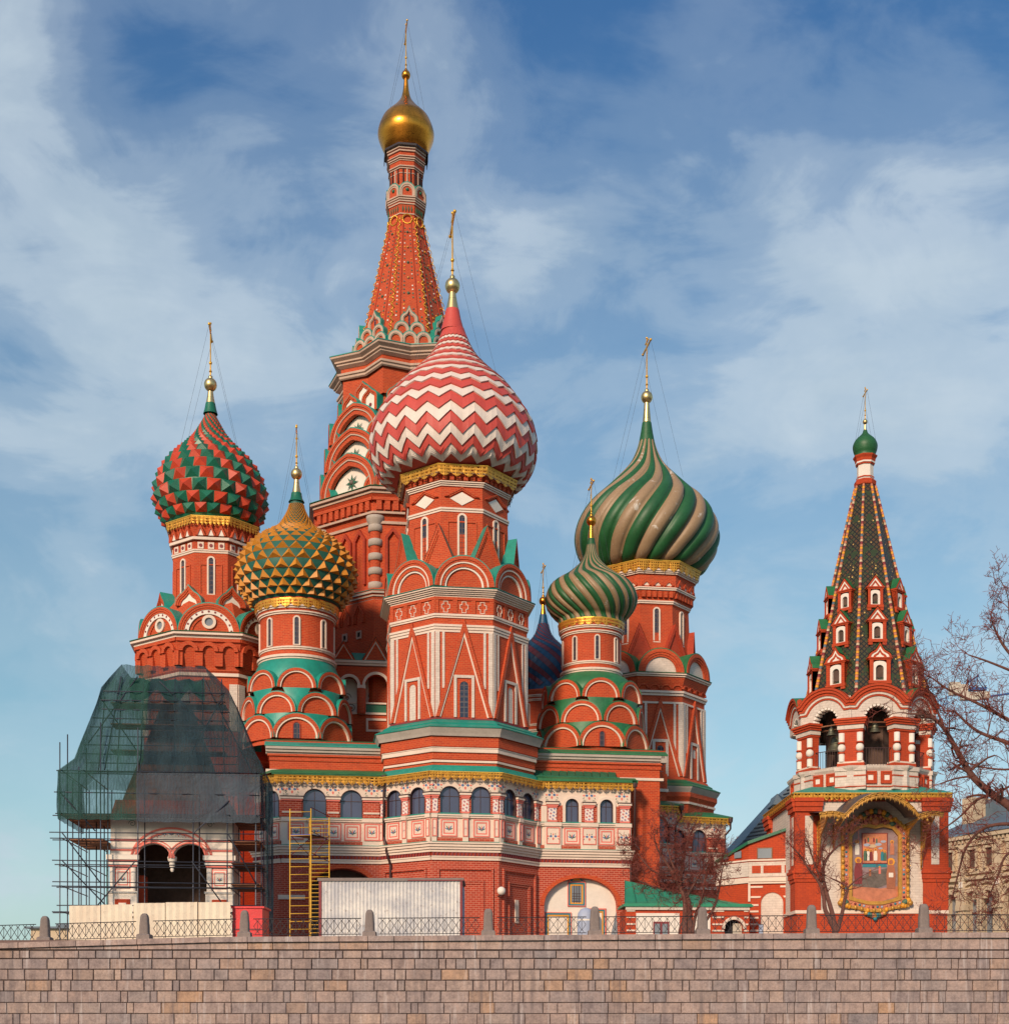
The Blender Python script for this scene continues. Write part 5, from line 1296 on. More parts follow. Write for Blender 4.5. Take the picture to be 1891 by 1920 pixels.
# ringing stage -------------------------------------------------------------------------------
AT = 121; e = e8(AT)
m = MB(BO); m.ring8([(AT + 2, z_(1484, AT)), (AT + 2, z_(1446, AT)), (AT + 6, z_(1440, AT)), (AT + 7, z_(1436, AT)), (20, z_(1435, AT))], WH); m.ring8([(AT + 2.5, z_(1476, AT)), (AT + 4, z_(1476, AT)), (AT + 4, z_(1474, AT)), (AT + 2.5, z_(1474, AT))], OR)
m.ring8([(AT - 16, z_(1436, AT)), (AT - 16, z_(1430, AT))], WH); m.build('parapet', belf)
zf = z_(1436, AT); zs = z_(1347, AT); zt = z_(1303, AT)
for k, f in faces(BO):
    vis = k in (0, 1, 2, 6, 7)
    m = MB(f)
    if k in (0, 1, 2, 6, 7, 3, 5, 4):
        # arch head, scalloped inside
        h = 25.5; N = 18; o = []; wv = []
        for i in range(N + 1):
            t = PI * i / N; o.append((e - 2 * e * i / N, zt)); wv.append((h * math.cos(t), zs + h * math.sin(t)))
        m.band(o, wv, AT - 16, AT, WH, ends=False); m.box(-e, -h, AT - 16, AT, zs - 2, zt, WH, back=False); m.box(h, e, AT - 16, AT, zs - 2, zt, WH, back=False)
    m.build('arch_head', belf)
    if not vis: continue
    m = MB(f)
    for i in range(11):
        t = PI * (i + .5) / 11; c, s_ = math.cos(t), math.sin(t); r = 25.0
        fr2 = f; q = [(h * c * 1.0 + 0, 0)]
        m.tube((r * c, AT - 15.5, zs + r * s_), (r * c, AT + 1.0, zs + r * s_), 2.7, 2.7, 'bare_pale', 8)
    m.build('arch_scallop', belf)
    # swelling cornice over the arch: flat at the corners, rising over the middle
    def wave(d):
        P = []
        for i in range(31):
            u = e * 1.0 * (1 - 2 * i / 30); x = abs(u) / e; zb = zs + 22 + d
            r = 38 + d
            za = zs + math.sqrt(max(0, r * r - u * u)) if abs(u) < r else 0
            P.append((u * (AT + 6) / AT, max(zs + 16 + d * .95, za + 2)))
        return P
    m = MB(f)
    for d0, d1, p, mt in ((0, 3, 3, OR), (3, 7, 4, WH), (7, 12, 5.5, OR), (12, 17, 8, OR), (17, 21, 10, OR)): m.band(wave(d1), wave(d0), AT - 3, AT + p, mt)
    W_ = wave(21.6); m.grid([[(u, AT + 10, z) for u, z in W_], [(u * .66, AT - 26, z + 2) for u, z in W_]], 'bright_green' if False else 'green_roof', False); m.band(wave(0.0), [(u, zs + (math.sqrt(max(0, 26.5 ** 2 - u * u)) if abs(u) < 26.5 else 0)) for u, z in wave(0)], AT - 3, AT + 1.2, WH); m.build('swelling_cornice', belf)
    # pier at the corner
    fv = f.rot(22.5); R = AT / math.cos(PI / 8); m = MB(fv); D_ = R - 6
    m.box(-21, 21, D_ - 16, D_, zf, z_(1370, AT), OR); m.box(-24, 24, D_ - 18, D_ + 3, zf, z_(1430, AT), OR); m.box(-23, 23, D_ - 18, D_ + 3, z_(1430, AT), z_(1427, AT), 'white_stone')
    for y0, y1, x, mt in ((1370, 1366, 22, OR), (1366, 1358, 23.5, WH), (1358, 1354, 26, OR), (1354, 1350, 28, OR), (1350, 1346, 30, OR)): m.box(-x, x, D_ - 18, D_ + x - 20, z_(y0, AT), z_(y1, AT), mt)
    for s in (-1, 1):
        for y0, y1 in ((1427, 1411), (1391, 1373)): m.tube((s * 16, D_, z_(y0, AT)), (s * 16, D_, z_(y1, AT)), 5.4, 5.4, 'bare_pale', 12)
        m.sphere((s * 16, D_, z_(1401, AT)), 7.2, 'bare_pale', n=14, kz=1.1)
        for y0 in (1410.5, 1391.5): m.tube((s * 16, D_, z_(y0 + 1.3, AT)), (s * 16, D_, z_(y0 - 1.3, AT)), 6.4, 6.4, OR, 12)
    m.build('pier', belf)
    m = MB(fv); m.box(-27, 27, D_ - 10, D_ + 5, z_(1480, AT), z_(1443, AT), WH); m.box(-28, 28, D_ - 10, D_ + 7, z_(1445, AT), z_(1437, AT), WH); m.box(-27.6, 27.6, D_ - 10, D_ + 5.8, z_(1456, AT), z_(1453.5, AT), OR); m.box(-27.6, 27.6, D_ - 10, D_ + 5.8, z_(1476, AT), z_(1474, AT), OR); m.build('pedestal', belf)
    m = MB(f)
    for s in (-1, 1):
        u = s * 14.5; zc = z_(1458, AT)
        def sq(r): return [(u + r, zc - r), (u + r, zc + r), (u - r, zc + r), (u - r, zc - r), (u + r, zc - r)]
        m.band(sq(11), sq(8), AT, AT + 5.6, OR, ends=False); m.band(sq(8), sq(4.8), AT, AT + 4.4, OR, ends=False); m.prism(sq(4.8)[:4], AT, AT + 3.0, 'bare_pale')
    m.build('square_panel', belf)
    m = MB(f)
    for i in range(11):
        u = -25 + i * 5; m.tube((u, AT - 6, zf), (u, AT - 6, z_(1401, AT)), .55, .55, 'pipe_brown', 4)
    m.tube((-26, AT - 6, z_(1401, AT)), (26, AT - 6, z_(1401, AT)), .8, .8, 'pipe_brown', 4); m.build('grille', belf)
    m = MB(f); m.tube((-28, AT - 10, z_(1352, AT)), (28, AT - 10, z_(1352, AT)), 1.4, 1.4, 'plank', 5); m.tube((-28, AT - 24, z_(1358, AT)), (28, AT - 24, z_(1358, AT)), 1.6, 1.6, 'plank', 5); m.build('bell_beam', belf)
m = MB(BO); m.ring8([(AT - 2, zt), (10, zt + 2)], 'dark_stone_shade'); m.ring8([(60, zf), (60, zt)], 'dark_stone_shade'); m.build('inner_wall', belf)
# tent roof --------------------------------------------------------------------------------------
m = MB(BT); a0, a1 = 108, 17; tz0, tz1 = z_(1316, 108), z_(907, 17)
m.ring8([(a0, tz0), (a1, tz1)], 'glazed_tile'); m.build('tent_roof', belf)
TP = lambda u, t, pr=0: (u, a0 + (a1 - a0) * t + pr, tz0 + (tz1 - tz0) * t)
cols = ['mustard', 'painted_earth', 'mustard', 'painted_earth', 'maroon', 'tan_robe', 'painted_earth', 'slate_roof']
for k, f in faces(BT, ks=[-2, -1, 0, 1, 2, 3]):
    fv = f.rot(-22.5); m = MB(fv); kk = 1 / math.cos(PI / 8); N = 84
    for i in range(N):
        t0, t1 = i / N, (i + .92) / N; c0 = (a0 + (a1 - a0) * t0) * kk; c1 = (a0 + (a1 - a0) * t1) * kk
        m.tube((0, c0 + .6, tz0 + (tz1 - tz0) * t0), (0, c1 + .6, tz0 + (tz1 - tz0) * t1), 3.4 - 1.0 * t0, 3.4 - 1.0 * t1, cols[i % 8], 7)
    m.build('tent_rib', belf)
tanT = (a0 - a1) / (tz1 - tz0)
for k, f in faces(BT, ks=[-2, -1, 0, 1, 2]):
    for yb_, hw, hh, og in ((1282, 20.5, 42, 1), (1204 - 0, 17, 36, 0), (1139, 15, 33, 0)):
        # find t where the front row matches
        t = 0
        while t < 1:
            a = a0 + (a1 - a0) * t
            if (tz0 + (tz1 - tz0) * t) / (1 - a / F) >= HY - yb_: break
            t += .002
        w_ = a0 + (a1 - a0) * t; zb = tz0 + (tz1 - tz0) * t; wf = w_ + 1.5; bk = 18
        m = MB(f)
        m.box(-hw, hw, wf - 6, wf + 3, zb - 1, zb + 4.5, OR); m.box(-hw * .92, hw * .92, wf - bk, wf - 5, zb - 1, zb + hh, OR)
        for s in (-1, 1):
            a, b = sorted((s * hw * .92, s * hw * .58)); m.box(a, b, wf - bk * .5, wf + 1.4, zb + 4, zb + hh, OR)
            m.box(a - .8, b + .8, wf - 6, wf + 2.2, zb - 6, zb, OR)
        h = hw * .35; i_ = [(h, zb + 6)] + arc(0, zb + hh * .62, h, n=10) + [(-h, zb + 6)]; o = [(hw * .6, zb + 6)] + [(hw * .6 * math.cos(q), zb + hh * .62 + (hh * .34) * max(0, math.sin(q)) ** .3) for q in [PI * j / 10 for j in range(11)]] + [(-hw * .6, zb + 6)]
        m.band(o, i_, wf - 6, wf + .2, 'bare_pale'); m.poly([(x, wf - 4, z) for x, z in i_], 'dark_stone_shade'); m.box(-hw * .6, hw * .6, wf - 6, wf + .2, zb + 4, zb + 6, 'bare_pale')
        for p, x in ((2.2, 1.0), (3.6, 1.1)): m.box(-hw * x, hw * x, wf - 8, wf + p, zb + hh + (p - 2.2) * 1.6, zb + hh + 2.3 + (p - 2.2) * 1.6, OR)
        zg = zb + hh + 4.8; R = hw * 1.02
        if og: g = lambda q: arc(0, zg, R * q, .62, .62, n=16)
        else: g = lambda q: [(R * q, zg), (0, zg + hh * .62 * q), (-R * q, zg)]
        m.band(g(1), g(.80), wf - 6, wf + 2.6, OR); m.band(g(.80), g(.58), wf - 6, wf + 1.2, 'bare_pale'); m.band(g(.58), g(.38), wf - 6, wf + .6, OR); m.poly([(x, wf - .5, z) for x, z in g(.38)], 'bare_pale')
        G_ = g(1.06); m.grid([[(x, wf + 2, z + .8) for x, z in G_], [(x * .9, wf - bk, z + .8) for x, z in G_]], 'green_roof', False)
        m.grid([[(x, wf + 2, z) for x, z in ((-hw * 1.1, zg), (-hw * .92, zb + hh), (-hw * .92, zb + 4))], [(x, wf - bk, z) for x, z in ((-hw * 1.1, zg), (-hw * .92, zb + hh), (-hw * .92, zb + 4))]], OR, False)
        m.grid([[(x, wf + 2, z) for x, z in ((hw * 1.1, zg), (hw * .92, zb + hh), (hw * .92, zb + 4))], [(x, wf - bk, z) for x, z in ((hw * 1.1, zg), (hw * .92, zb + hh), (hw * .92, zb + 4))]], OR, False)
        m.build('dormer_window', belf)
# neck, dome and cross
m = MB(BT)
m.ring8([(15, tz1), (15, z_(908, 16)), (18.5, z_(905, 18)), (19, z_(898, 18)), (15.5, z_(895, 16))], OR); m.ring8([(14.5, z_(912, 16)), (14.5, z_(905, 16))], 'bare_pale')
m.ring8([(14, z_(896, 14)), (14, z_(868, 14))], 'bare_pale'); m.ring8([(15.5, z_(893, 14)), (15.5, z_(891, 14))], OR)
m.ring8([(14, z_(869, 14)), (16, z_(868, 15)), (16, z_(866, 15)), (17, z_(862, 16)), (18, z_(856, 18)), (20.5, z_(851, 20)), (21, z_(849, 20)), (12, z_(849, 20))], OR); m.ring8([(15.5, z_(865, 15)), (17, z_(865, 16)), (17, z_(860, 16))], 'bare_pale'); m.build('tower_neck', belf)
P = [(3.6, 807), (5.2, 812), (9, 816), (16, 822), (21, 830), (22.8, 838), (21.5, 847), (19, 854)]
prof = sil(P); prof = [(19, z_(851, 19))] + [q for q in prof if q[1] > z_(851, 19) + 2]
plain_dome(BT, prof, 'dome_green', belf, None)
finial(BT, [(2.0, 797), (2.6, 806)], (791, 4.6), 727, belf, 14, (20, 830))
# icon canopy -------------------------------------------------------------------------------------
XC = lambda x: (x - 1598) * (1 - Q / F) - (1598 - CXP) * (Q / F)      # column of the photograph -> u on the front face
zq = lambda y: H(y, Q)
cf = BQ
m = MB(cf); dep = 88; XF = lambda x: (x - CXP) * (1 - (Q + dep) / F) - (1598 - CXP); cu0, cu1 = XF(1536), XF(1768); cc = XF(1653)
def can(u):
    x = abs(u - cc) / (1 - (Q + dep) / F)
    y = 1531 - 41 * math.cos(PI * x / 136) ** .75 if x < 67.9 else 1531 - 6 * math.sin(min(1, (x - 67.9) / 44) * PI * .8)
    return (HY - y) * (1 - (Q + dep) / F)
N = 40; us = [cu0 + (cu1 - cu0) * i / N for i in range(N + 1)]
m.grid([[(u, Q + dep + 4, can(u) + 3) for u in us], [(u, Q + 1, can(u) + 16) for u in us]], 'dark_steel', True)
m.grid([[(u, Q + dep, can(u) - 1) for u in us], [(u, Q + 1, can(u) + 10) for u in us]], 'scene_dark', True)
canopy = m.build('icon_canopy', belf)
m = MB(cf)
for i in range(N):
    u0, u1 = us[i], us[i + 1]; z0, z1 = can(u0), can(u1)
    for j in range(2):
        ua = u0 + (u1 - u0) * j / 2; ub = u0 + (u1 - u0) * (j + 1) / 2; za = z0 + (z1 - z0) * j / 2; zb = z0 + (z1 - z0) * (j + 1) / 2
        um = (ua + ub) / 2; zm = (za + zb) / 2; L = 7 + 3 * ((i * 2 + j) % 3 == 0)
        m.poly([(ua, Q + dep + 1.5, za + 3), (ua, Q + dep + 1, za - 2), (um - .8, Q + dep + 2.5, zm - L), (ub, Q + dep + 1, zb - 2), (ub, Q + dep + 1.5, zb + 3)], 'old_gilt')
    m.poly([(u0, Q + dep + 2.2, z0), (u1, Q + dep + 2.2, z1), (u1, Q + dep + 1.6, z1 + 4.4), (u0, Q + dep + 1.6, z0 + 4.4)], 'old_gilt')
    if i % 2 == 0: m.sphere((u0, Q + dep + 2.4, z0 + 1.5), 2.0, 'old_gilt', n=8)
for s in (-1, 1):
    for k_ in range(3): m.sphere((cc + s * (74 + k_ * 3), Q + dep + 1, can(cc + s * 74) - 4 - k_ * 6), 3.4 - k_ * .8, 'old_gilt', n=8)
m.build('canopy_fringe', belf)
for s in (-1, 1):
    for du, zl in ((92, 1630), (64, 1590)):
        m = MB(cf); u = cc + s * du; zt_ = can(u) - 2; zl_ = zq(zl)
        m.poly([(u, Q + dep - 2, zt_), (u, Q + 6, zt_), (u, Q + 2, zl_), (u, Q + 8, zl_ + (zt_ - zl_) * .35), (u, Q + 30, zl_ + (zt_ - zl_) * .66)], 'gilt_lace')
        m.tube((u, Q + dep - 2, zt_), (u, Q + 30, zl_ + (zt_ - zl_) * .66), 1.4, 1.2, 'old_gilt', 6); m.tube((u, Q + 30, zl_ + (zt_ - zl_) * .66), (u, Q + 2, zl_), 1.2, .8, 'old_gilt', 6); m.tube((u, Q + 3, zl_), (u, Q + 3, zt_), 1.2, 1.2, 'old_gilt', 6)
        m.build('canopy_bracket', belf)
# the framed icon (hangs on the wall: a thing of its own)
icon = thing('framed_icon', cf.p(cc, Q, zq(1620)), 'large painted icon in a carved gilt frame on the white wall of the bell tower', 'icon')
cc = XC(1638); ic = XC(1638); zl, zh = zq(1681), zq(1560); hw = 41
def ipoly(k=0):
    return [(ic - hw - k, zl - k), (ic - hw * .8, zl - 4 - k), (ic - hw * .3, zl - 9 - k), (ic + hw * .3, zl - 9 - k), (ic + hw * .8, zl - 4 - k), (ic + hw + k, zl - k), (ic + hw + k, zh - 8 + k * .6), (ic + hw * .72 + k * .4, zh + 5 + k), (ic + hw * .35, zh + 8 + k), (ic, zh + 5 + k), (ic - hw * .35, zh + 8 + k), (ic - hw * .72 - k * .4, zh + 5 + k), (ic - hw - k, zh - 8 + k * .6)]
m = MB(cf)
def bnd(k1, k0, p, mt): a = ipoly(k1); b = ipoly(k0); m.band(a + [a[0]], b + [b[0]], Q - 1, Q + p, mt, ends=False)
bnd(19, 14, 8, 'old_gilt'); bnd(14, 6, 6, 'painted_earth'); bnd(6, 0, 8, 'old_gilt')
rnd = random.Random(3)
def along(k, n):
    P = ipoly(k); P = P + [P[0]]; L = [(Vector(b) - Vector(a)).length for a, b in zip(P, P[1:])]; tot_ = sum(L); out = []
    for i in range(n):
        d = tot_ * i / n
        for j, l in enumerate(L):
            if d <= l: out.append(tuple(Vector(P[j]).lerp(Vector(P[j + 1]), d / l))); break
            d -= l
    return out
for i, (u, z) in enumerate(along(10, 58)): m.sphere((u, Q + 5.5, z), 2.4, ('sky_paint', 'painted_earth', 'maroon', 'teal_paint')[i % 4], n=8)
for i, (u, z) in enumerate(along(16.5, 46)): m.sphere((u, Q + 8, z), 3.4, ('old_gilt', 'mustard', 'old_gilt')[i % 3], n=8, kz=1.3)
m.build('icon_frame', icon)
m = MB(cf)
for s in (-1, 1):
    for j in range(6): m.sphere((ic + s * (58 - j * 1.5 + 4 * math.cos(j)), Q + 7, zl - 12 + 5 * math.sin(j * 1.3)), 5, ('old_gilt', 'mustard', 'leaf_green')[j % 3], n=8)
for j in range(13):
    a = PI * j / 12; m.sphere((ic + 30 * math.cos(a), Q + 7, zh + 14 + 22 * math.sin(a)), 5.2, ('leaf_green', 'mustard', 'painted_earth')[j % 3], n=8)
    m.sphere((ic + 17 * math.cos(a), Q + 8, zh + 15 + 12 * math.sin(a)), 3.6, ('painted_earth', 'maroon')[j % 2], n=8)
m.sphere((ic, Q + 6, zh + 18), 8, 'painted_earth', n=12)
for j in range(9): m.sphere((ic - 16 + j * 4, Q + 6, zl - 30 - 5 * math.sin(PI * j / 8)), 4.4, ('old_gilt', 'teal_paint', 'leaf_green', 'painted_earth')[j % 4], n=8)
m.sphere((ic, Q + 6, zl - 40), 4, 'teal_paint', n=8); m.build('carved_ornament', icon)
m = MB(cf); P = ipoly(0); m.poly([(u, Q + 2, z) for u, z in P], 'icon_ground')
m.poly([(ic - hw, Q + 2.2, zl), (ic - hw * .3, Q + 2.2, zl - 8.6), (ic + hw * .3, Q + 2.2, zl - 8.6), (ic + hw, Q + 2.2, zl), (ic + hw, Q + 2.2, zl + 18), (ic + 10, Q + 2.2, zl + 14), (ic - hw, Q + 2.2, zl + 20)], 'painted_earth')
m.poly([(ic - hw + 1, Q + 2.4, zl + 18), (ic + 6, Q + 2.4, zl + 15), (ic + hw - 10, Q + 2.4, zl + 25), (ic + 22, Q + 2.4, zl + 50), (ic - 6, Q + 2.4, zl + 44), (ic - 22, Q + 2.4, zl + 34)], 'scene_dark')
m.poly([(ic - 22, Q + 2.5, zl + 52), (ic + 22, Q + 2.5, zl + 52), (ic + 20, Q + 2.5, zl + 62), (ic - 18, Q + 2.5, zl + 64)], 'teal_paint')
def fig(u, z, h, robe, halo=True):
    if halo: m.prism([(u + h * .13 * math.cos(b), z + h * .88 + h * .13 * math.sin(b)) for b in [j * PI / 5 for j in range(10)]], Q + 2, Q + 2.7, 'mustard')
    m.prism([(u + h * .07 * math.cos(b), z + h * .87 + h * .08 * math.sin(b)) for b in [j * PI / 4 for j in range(8)]], Q + 2, Q + 3.0, 'flesh')
    m.poly([(u - h * .14, Q + 2.9, z), (u + h * .14, Q + 2.9, z), (u + h * .15, Q + 2.9, z + h * .5), (u + h * .10, Q + 2.9, z + h * .78), (u - h * .10, Q + 2.9, z + h * .78), (u - h * .15, Q + 2.9, z + h * .5)], robe)
fig(ic - 29, zl + 22, 48, 'maroon'); fig(ic + 29, zl + 14, 54, 'flesh'); m.box(ic + 25, ic + 33, Q + 2, Q + 3.2, zl + 34, zl + 42, 'bare_pale')
fig(ic - 31, zl + 74, 26, 'bare_pale'); fig(ic + 31, zl + 74, 26, 'painted_earth'); fig(ic - 8, zl + 36, 12, 'flesh'); fig(ic + 9, zl + 40, 14, 'pink')
m.build('painting', icon)
m = MB(cf); x0, x1, y0, y1 = ic - 23, ic + 23, zl + 58, zh - 2
m.box(x0, x1, Q, Q + 3.6, y0, y1, 'maroon'); x0 += 1.5; x1 -= 1.5; y0 += 1.5; y1 -= 1.5
m.poly([(x0, Q + 4, y0), (x1, Q + 4, y0), (x1, Q + 4, y1), (x0, Q + 4, y1)], 'painted_earth')
m.poly([(x0, Q + 4.2, y0 + 22), (x0 + 10, Q + 4.2, y0 + 26), (x1 - 12, Q + 4.2, y0 + 28), (x1, Q + 4.2, y1 - 2), (x0, Q + 4.2, y1 - 2)], 'painted_earth')
for cu_, cz_, cr_ in ((-14, -20, 6), (-4, -22, 7), (6, -19, 6), (15, -14, 5), (10, -26, 4)): m.prism([(ic + cu_ + cr_ * math.cos(b), y1 + cz_ + cr_ * .45 * math.sin(b)) for b in [j * PI / 6 for j in range(12)]], Q + 4, Q + 4.5, 'sky_paint' if cu_ % 4 else 'tan_robe')
QQ = Q; Q = Q + 2
for i, (u, h, r) in enumerate(((-17, 22, 'leaf_green'), (-12, 21, 'bare_pale'), (-7, 20, 'maroon'), (1, 22, 'bare_pale'), (13, 20, 'teal_paint'), (18, 18, 'leaf_green'))): fig(ic + u, y0 + 4, h, r)
for i in range(6): fig(ic - 17 + i * 5, y1 - 17 + (i % 2) * 2, 10, ('maroon', 'leaf_green', 'painted_earth')[i % 3])
Q = QQ; m.build('inner_panel', icon)
# bells
def bell(px, yt, r, Y, lab):
    k = Y / F; x = (px - CXP) * k; zt_ = EYE + (HY - yt) * k; R = r * k; f = Fr(x, Y, zt_, 0, R)
    b = thing('bell', (x, Y, zt_), lab, 'bell', 'bells hanging in the bell tower')
    m = MB(f); m.lathe([(1.0, -1.62), (.98, -1.55), (.80, -1.3), (.62, -.9), (.55, -.5), (.50, -.25), (.36, -.06), (.1, 0)], 28, 'bronze'); m.lathe([(.93, -1.6), (.5, -.9), (.4, -.3), (.1, -.2)], 20, 'dark_stone_shade')
    for zz_ in (-1.42, -.8, -.34): m.lathe([(.9 + (zz_ + 1.42) * -.35 + .0, zz_ - .03), (.93 + (zz_ + 1.42) * -.36, zz_), (.9 + (zz_ + 1.42) * -.35, zz_ + .03)], 28, 'bronze')
    m.build('bell_body', b); m = MB(f); m.tube((0, 0, -.02), (0, 0, .35), .14, .14, 'black_iron', 8); m.box(-.25, .25, -.08, .08, .1, .2, 'black_iron'); m.build('crown', b)
    m = MB(f); m.tube((0, 0, -.3), (0, 0, -1.5), .05, .05, 'black_iron', 6); m.sphere((0, 0, -1.62), .14, 'black_iron', n=8); m.build('clapper', b)
bell(1557.5, 1365, 9, 69.6, 'small bronze bell hanging in the left arch of the bell tower')
bell(1639, 1356, 11, 69.2, 'medium bronze bell hanging in the middle arch of the bell tower')
bell(1566, 1381, 19, 70.2, 'largest bronze bell low in the left arch, wider than the one above it')

# ---------------------------------------------------------------- orange annex left of the bell tower
f, L = wallframe(1403, 71.5, 1487, 71.0)
AX = thing('annex', f.p(0, 0, -1.0), 'low orange annex with white stripes and dark green sloping roof between cathedral and bell tower', 'annex')
k = 71.3 / F; f = Fr(f.x, f.y, f.z, f.ang, k); L = L / k; zz = lambda y: HY - y
m = MB(f); m.box(0, L, -60, 0, 90, zz(1620), OR, back=False)
m.prism([(0, zz(1620)), (L, zz(1620)), (L, zz(1552)), (0, zz(1581))], -60, 0, OR)
m.grid([[(0, 0, 90), (0, 0, zz(1578))], [(-62, -50, 90), (-62, -50, zz(1606))]], OR, False); m.build('wall', AX)
m = MB(f); m.box(0, L, -1, 3, zz(1651), zz(1645), 'white_stone'); m.box(0, L, -1, 2, zz(1644), zz(1616), WH)
for a, b in ((6, 22), (27, 60), (66, 80)): m.box(a, b, 0, 3, zz(1637), zz(1623), OR)
m.box(-1, L, -1, 2.4, zz(1614), zz(1611), 'white_stone')
for a, b in ((1653, 1650), (1657, 1654)): m.box(-1, L, -1, 4, zz(a), zz(b), 'white_stone')
for i, y in enumerate((1661, 1680, 1695, 1707, 1719, 1731, 1743)):
    xl = 18 if i > 1 else 26 - 2 * i
    m.box(2, xl, -1, 1.6, zz(y) - 3.4, zz(y), 'white_stone'); m.box(68 if i > 1 else 58 + i * 4, L, -1, 1.6, zz(y) - 3.4, zz(y), 'white_stone')
m.box(-1, 3, -1, 3, zz(1690), zz(1655), 'white_stone')
m.build('white_stripe', AX)
m = MB(f); c, h = 43, 20.5; i_ = [(c + h, 90)] + arc(c, zz(1694), h, n=16) + [(c - h, 90)]; o = [(c + h + 4, 90)] + arc(c, zz(1694), h + 4, n=16) + [(c - h - 4, 90)]
m.band(o, i_, -1, 2.4, OR); m.poly([(x, .5, z) for x, z in i_], WH); m.build('blind_arch', AX)
m = MB(f); m.box(15, 44, -1, 2, zz(1611), zz(1589), 'plank'); m.poly([(17, 2.2, zz(1609)), (42, 2.2, zz(1609)), (42, 2.2, zz(1591)), (17, 2.2, zz(1591))], 'grey_glass'); m.build('window', AX)
m = MB(f); m.prism([(-2, zz(1583)), (L + 2, zz(1554)), (L + 2, zz(1549)), (-2, zz(1577))], -62, 6, 'dark_green'); m.grid([[(-2, 6, zz(1583)), (-2, 6, zz(1577))], [(-66, -50, zz(1612)), (-66, -50, zz(1606))]], 'dark_green', False); m.grid([[(-2, 6, zz(1577)), (-66, -50, zz(1606))], [(L, -60, zz(1545)), (L, -62, zz(1545))]], 'dark_green', False); m.build('roof', AX)
m = MB(f)
g = [(-1, zz(1651)), (-1, zz(1612))]
fs = Fr(*(f.p(0, 0, 0)), f.ang + math.atan2(50, -62) + PI, k)
for y0, y1, p, mt in ((1655, 1645, 3, 'white_stone'), (1643, 1616, 1.5, WH), (1614, 1611, 2, 'white_stone')):
    m.grid([[(-.2, p, zz(y0)), (-.2, p, zz(y1))], [(-62 - p, -50 + p, zz(y0)), (-62 - p, -50 + p, zz(y1))]], mt, False)
for t0, t1 in ((.2, .42), (.62, .84)): m.grid([[(-62 * t0 - 2, -50 * t0 + 2.2, zz(1606)), (-62 * t0 - 2, -50 * t0 + 2.2, zz(1590) - 14 * t0)], [(-62 * t1 - 2, -50 * t1 + 2.2, zz(1606)), (-62 * t1 - 2, -50 * t1 + 2.2, zz(1590) - 14 * t1)]], 'grey_glass', False)
m.build('side_trim', AX)

# ---------------------------------------------------------------- low green-roofed house at the foot of the cathedral
f, L = wallframe(1172, 69.5, 1404, 69.8); k = 69.5 / F
LH = thing('low_house', f.p(0, 0, -1.0), 'low orange and white striped house with a bright green hipped roof below the cathedral gallery', 'house')
f = Fr(f.x, f.y, f.z, f.ang, k); L /= k
m = MB(f)
arcade(m, f, 0, L, 0, 90, zz(1741), zz(1700), [(205, 17.5)], OR, 14); m.box(0, L, -80, -14, 90, zz(1705), OR, back=False); m.build('wall', LH)
m = MB(f); m.box(0, L, -1, 4, zz(1706), zz(1700), WH)
for a, b in ((20, 102), (128, 160)): m.box(a, b, -1, 1.5, 90, zz(1712), 'bare_pale')
for y in (1706, 1718, 1731, 1743):
    for a, b in ((2, 18), (164, 186), (224, 232)): m.box(a, b, -1, 1.8, zz(y) - 3, zz(y), 'white_stone')
m.band(arc(205, zz(1741), 23, n=16), arc(205, zz(1741), 17.5, n=16), -1, 2.6, 'white_stone'); m.build('white_stripe', LH)
m = MB(f); m.box(52, 82, 1, 3, 90, zz(1728), 'maroon'); 
for a in (54.5, 69): m.poly([(a, 3.2, 92), (a + 10.5, 3.2, 92), (a + 10.5, 3.2, zz(1732)), (a, 3.2, zz(1732))], 'grey_glass')
m.build('window', LH)
m = MB(f); m.box(205, 222, -12, -9, 90, zz(1730), 'concrete'); m.poly([(188, -13, 90), (222, -13, 90), (222, -13, zz(1720)), (188, -13, zz(1720))], 'dark_void'); m.build('doorway', LH)
m = MB(f); m.box(-4, L + 6, -84, 7, zz(1700), zz(1696.5), 'bright_green'); m.box(-2, L + 4, -82, 4, zz(1696.5), zz(1694), 'bright_green')
m.grid([[(-2, 4, zz(1694)), (L - 20, 4, zz(1694))], [(10, -82, zz(1643)), (L - 85, -82, zz(1672))]], 'bright_green', False); m.poly([(L - 20, 4, zz(1694)), (L + 4, 4, zz(1694)), (L + 4, -80, zz(1694)), (L - 85, -82, zz(1672))], 'bright_green')
for i in range(11):
    t = i / 10; m.tube((-2 + (L - 18) * t, 4, zz(1693)), (10 + (L - 95) * t, -82, zz(1642 + 29 * t)), .5, .5, 'dark_green', 4)
m.build('roof', LH)
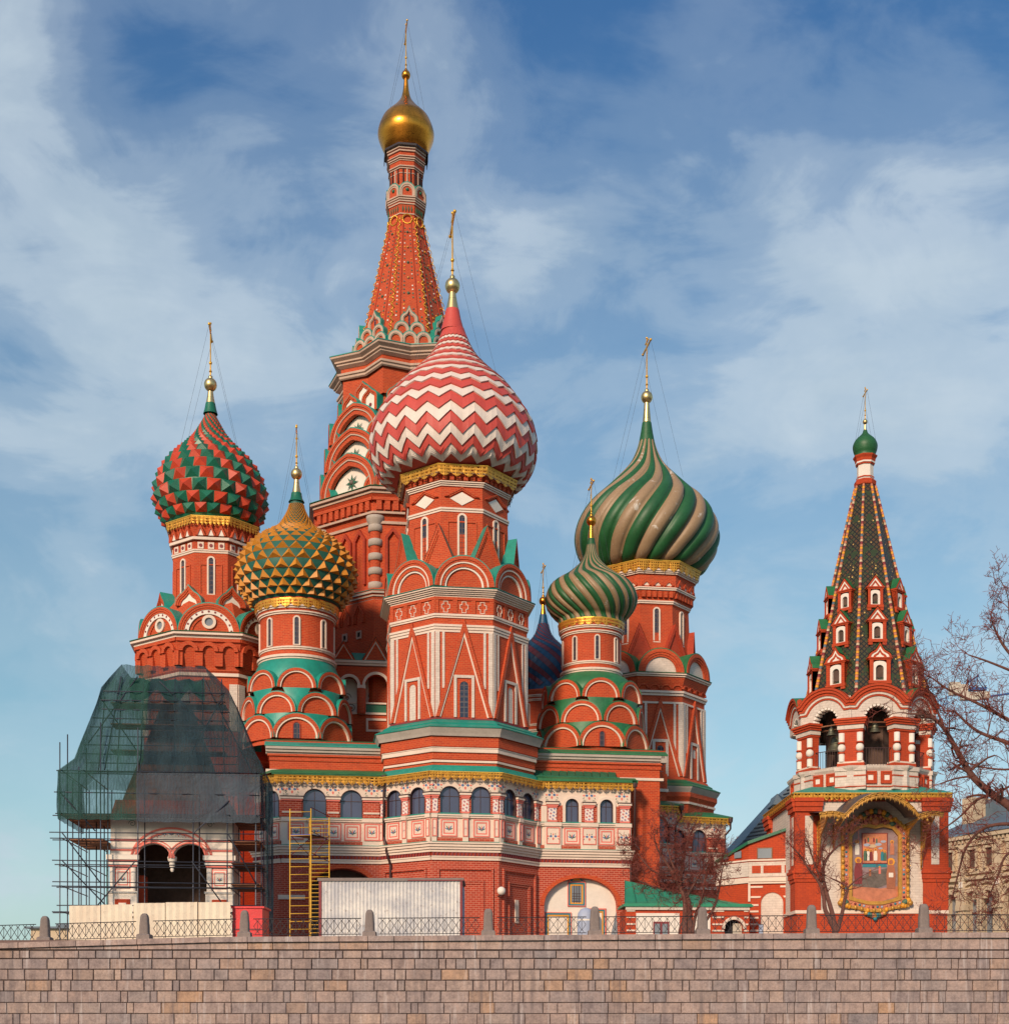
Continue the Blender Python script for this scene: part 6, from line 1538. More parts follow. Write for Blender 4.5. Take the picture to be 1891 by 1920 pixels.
# ---------------------------------------------------------------- retaining wall, bollards and railing
YW = 52.0; KW = YW / F
def capy(x):
    return 1770 + (1757 - 1770) * (x + 50) / 450 if x < 400 else 1757 + (1748.5 - 1757) * min(1, (x - 400) / 1400)
def capz(x): return EYE + (HY - capy(x)) * KW
WX = lambda x: (x - CXP) * KW
wall = MB(Fr(0, YW, 0, 0, 1)); rnd = random.Random(11)
wall.box(-34, 34, -.5, -.04, -.2, 4.35, 'mortar_dark')
row_y = [1782, 1797.5, 1817.5, 1838, 1858.5, 1880, 1900.5, 1921, 1941.5, 1962]
for r in range(len(row_y) - 1):
    z1 = EYE + (HY - row_y[r]) * KW; z0 = EYE + (HY - row_y[r + 1]) * KW; x = -32 + rnd.random() * .5; late = r >= 4
    while x < 32:
        L = rnd.choice([.38, .5, .62, .74, .84, .9, .95]) * (1.15 if late else 1.0) * (1 + rnd.uniform(-.08, .08))
        if rnd.random() < .16: L = .26
        g = .011 if late else .016; p = rnd.uniform(.0, .025) + (.012 if late else .03); b = .018
        a0, a1, c0, c1 = x + g, x + L - g, z0 + g + rnd.uniform(-.004, .004), z1 - g + rnd.uniform(-.004, .004); j = lambda: rnd.uniform(-.009, .009)
        inn = [(a0 + b + j(), c0 + b + j()), (a1 - b + j(), c0 + b + j()), (a1 - b + j(), c1 - b + j()), (a0 + b + j(), c1 - b + j())]; out = [(a0, c0), (a1, c0), (a1, c1), (a0, c1)]
        bb = len(wall.v); wall.v += [wall.fr.p(u, p, z) for u, z in inn] + [wall.fr.p(u, p - .02, z) for u, z in out] + [wall.fr.p(u, -.06, z) for u, z in out]
        for q in [(0, 1, 2, 3)] + [(4 + i, 4 + (i + 1) % 4, (i + 1) % 4, i) for i in range(4)] + [(8 + i, 8 + (i + 1) % 4, 4 + (i + 1) % 4, 4 + i) for i in range(4)]:
            wall.f.append(tuple(bb + i for i in q)); wall.m.append('wall_stone'); wall.sm.append(False)
        x += L
x = -60
while x < 2000:   # projecting string course and capstones, following the slope of the kerb
    L = rnd.uniform(46, 78); a, b = WX(x + .6), WX(x + L - .6); za, zb = capz(x), capz(x + L)
    def quadbox(a, b, w0, w1, za0, zb0, za1, zb1, mt):
        P = [(a, w1, za0), (b, w1, zb0), (b, w1 - (.02), zb1), (a, w1 - .02, za1), (a, w0, za0), (b, w0, zb0), (b, w0, zb1), (a, w0, za1)]; bb = len(wall.v); wall.v += [wall.fr.p(*q) for q in P]
        for q in [(0, 1, 2, 3), (1, 5, 6, 2), (4, 0, 3, 7), (3, 2, 6, 7), (4, 5, 1, 0)]: wall.f.append(tuple(bb + i for i in q)); wall.m.append(mt); wall.sm.append(False)
    o = rnd.uniform(-.012, .012); zc = EYE + (HY - 1779) * KW
    quadbox(a, b, -.9, .17 + o, za - .20, zb - .20, za + o * .5, zb + o * .5, 'wall_stone')
    quadbox(a, b, -.5, .07 + o, zc - .02, zc - .02, za - .215, zb - .215, 'wall_stone')
    x += L
rw = solo(wall, 'retaining_wall', 'long retaining wall of weathered brown stone blocks along the street', 'wall', loc=(0, YW, 0))
# street side ground beyond the foot of the wall is the one ground sheet
bx = [78, 266, 455, 691, 915, 1116, 1319, 1525, 1737, 1950]; bt = [1716, 1711, 1705, 1704, 1702, 1698, 1699, 1695, 1693, 1691]
marks = ['behind the leftmost stretch of railing, with open sky at its side', 'in front of the pale sheet fence left of its middle', 'in front of the red box', 'in front of the white corrugated cabin', 'just right of the white corrugated cabin', 'in front of the whitewashed arch', 'beside the small bare tree with red twigs', 'left of the thin bare tree before the icon', 'under the right edge of the icon wall', 'rightmost, beyond the edge']
for i, x in enumerate(bx):
    zb = capz(x) - .03; h = (HY - bt[i]) * KW + EYE - zb; hw = .20 + .012 * (i > 3); y = YW + .42; r2 = random.Random(i)
    if i == 9: continue
    b = thing('stone_bollard', (WX(x), y, zb), 'grey stone bollard ' + marks[i], 'bollard', 'stone bollards along the railing')
    f = Fr(WX(x), y, zb, R_(r2.uniform(-2, 2)), 1); m = MB(f)
    def slab(z, a, d): return [(sx * a, sy * d, z) for sx, sy in ((-1, 1), (1, 1), (1, -1), (-1, -1))]
    base_ = [slab(0, hw + .05, .27), slab(.20, hw + .045, .26), slab(.24, hw + .0, .2)]
    m.grid(base_, 'granite', False, True); m.build('plinth', b)
    m = MB(f); N = 12
    def sec(z, a, d, r=.05): return [(a * (abs(math.cos(t)) ** .45) * math.copysign(1, math.cos(t)), d * (abs(math.sin(t)) ** .45) * math.copysign(1, math.sin(t)), z) for t in [2 * PI * (q + .5) / 20 for q in range(20)]][::-1]
    rows_ = [sec(.22, hw - .01, .19), sec(.3, hw - .02, .18), sec(h * .55, hw - .03 + r2.uniform(-.01, .01), .17), sec(h * .62, hw - .035, .17), sec(h * .85, hw - .05, .16), sec(h * .93, hw - .075, .14), sec(h * .985, hw - .12, .09), sec(h, .03, .02)]
    m.grid(rows_, 'granite', True, True); m.build('shaft', b)
ends = [(-60, 60)] + [(bx[i] + (17 if i else 20), bx[i + 1] - 17) for i in range(9)]
rl = ['at the far left edge against the sky', 'leftmost full bay, with sky and far roofs showing through', 'before the pale sheet fence', 'between the red box and the white cabin', 'before the right half of the white cabin', 'before the brick niche and painted doorway', 'before the low striped house', 'before the blind white arch of the annex', 'before the orange foot of the icon wall', 'at the right edge before the cream building']
for i, (x0, x1) in enumerate(ends):
    a, b = WX(x0), WX(x1); y = YW + .42; L = b - a; za, zb = capz(x0), capz(x1); f = Fr(a, y, za, 0, 1)
    t = thing('railing', (a, y, za), 'iron railing section of crossed diamonds ' + rl[i], 'railing', 'iron railing sections on the wall')
    hgt = .70; n = max(3, round(L / (.262 if i < 3 else .292))); sl_ = lambda u: (zb - za) * u / L
    m = MB(f); m.tube((-.02, 0, hgt), (L + .02, 0, hgt + sl_(L)), .017, .017, 'black_iron', 5); m.build('top_rail', t)
    m = MB(f); m.tube((-.02, 0, .10), (L + .02, 0, .10 + sl_(L)), .014, .014, 'black_iron', 5); m.build('bottom_rail', t)
    m = MB(f); r = .012; T_ = lambda p, q: m.tube((p[0], 0, p[1] + sl_(p[0])), (q[0], 0, q[1] + sl_(q[0])), r, r, 'black_iron', 4)
    wd = L / n
    for j in range(n):
        c = wd * (j + .5); h_ = wd * .5
        T_((c, .20), (c - h_, .42)); T_((c - h_, .42), (c, .63)); T_((c, .20), (c + h_, .42)); T_((c + h_, .42), (c, .63))
        T_((c, .20), (c, .60))
        P = [(c + .075 * math.cos(q), .10 + .10 * math.sin(q)) for q in [PI * k_ / 6 for k_ in range(7)]]
        for p, q in zip(P, P[1:]): T_(p, q)
        P = [(c + .065 * math.cos(q), hgt - .075 * math.sin(q)) for q in [PI * k_ / 5 for k_ in range(6)]]
        for p, q in zip(P, P[1:]): T_(p, q)
        if j % 3 == 1: T_((c, 0), (c, .1))
        if j < n - 1:
            c2 = wd * (j + 1); T_((c2, .42), (c2 - wd * .5 + .0, .20)) if False else None
    m.build('lattice', t)

# ---------------------------------------------------------------- porch under repair, with its scaffold
PF = frame(322, 66, 5); kp = 66 / F
porch = thing('porch', PF.p(0, 0, 80 * 80 / 66), 'white and pink painted porch with a double arch, wrapped in scaffolding', 'porch')
zz = lambda y: HY - y
BZP = 100
U = lambda x: (x - 322) * 1.0
WS = 'bare_pale'
def dblarch(z1):
    """head with two arches meeting on a hanging pendant: list of (u,z) of the soffit"""
    P = []
    for c in (34, -34): P += arc(c, zz(1609), 31.5, .86, n=14)
    return P
m = MB(PF); so_ = dblarch(0); n_ = len(so_)
m.band([(66 - 132 * i / (n_ - 1), zz(1530)) for i in range(n_)], so_, -16, 0, WS)
for s in (-1, 1):
    a, b = sorted((s * 65.5, s * 112)); m.box(a, b, -16, 0, zz(1700), zz(1530), WS, back=False); m.box(a, b, -16, -.2, BZP, zz(1700), WS, back=False)
m.build('front_wall', porch)
m = MB(PF)
def pl(P, r, mt, w=.8): 
    m.band([(u, z) for u, z in P], [(u * .985, z - r) for u, z in P], -1, w, mt)
for r, k_ in ((76, 'pink'), (66, 'pink')): m.band(arc(0, zz(1612), r, .80, n=24), arc(0, zz(1612), r - 4, .80, n=24), -1, 2, k_)
for c in (-34, 34):
    m.band(arc(c, zz(1609), 35, .86, n=14), arc(c, zz(1609), 32, .86, n=14), -1, 3, 'pink')
    m.band(arc(c, zz(1609), 40, .86, n=14), arc(c, zz(1609), 38, .86, n=14), -1, 2, 'pink')
for s in (-1, 1):
    c = s * 89
    for y0, y1, x, mt in ((1613, 1604, 30, WS), (1617, 1613, 27, 'pink'), (1622, 1618, 28, WS), (1627, 1623, 26, 'pink'), (1578, 1575, 24, 'pink'), (1596, 1593, 24, 'pink')): m.box(c - x, c + x, -1, x - 22, zz(y0), zz(y1), mt)
    for q in (-19, 19): m.tube((c + q, 2, zz(1672)), (c + q, 2, zz(1628)), 5, 5, WS, 12)
    m.box(c - 14, c + 14, -1, 2.5, zz(1666), zz(1630), 'pink'); m.box(c - 12, c + 12, -1, 3.2, zz(1664), zz(1632), WS); m.box(c - 9.5, c + 9.5, -1, 3.9, zz(1661), zz(1635), 'pink'); m.box(c - 8, c + 8, -1, 4.4, zz(1659), zz(1637), WS)
    motif(m, c, 4.8, zz(1649), 8, kind=1)
    m.box(c - 26, c + 26, -1, 6, BZP, zz(1674), WS); m.box(c - 28, c + 28, -1, 8, zz(1676), zz(1672), WS); m.box(c - 14, c + 14, 5, 7.5, BZP, zz(1687), OR); m.box(c - 7, c + 7, 5, 8.2, BZP, zz(1694), WS)
m.build('painted_trim', porch)
m = MB(PF)
for u in (-26, -13, 0, 13, 26): motif(m, u, .5, zz(1563) - abs(u) * .15, 7.5, kind=0 if u else 1)
for s in (-1, 1): scroll(m, s * 72, .5, zz(1545), 7, sgn=s, t=1.0); scroll(m, s * 60, .5, zz(1537), 5, sgn=-s, t=.9)
m.build('painted_flowers', porch)
f0 = PF.at(0, -8, 0); m = MB(f0); m.lathe([(2, zz(1634)), (4, zz(1630)), (3, zz(1627)), (6, zz(1622)), (5, zz(1617)), (8.5, zz(1612)), (9, zz(1606)), (4, zz(1604))], 16, WS); m.build('pendant', porch)
m = MB(PF)
m.box(-112, 112, -150, -148, BZP, zz(1530), 'dark_stone_shade'); m.box(-112, 112, -148, -16, zz(1534), zz(1530), 'dark_stone_shade'); m.box(-112, -108, -148, -16, BZP, zz(1530), 'white_stone'); m.box(108, 112, -148, -16, BZP, zz(1530), 'white_stone'); m.box(-64, -54, -60, -20, BZP, zz(1640), OR); m.build('inner_wall', porch)
m = MB(PF)
m.grid([[(sx * 112, -75 + sy * 75, zz(1530)) for sx, sy in ((-1, 1), (1, 1), (1, -1), (-1, -1))], [(sx * 104, -75 + sy * 70, zz(1500)) for sx, sy in ((-1, 1), (1, 1), (1, -1), (-1, -1))]], 'red_brick', False, True)
m.grid([[(sx * 92, -75 + sy * 66, zz(1500)) for sx, sy in ((-1, 1), (1, 1), (1, -1), (-1, -1))], [(sx * 24, -75 + sy * 16, zz(1300)) for sx, sy in ((-1, 1), (1, 1), (1, -1), (-1, -1))]], 'concrete' if False else 'plank', False, True); m.build('tent_roof', porch)
# scaffold ------------------------------------------------------------------------------------
scf = thing('scaffolding', PF.p(0, 60, BZP), 'steel tube scaffolding wrapped in green and blue netting around the porch', 'scaffolding')
wF, wB = 46, -170
us_ = [-194, -160, -121, -54, 46, 108, 160]; ws_ = [wF, 20, -60, -115, wB]
lv = [1711, 1699, 1663, 1655, 1623, 1615, 1574, 1563, 1528, 1488, 1448]
fz = lambda y: (HY - y) * (1 - wF / F)
m = None
for j, w_ in enumerate((wF, 20)):
    for i, u in enumerate(us_):
        m = MB(PF); top = [1395, 1440, 1357, 1365, 1448, 1448, 1448][i] if j == 0 else [1375, 1400, 1440, 1448, 1448, 1448, 1448][i]
        m.tube((u + j * 8, w_, BZP), (u + j * 8, w_, fz(top)), 1.25, 1.25, 'dark_steel' if (i + j) % 3 else 'steel', 6)
        for y in lv[::2]: m.sphere((u + j * 8, w_, fz(y)), 2.0, 'steel', n=6)
        m.build('standard_tube', scf)
for j, w_ in enumerate((-60, -115, wB)):
    for i, u in enumerate((-194, -150, 108, 165)):
        m = MB(PF); m.tube((u + 4 * j, w_, BZP), (u + 4 * j, w_, fz(1448)), 1.25, 1.25, 'dark_steel', 6); m.build('standard_tube', scf)
rr = random.Random(5)
for i, y in enumerate(lv):
    for w_ in ((wF, 20) if i % 2 == 0 else (wF,)):
        m = MB(PF); x0 = -199 - rr.uniform(0, 14); x1 = 166 + rr.uniform(0, 8)
        m.tube((x0, w_ + 1.6, fz(y)), (x1, w_ + 1.6, fz(y) + rr.uniform(-2, 2)), 1.0, 1.0, 'dark_steel', 6); m.build('ledger_tube', scf)
for u in (-190, -150, 112, 162):
    for y in lv[::2]:
        m = MB(PF); m.tube((u, wF + 6, fz(y)), (u, wB - 4, fz(y)), 1.0, 1.0, 'dark_steel', 5); m.build('transom_tube', scf)
for a, b in (((-190, 1563), (-122, 1655)), ((-190, 1615), (-110, 1700)), ((-58, 1615), (-176, 1760)), ((44, 1615), (112, 1712)), ((-192, 1490), (-130, 1560)), ((110, 1563), (160, 1655)), ((46, 1563), (112, 1500))):
    m = MB(PF); m.tube((a[0], wF + 3, fz(a[1])), (b[0], wF + 3, fz(b[1])), 1.3, 1.3, 'dark_steel', 6); m.build('brace_tube', scf)
for y in (1527, 1574, 1615, 1655):
    for a, b in (((-180, -116), (114, 168)) if y == 1574 else ((114, 168),)) if y > 1530 else ((-196, 168),):
        m = MB(PF)
        for q in range(5 if y < 1530 else 4):
            ww = wF - 8 - q * 40; m.box(a, b, ww - 34, ww, fz(y) - 2, fz(y), 'plank')
        m.build('plank_deck', scf)
# inner frame seen through the upper net
for u in (-130, -96, -54, 8, 62, 100):
    m = MB(PF); t_ = 1262 if abs(u) < 110 else 1300
    m.tube((u, 22, fz(1448)), (u * .93, 6, fz(t_)), 1.3, 1.3, 'dark_steel', 6); m.build('standard_tube', scf)
for i, y in enumerate(range(1292, 1446, 17)):
    s_ = .72 + .28 * (y - 1260) / 190; m = MB(PF); m.tube((-150 * s_ - rr.uniform(0, 20), 20, fz(y)), (120 * s_ + rr.uniform(0, 12), 20, fz(y) + rr.uniform(-2, 2)), 1.0, 1.0, 'dark_steel', 5); m.build('ledger_tube', scf)
for a, b in (((-120, 1440), (-90, 1262)), ((-150, 1390), (-60, 1262)), ((60, 1262), (150, 1440)), ((20, 1440), (100, 1290)), ((-130, 1300), (-50, 1420)), ((-20, 1270), (60, 1350))):
    m = MB(PF); m.tube((a[0], 14, fz(a[1])), (b[0], 14, fz(b[1])), 1.2, 1.2, 'dark_steel', 5); m.build('brace_tube', scf)
for y in (1400, 1350, 1310):
    m = MB(PF); m.box(-110, 100, -40, 10, fz(y) - 2, fz(y), 'plank'); m.build('plank_deck', scf)
# netting: dense lower belt
rn = random.Random(2)
def belt(pa, pb, y0, y1, mt, nx=26, ny=7, am=3.4):
    rows_ = []
    for j in range(ny + 1):
        row = []
        for i in range(nx + 1):
            t = i / nx; v = j / ny; u = pa[0] + (pb[0] - pa[0]) * t; w_ = pa[1] + (pb[1] - pa[1]) * t
            d = am * math.sin(t * 23 + v * 3) * math.sin(PI * v) + rn.uniform(-.7, .7); sag = 1.6 * math.sin(t * PI * 6) ** 2
            nx_, nw_ = (pb[1] - pa[1]), -(pb[0] - pa[0]); l = math.hypot(nx_, nw_); row.append((u + nx_ / l * d, w_ - nw_ / l * d, fz(y0) + (fz(y1) - fz(y0)) * v - (sag if j == 0 else 0)))
        rows_.append(row)
    m = MB(PF); m.grid(rows_, mt, True); m.build('safety_net', scf)
belt((-197, wF + 4), (-56, wF + 4), 1538, 1447, 'net_green'); belt((-56, wF + 4), (168, wF + 4), 1541, 1450, 'net_dense'); belt((168, wF + 4), (172, wB), 1541, 1450, 'net_blue'); belt((-197, wB), (-197, wF + 4), 1538, 1447, 'net_green')
belt((180, 34), (190, 24), 1745, 1462, 'net_blue', 6, 16, 2); belt((174, 28), (182, 34), 1745, 1462, 'net_blue', 6, 16, 2)
# green sheeting down the far left corner
for i in range(5):
    m = MB(PF); u = -148 + i * 7; m.box(u, u + 3, -150, -146, BZP, fz(1560), 'tarp_green'); m.build('plastic_sheet', scf)
# upper tent of net
lev = [(1447, -197, 176, wF, wB), (1425, -168, 168, wF - 4, wB + 8), (1395, -158, 150, wF - 10, wB + 16), (1360, -146, 136, wF - 16, wB + 24), (1325, -133, 122, wF - 22, wB + 34), (1292, -124, 108, wF - 27, wB + 44), (1268, -108, 84, wF - 34, wB + 54), (1247, -92, 60, wF - 44, wB + 66)]
def side_net(a, b, mt, nx=18, gr=0):
    """corner index a to b around the level rectangle, listed front-left, front-right, back-right, back-left"""
    rows_ = []
    for li, (y, u0, u1, w0, w1) in enumerate(lev):
        c = [(u0, w0), (u1, w0), (u1, w1), (u0, w1)]; p, q = c[a], c[b]
        rows_.append([(p[0] + (q[0] - p[0]) * i / nx + rn.uniform(-.8, .8), p[1] + (q[1] - p[1]) * i / nx + 4.5 * math.sin(i * 1.7 + li * .6) - 6 * abs(math.sin(PI * i / nx * 3)), (HY - y) * (1 - w0 / F) - 1.5 * math.sin(PI * i / nx)) for i in range(nx + 1)])
    m = MB(PF); m.grid(rows_, mt, True, mf=(lambda i, j: 'net_green' if j < gr else mt)); m.build('safety_net', scf)
side_net(0, 1, 'net_blue', 30, 11); side_net(1, 2, 'net_blue'); side_net(3, 0, 'net_green'); side_net(2, 3, 'net_green')
m = MB(PF); rows_ = []
for j in range(7):
    rows_.append([(-78 + i * 9.2, -6 + 4 * math.sin(i * 1.3 + j), fz(1262) - j * (5.5 + 2 * math.sin(i * .9)) - 3 * math.sin(i * 2.0)) for i in range(16)])
m.grid(rows_, 'tarp_green', True); m.build('tarpaulin', scf)

# yellow mobile scaffold tower ------------------------------------------------------------------
YS = frame(566, 63, 0); ky = 63 / F
ys = thing('scaffold_tower', YS.p(0, 0, 2.72 / ky), 'narrow yellow scaffold tower with a blue deck standing before the brick pier', 'scaffold tower')
zb_ = 2.72 / ky; P4 = [(-21, 8), (19, 14), (47, -34), (9, -40)]
def lad(p, q, y0, y1, st, name='ladder_frame'):
    m = MB(YS)
    for a in (p, q): m.tube((a[0], a[1], zb_), (a[0], a[1], zz(y0)), 1.05, 1.05, 'yellow_paint', 8)
    y = y0 + 6
    while zz(y) > zb_ + 4:
        m.tube((p[0], p[1], zz(y)), (q[0], q[1], zz(y) + 0), .72, .72, 'yellow_paint', 6); y += st
    m.build(name, ys)
lad(P4[0], P4[1], 1518, 0, 14.6); lad(P4[3], P4[2], 1528, 0, 7.6)
for a, b, y0, y1 in ((0, 3, 1566, 1600), (1, 2, 1560, 1572), (0, 3, 1606, 1568), (1, 2, 1516, 1526), (1, 2, 1600, 1612), (0, 3, 1650, 1615), (1, 2, 1612, 1562)):
    m = MB(YS); m.tube((P4[a][0], P4[a][1], zz(y0)), (P4[b][0], P4[b][1], zz(y1)), .8, .8, 'maroon', 5); m.build('brace', ys)
m = MB(YS); q = zz(1566); m.poly([(-20, 8, q), (18, 14, q), (45, -33, q), (9, -39, q)], 'blue_deck'); m.poly([(-20, 8, q - 2), (18, 14, q - 2), (45, -33, q - 2), (9, -39, q - 2)][::-1], 'plank'); m.poly([(-20, 8, q), (18, 14, q), (18, 14, q - 2), (-20, 8, q - 2)], 'blue_deck'); m.build('deck', ys)

# pale sheet fence, red box, cabin ----------------------------------------------------------------
def corrugated(m, fr, u0, u1, w, z0, z1, mt, step=.14, amp=.022):
    n = int((u1 - u0) / step * 2); rows_ = [[], []]
    for i in range(n + 1):
        u = u0 + (u1 - u0) * i / n; a = amp if (i // 1) % 2 else 0
        rows_[0].append((u, w + a, z0)); rows_[1].append((u, w + a, z1))
    m.grid(rows_, mt, False, fr=fr)
f, L = wallframe(130, 57, 433, 56.2)
fence = thing('site_fence', f.p(0, 0, 2.72), 'pale cream corrugated sheet fence in front of the scaffolded porch', 'fence')
n = 5; hts = [3.97, 4.0, 4.05, 4.07, 4.06]
for i in range(n):
    m = MB(f); a, b = L * i / n + .008, L * (i + 1) / n - .008; corrugated(m, f, a, b, 0.02 * (i % 2), 2.65, 2.65 + hts[i] - 2.2 + .0, 'cream_sheet', .30, .05); m.build('sheet_panel', fence)
m = MB(f); m.box(0, L, -.12, -.06, 3.9, 3.98, 'plank'); m.box(0, L, -.12, -.06, 3.0, 3.08, 'plank'); m.build('rail', fence)
f, L = wallframe(436, 56.5, 492, 56.5); rb = thing('red_box', f.p(0, 0, 2.72), 'bright red site box at the right end of the pale sheet fence', 'box')
m = MB(f); m.box(0, L, -1.6, 0, 2.68, 4.28, 'red_box'); m.build('body', rb); m = MB(f); m.box(-.05, L + .08, -1.66, .06, 4.28, 4.36, 'red_box'); m.build('lid', rb); m = MB(f); m.box(0, L, 0, .03, 3.4, 3.45, 'maroon'); m.box(L * .5 - .02, L * .5 + .02, 0, .03, 2.7, 3.4, 'maroon'); m.build('panel_seam', rb)
f, L = wallframe(599, 60, 866, 60); kc_ = 60 / F; cab = thing('site_cabin', f.p(0, 0, 2.72), 'white corrugated metal site cabin with a reddish frame, scratched and dented', 'cabin')
zt_ = (HY - 1652) * kc_; zb_ = 2.66
m = MB(f); corrugated(m, f, .08, L - .08, 0, zb_, zt_, 'pale_sheet', .155, .03); m.box(0.05, L - .05, -2.5, -.02, zb_, zt_, 'pale_sheet'); m.build('body', cab)
m = MB(f)
for a, b in ((-.02, .09), (L - .09, L + .02)): m.box(a, b, -.06, .06, zb_, zt_ + .02, 'maroon')
m.box(L - .02, L + .03, -2.5, -2.4, zb_, zt_, 'maroon'); m.box(-.02, L + .02, -.06, .05, zb_, zb_ + .08, 'maroon'); m.build('corner_post', cab)
m = MB(f); m.box(-.08, L + .08, -2.6, .09, zt_, zt_ + .13, 'granite'); m.box(L * .62, L + .09, -2.6, .095, zt_ + .005, zt_ + .05, 'maroon'); m.build('roof_edge', cab)
m = MB(f); m.box(L - .05, L + .06, -1.9, -.5, zb_ + .05, zt_ - .2, 'sky_paint'); m.build('door', cab)
# globe lamp on the corner of the bay
lp = S.rot(0); px_, pw_, pz_ = E + 6, A8 + 10, HY - 1670
pz_ = (HY - 1670) * (1 - (A8 + 4) / F) * 1.0
lamp = thing('globe_lamp', S.p(E, A8 + 8, pz_), 'round white globe lamp on the corner of the brick wall right of the cabin', 'lamp')
m = MB(S); m.sphere((E + 3, A8 + 9, pz_), 7.6, 'bare_pale', n=20); m.build('globe', lamp); m = MB(S); m.tube((E - 2, A8 - 1, pz_ - 9), (E + 3, A8 + 9, pz_ - 7), 1.2, 1.2, 'pipe_brown', 6); m.build('bracket', lamp)
# small things behind the railing
f = frame(1098, 60, 0); m = MB(f); m.lathe([(16, 2.7 / f.k), (16.5, zz(1725)), (15, zz(1712)), (10, zz(1705)), (2, zz(1702))], 20, 'sky_paint'); m.lathe([(16.7, zz(1727)), (16.7, zz(1724))], 20, 'bare_pale'); solo(m, 'plastic_booth', 'rounded pale blue plastic booth by the painted doorway', 'booth', loc=f.p(0, 0, 2.7 / f.k))
f = frame(1150, 60, 0); m = MB(f); m.poly([(-12, 4, 2.7 / f.k), (8, 6, 2.7 / f.k), (5, 0, zz(1708))], 'steel'); m.poly([(8, 6, 2.7 / f.k), (10, -8, 2.7 / f.k), (5, 0, zz(1708))], 'slate_roof'); m.poly([(10, -8, 2.7 / f.k), (-12, -6, 2.7 / f.k), (5, 0, zz(1708))], 'steel'); m.poly([(-12, -6, 2.7 / f.k), (-12, 4, 2.7 / f.k), (5, 0, zz(1708))], 'steel'); solo(m, 'covered_heap', 'grey sheeted heap leaning by the right pier of the white arch', 'heap', loc=f.p(0, 0, 2.7 / f.k))
f = frame(1424, 56, 4); m = MB(f)
b0 = 2.7 / f.k; m.poly([(-5, 6, b0), (4, 6, b0), (6.5, 1, zz(1733)), (-2.5, 1, zz(1733))], 'steel'); m.poly([(-4, 6.4, b0 + 1), (3, 6.4, b0 + 1), (5.4, 1.5, zz(1734.5)), (-1.5, 1.5, zz(1734.5))], 'sky_paint'); m.poly([(-5, 5, b0), (4, 5, b0), (6.5, 0, zz(1733)), (-2.5, 0, zz(1733))][::-1], 'steel'); solo(m, 'leaning_board', 'small grey board leaning at the foot of the blind white arch', 'board', loc=f.p(0, 6, b0))

# ---------------------------------------------------------------- distant buildings and crane
def far_box(px0, Y0, px1, Y1, dep): f, L = wallframe(px0, Y0, px1, Y1); return f, L
f, L = wallframe(1745, 124, 2060, 108); dp = thing('department_store', f.p(0, 0, 2.7), 'cream ornate department store with arched windows and grey roofs at the right edge', 'building')
zq2 = lambda y, u=0: (HY - y) * (118 / F)
ct = (HY - 1572) * 122 / F
m = MB(f); 
ops = [(2.55, .62), (5.05, .72), (6.65, .72), (9.3, .72), (10.9, .72)]
arcade(m, f, 0, L, 0, 2.7, 9.8, ct, ops, 'cream', 1.0); m.build('wall', dp)
for c, h in ops:
    m = MB(f); i_ = [(c + h, 2.7)] + arc(c, 9.8, h, n=14) + [(c - h, 2.7)]; o = [(c + h + .35, 2.7)] + arc(c, 9.8, h + .35, n=14) + [(c - h - .35, 2.7)]
    m.band(o, i_, -.2, .25, 'cream'); o2 = arc(c, 9.8, h + .85, n=14); m.band(o2, arc(c, 9.8, h + .65, n=14), -.1, .3, 'cream'); m.poly([(x, -.6, z) for x, z in i_], 'grey_glass'); m.box(c - h, c + h, -.62, -.5, 8.6, 8.75, 'pipe_brown'); m.box(c - .05, c + .05, -.62, -.5, 2.7, 10.3, 'pipe_brown'); m.build('window', dp)
for c in (2.4, 5.0, 6.9, 9.5, 11.2):
    m = MB(f); m.box(c - .42, c + .42, -.02, .05, 12.6, 14.1, 'dark_stone_shade'); m.band([(c + .6, 12.4), (c + .6, 14.3), (c - .6, 14.3), (c - .6, 12.4)], [(c + .42, 12.4), (c + .42, 14.1), (c - .42, 14.1), (c - .42, 12.4)], -.1, .3, 'cream'); m.prism([(c - .7, 14.4), (c + .7, 14.4), (c, 15.2)], -.1, .4, 'cream'); m.build('window', dp)
m = MB(f)
for z0, z1, p in ((11.5, 11.75, .4), (12.0, 12.15, .25), (ct - .9, ct - .7, .3), (ct - .35, ct, .6), (10.7, 10.85, .2)): m.box(-.2, L + .2, -.1, p, z0, z1, 'cream')
for i in range(int(L / .45)): m.box(i * .45, i * .45 + .2, 0, .45, ct - .7, ct - .35, 'cream')
for c in (.6, 3.9, 8.0, 12.3): m.box(c - .35, c + .35, -.1, .35, 2.7, ct - .9, 'cream'); m.box(c - .2, c + .2, .2, .45, 10.9, 11.4, 'bare_pale'); m.box(c - .55, c + .55, -.1, .5, 8.9, 9.4, 'cream')
m.build('cornice', dp)
m = MB(f); m.grid([[(-.5, .7, ct), (L + .5, .7, ct)], [(1.5, -4, ct + 2.2), (L + .5, -4, ct + 2.4)]], 'slate_roof', False); m.box(2.0, L, -8, -4, ct, ct + 3.6, 'slate_roof'); m.box(1.2, 2.5, -5, -2.5, ct, ct + 3.8, 'cream'); m.build('roof', dp)
m = MB(f); m.box(8.0, 10.5, -5, -3, ct, ct + 4.6, 'dark_stone_shade'); m.grid([[(8, -2.8, ct + 4.6), (13, -2.8, ct + 4.6)], [(9.5, -5, ct + 7), (13, -5, ct + 7)]], 'slate_roof', False); m.build('turret', dp)
f, L = wallframe(1340, 112, 1500, 112); k = 112 / F
sb = thing('slate_roofed_building', f.p(0, 0, 2.7), 'building behind with steep blue grey slate roof and one dormer', 'building')
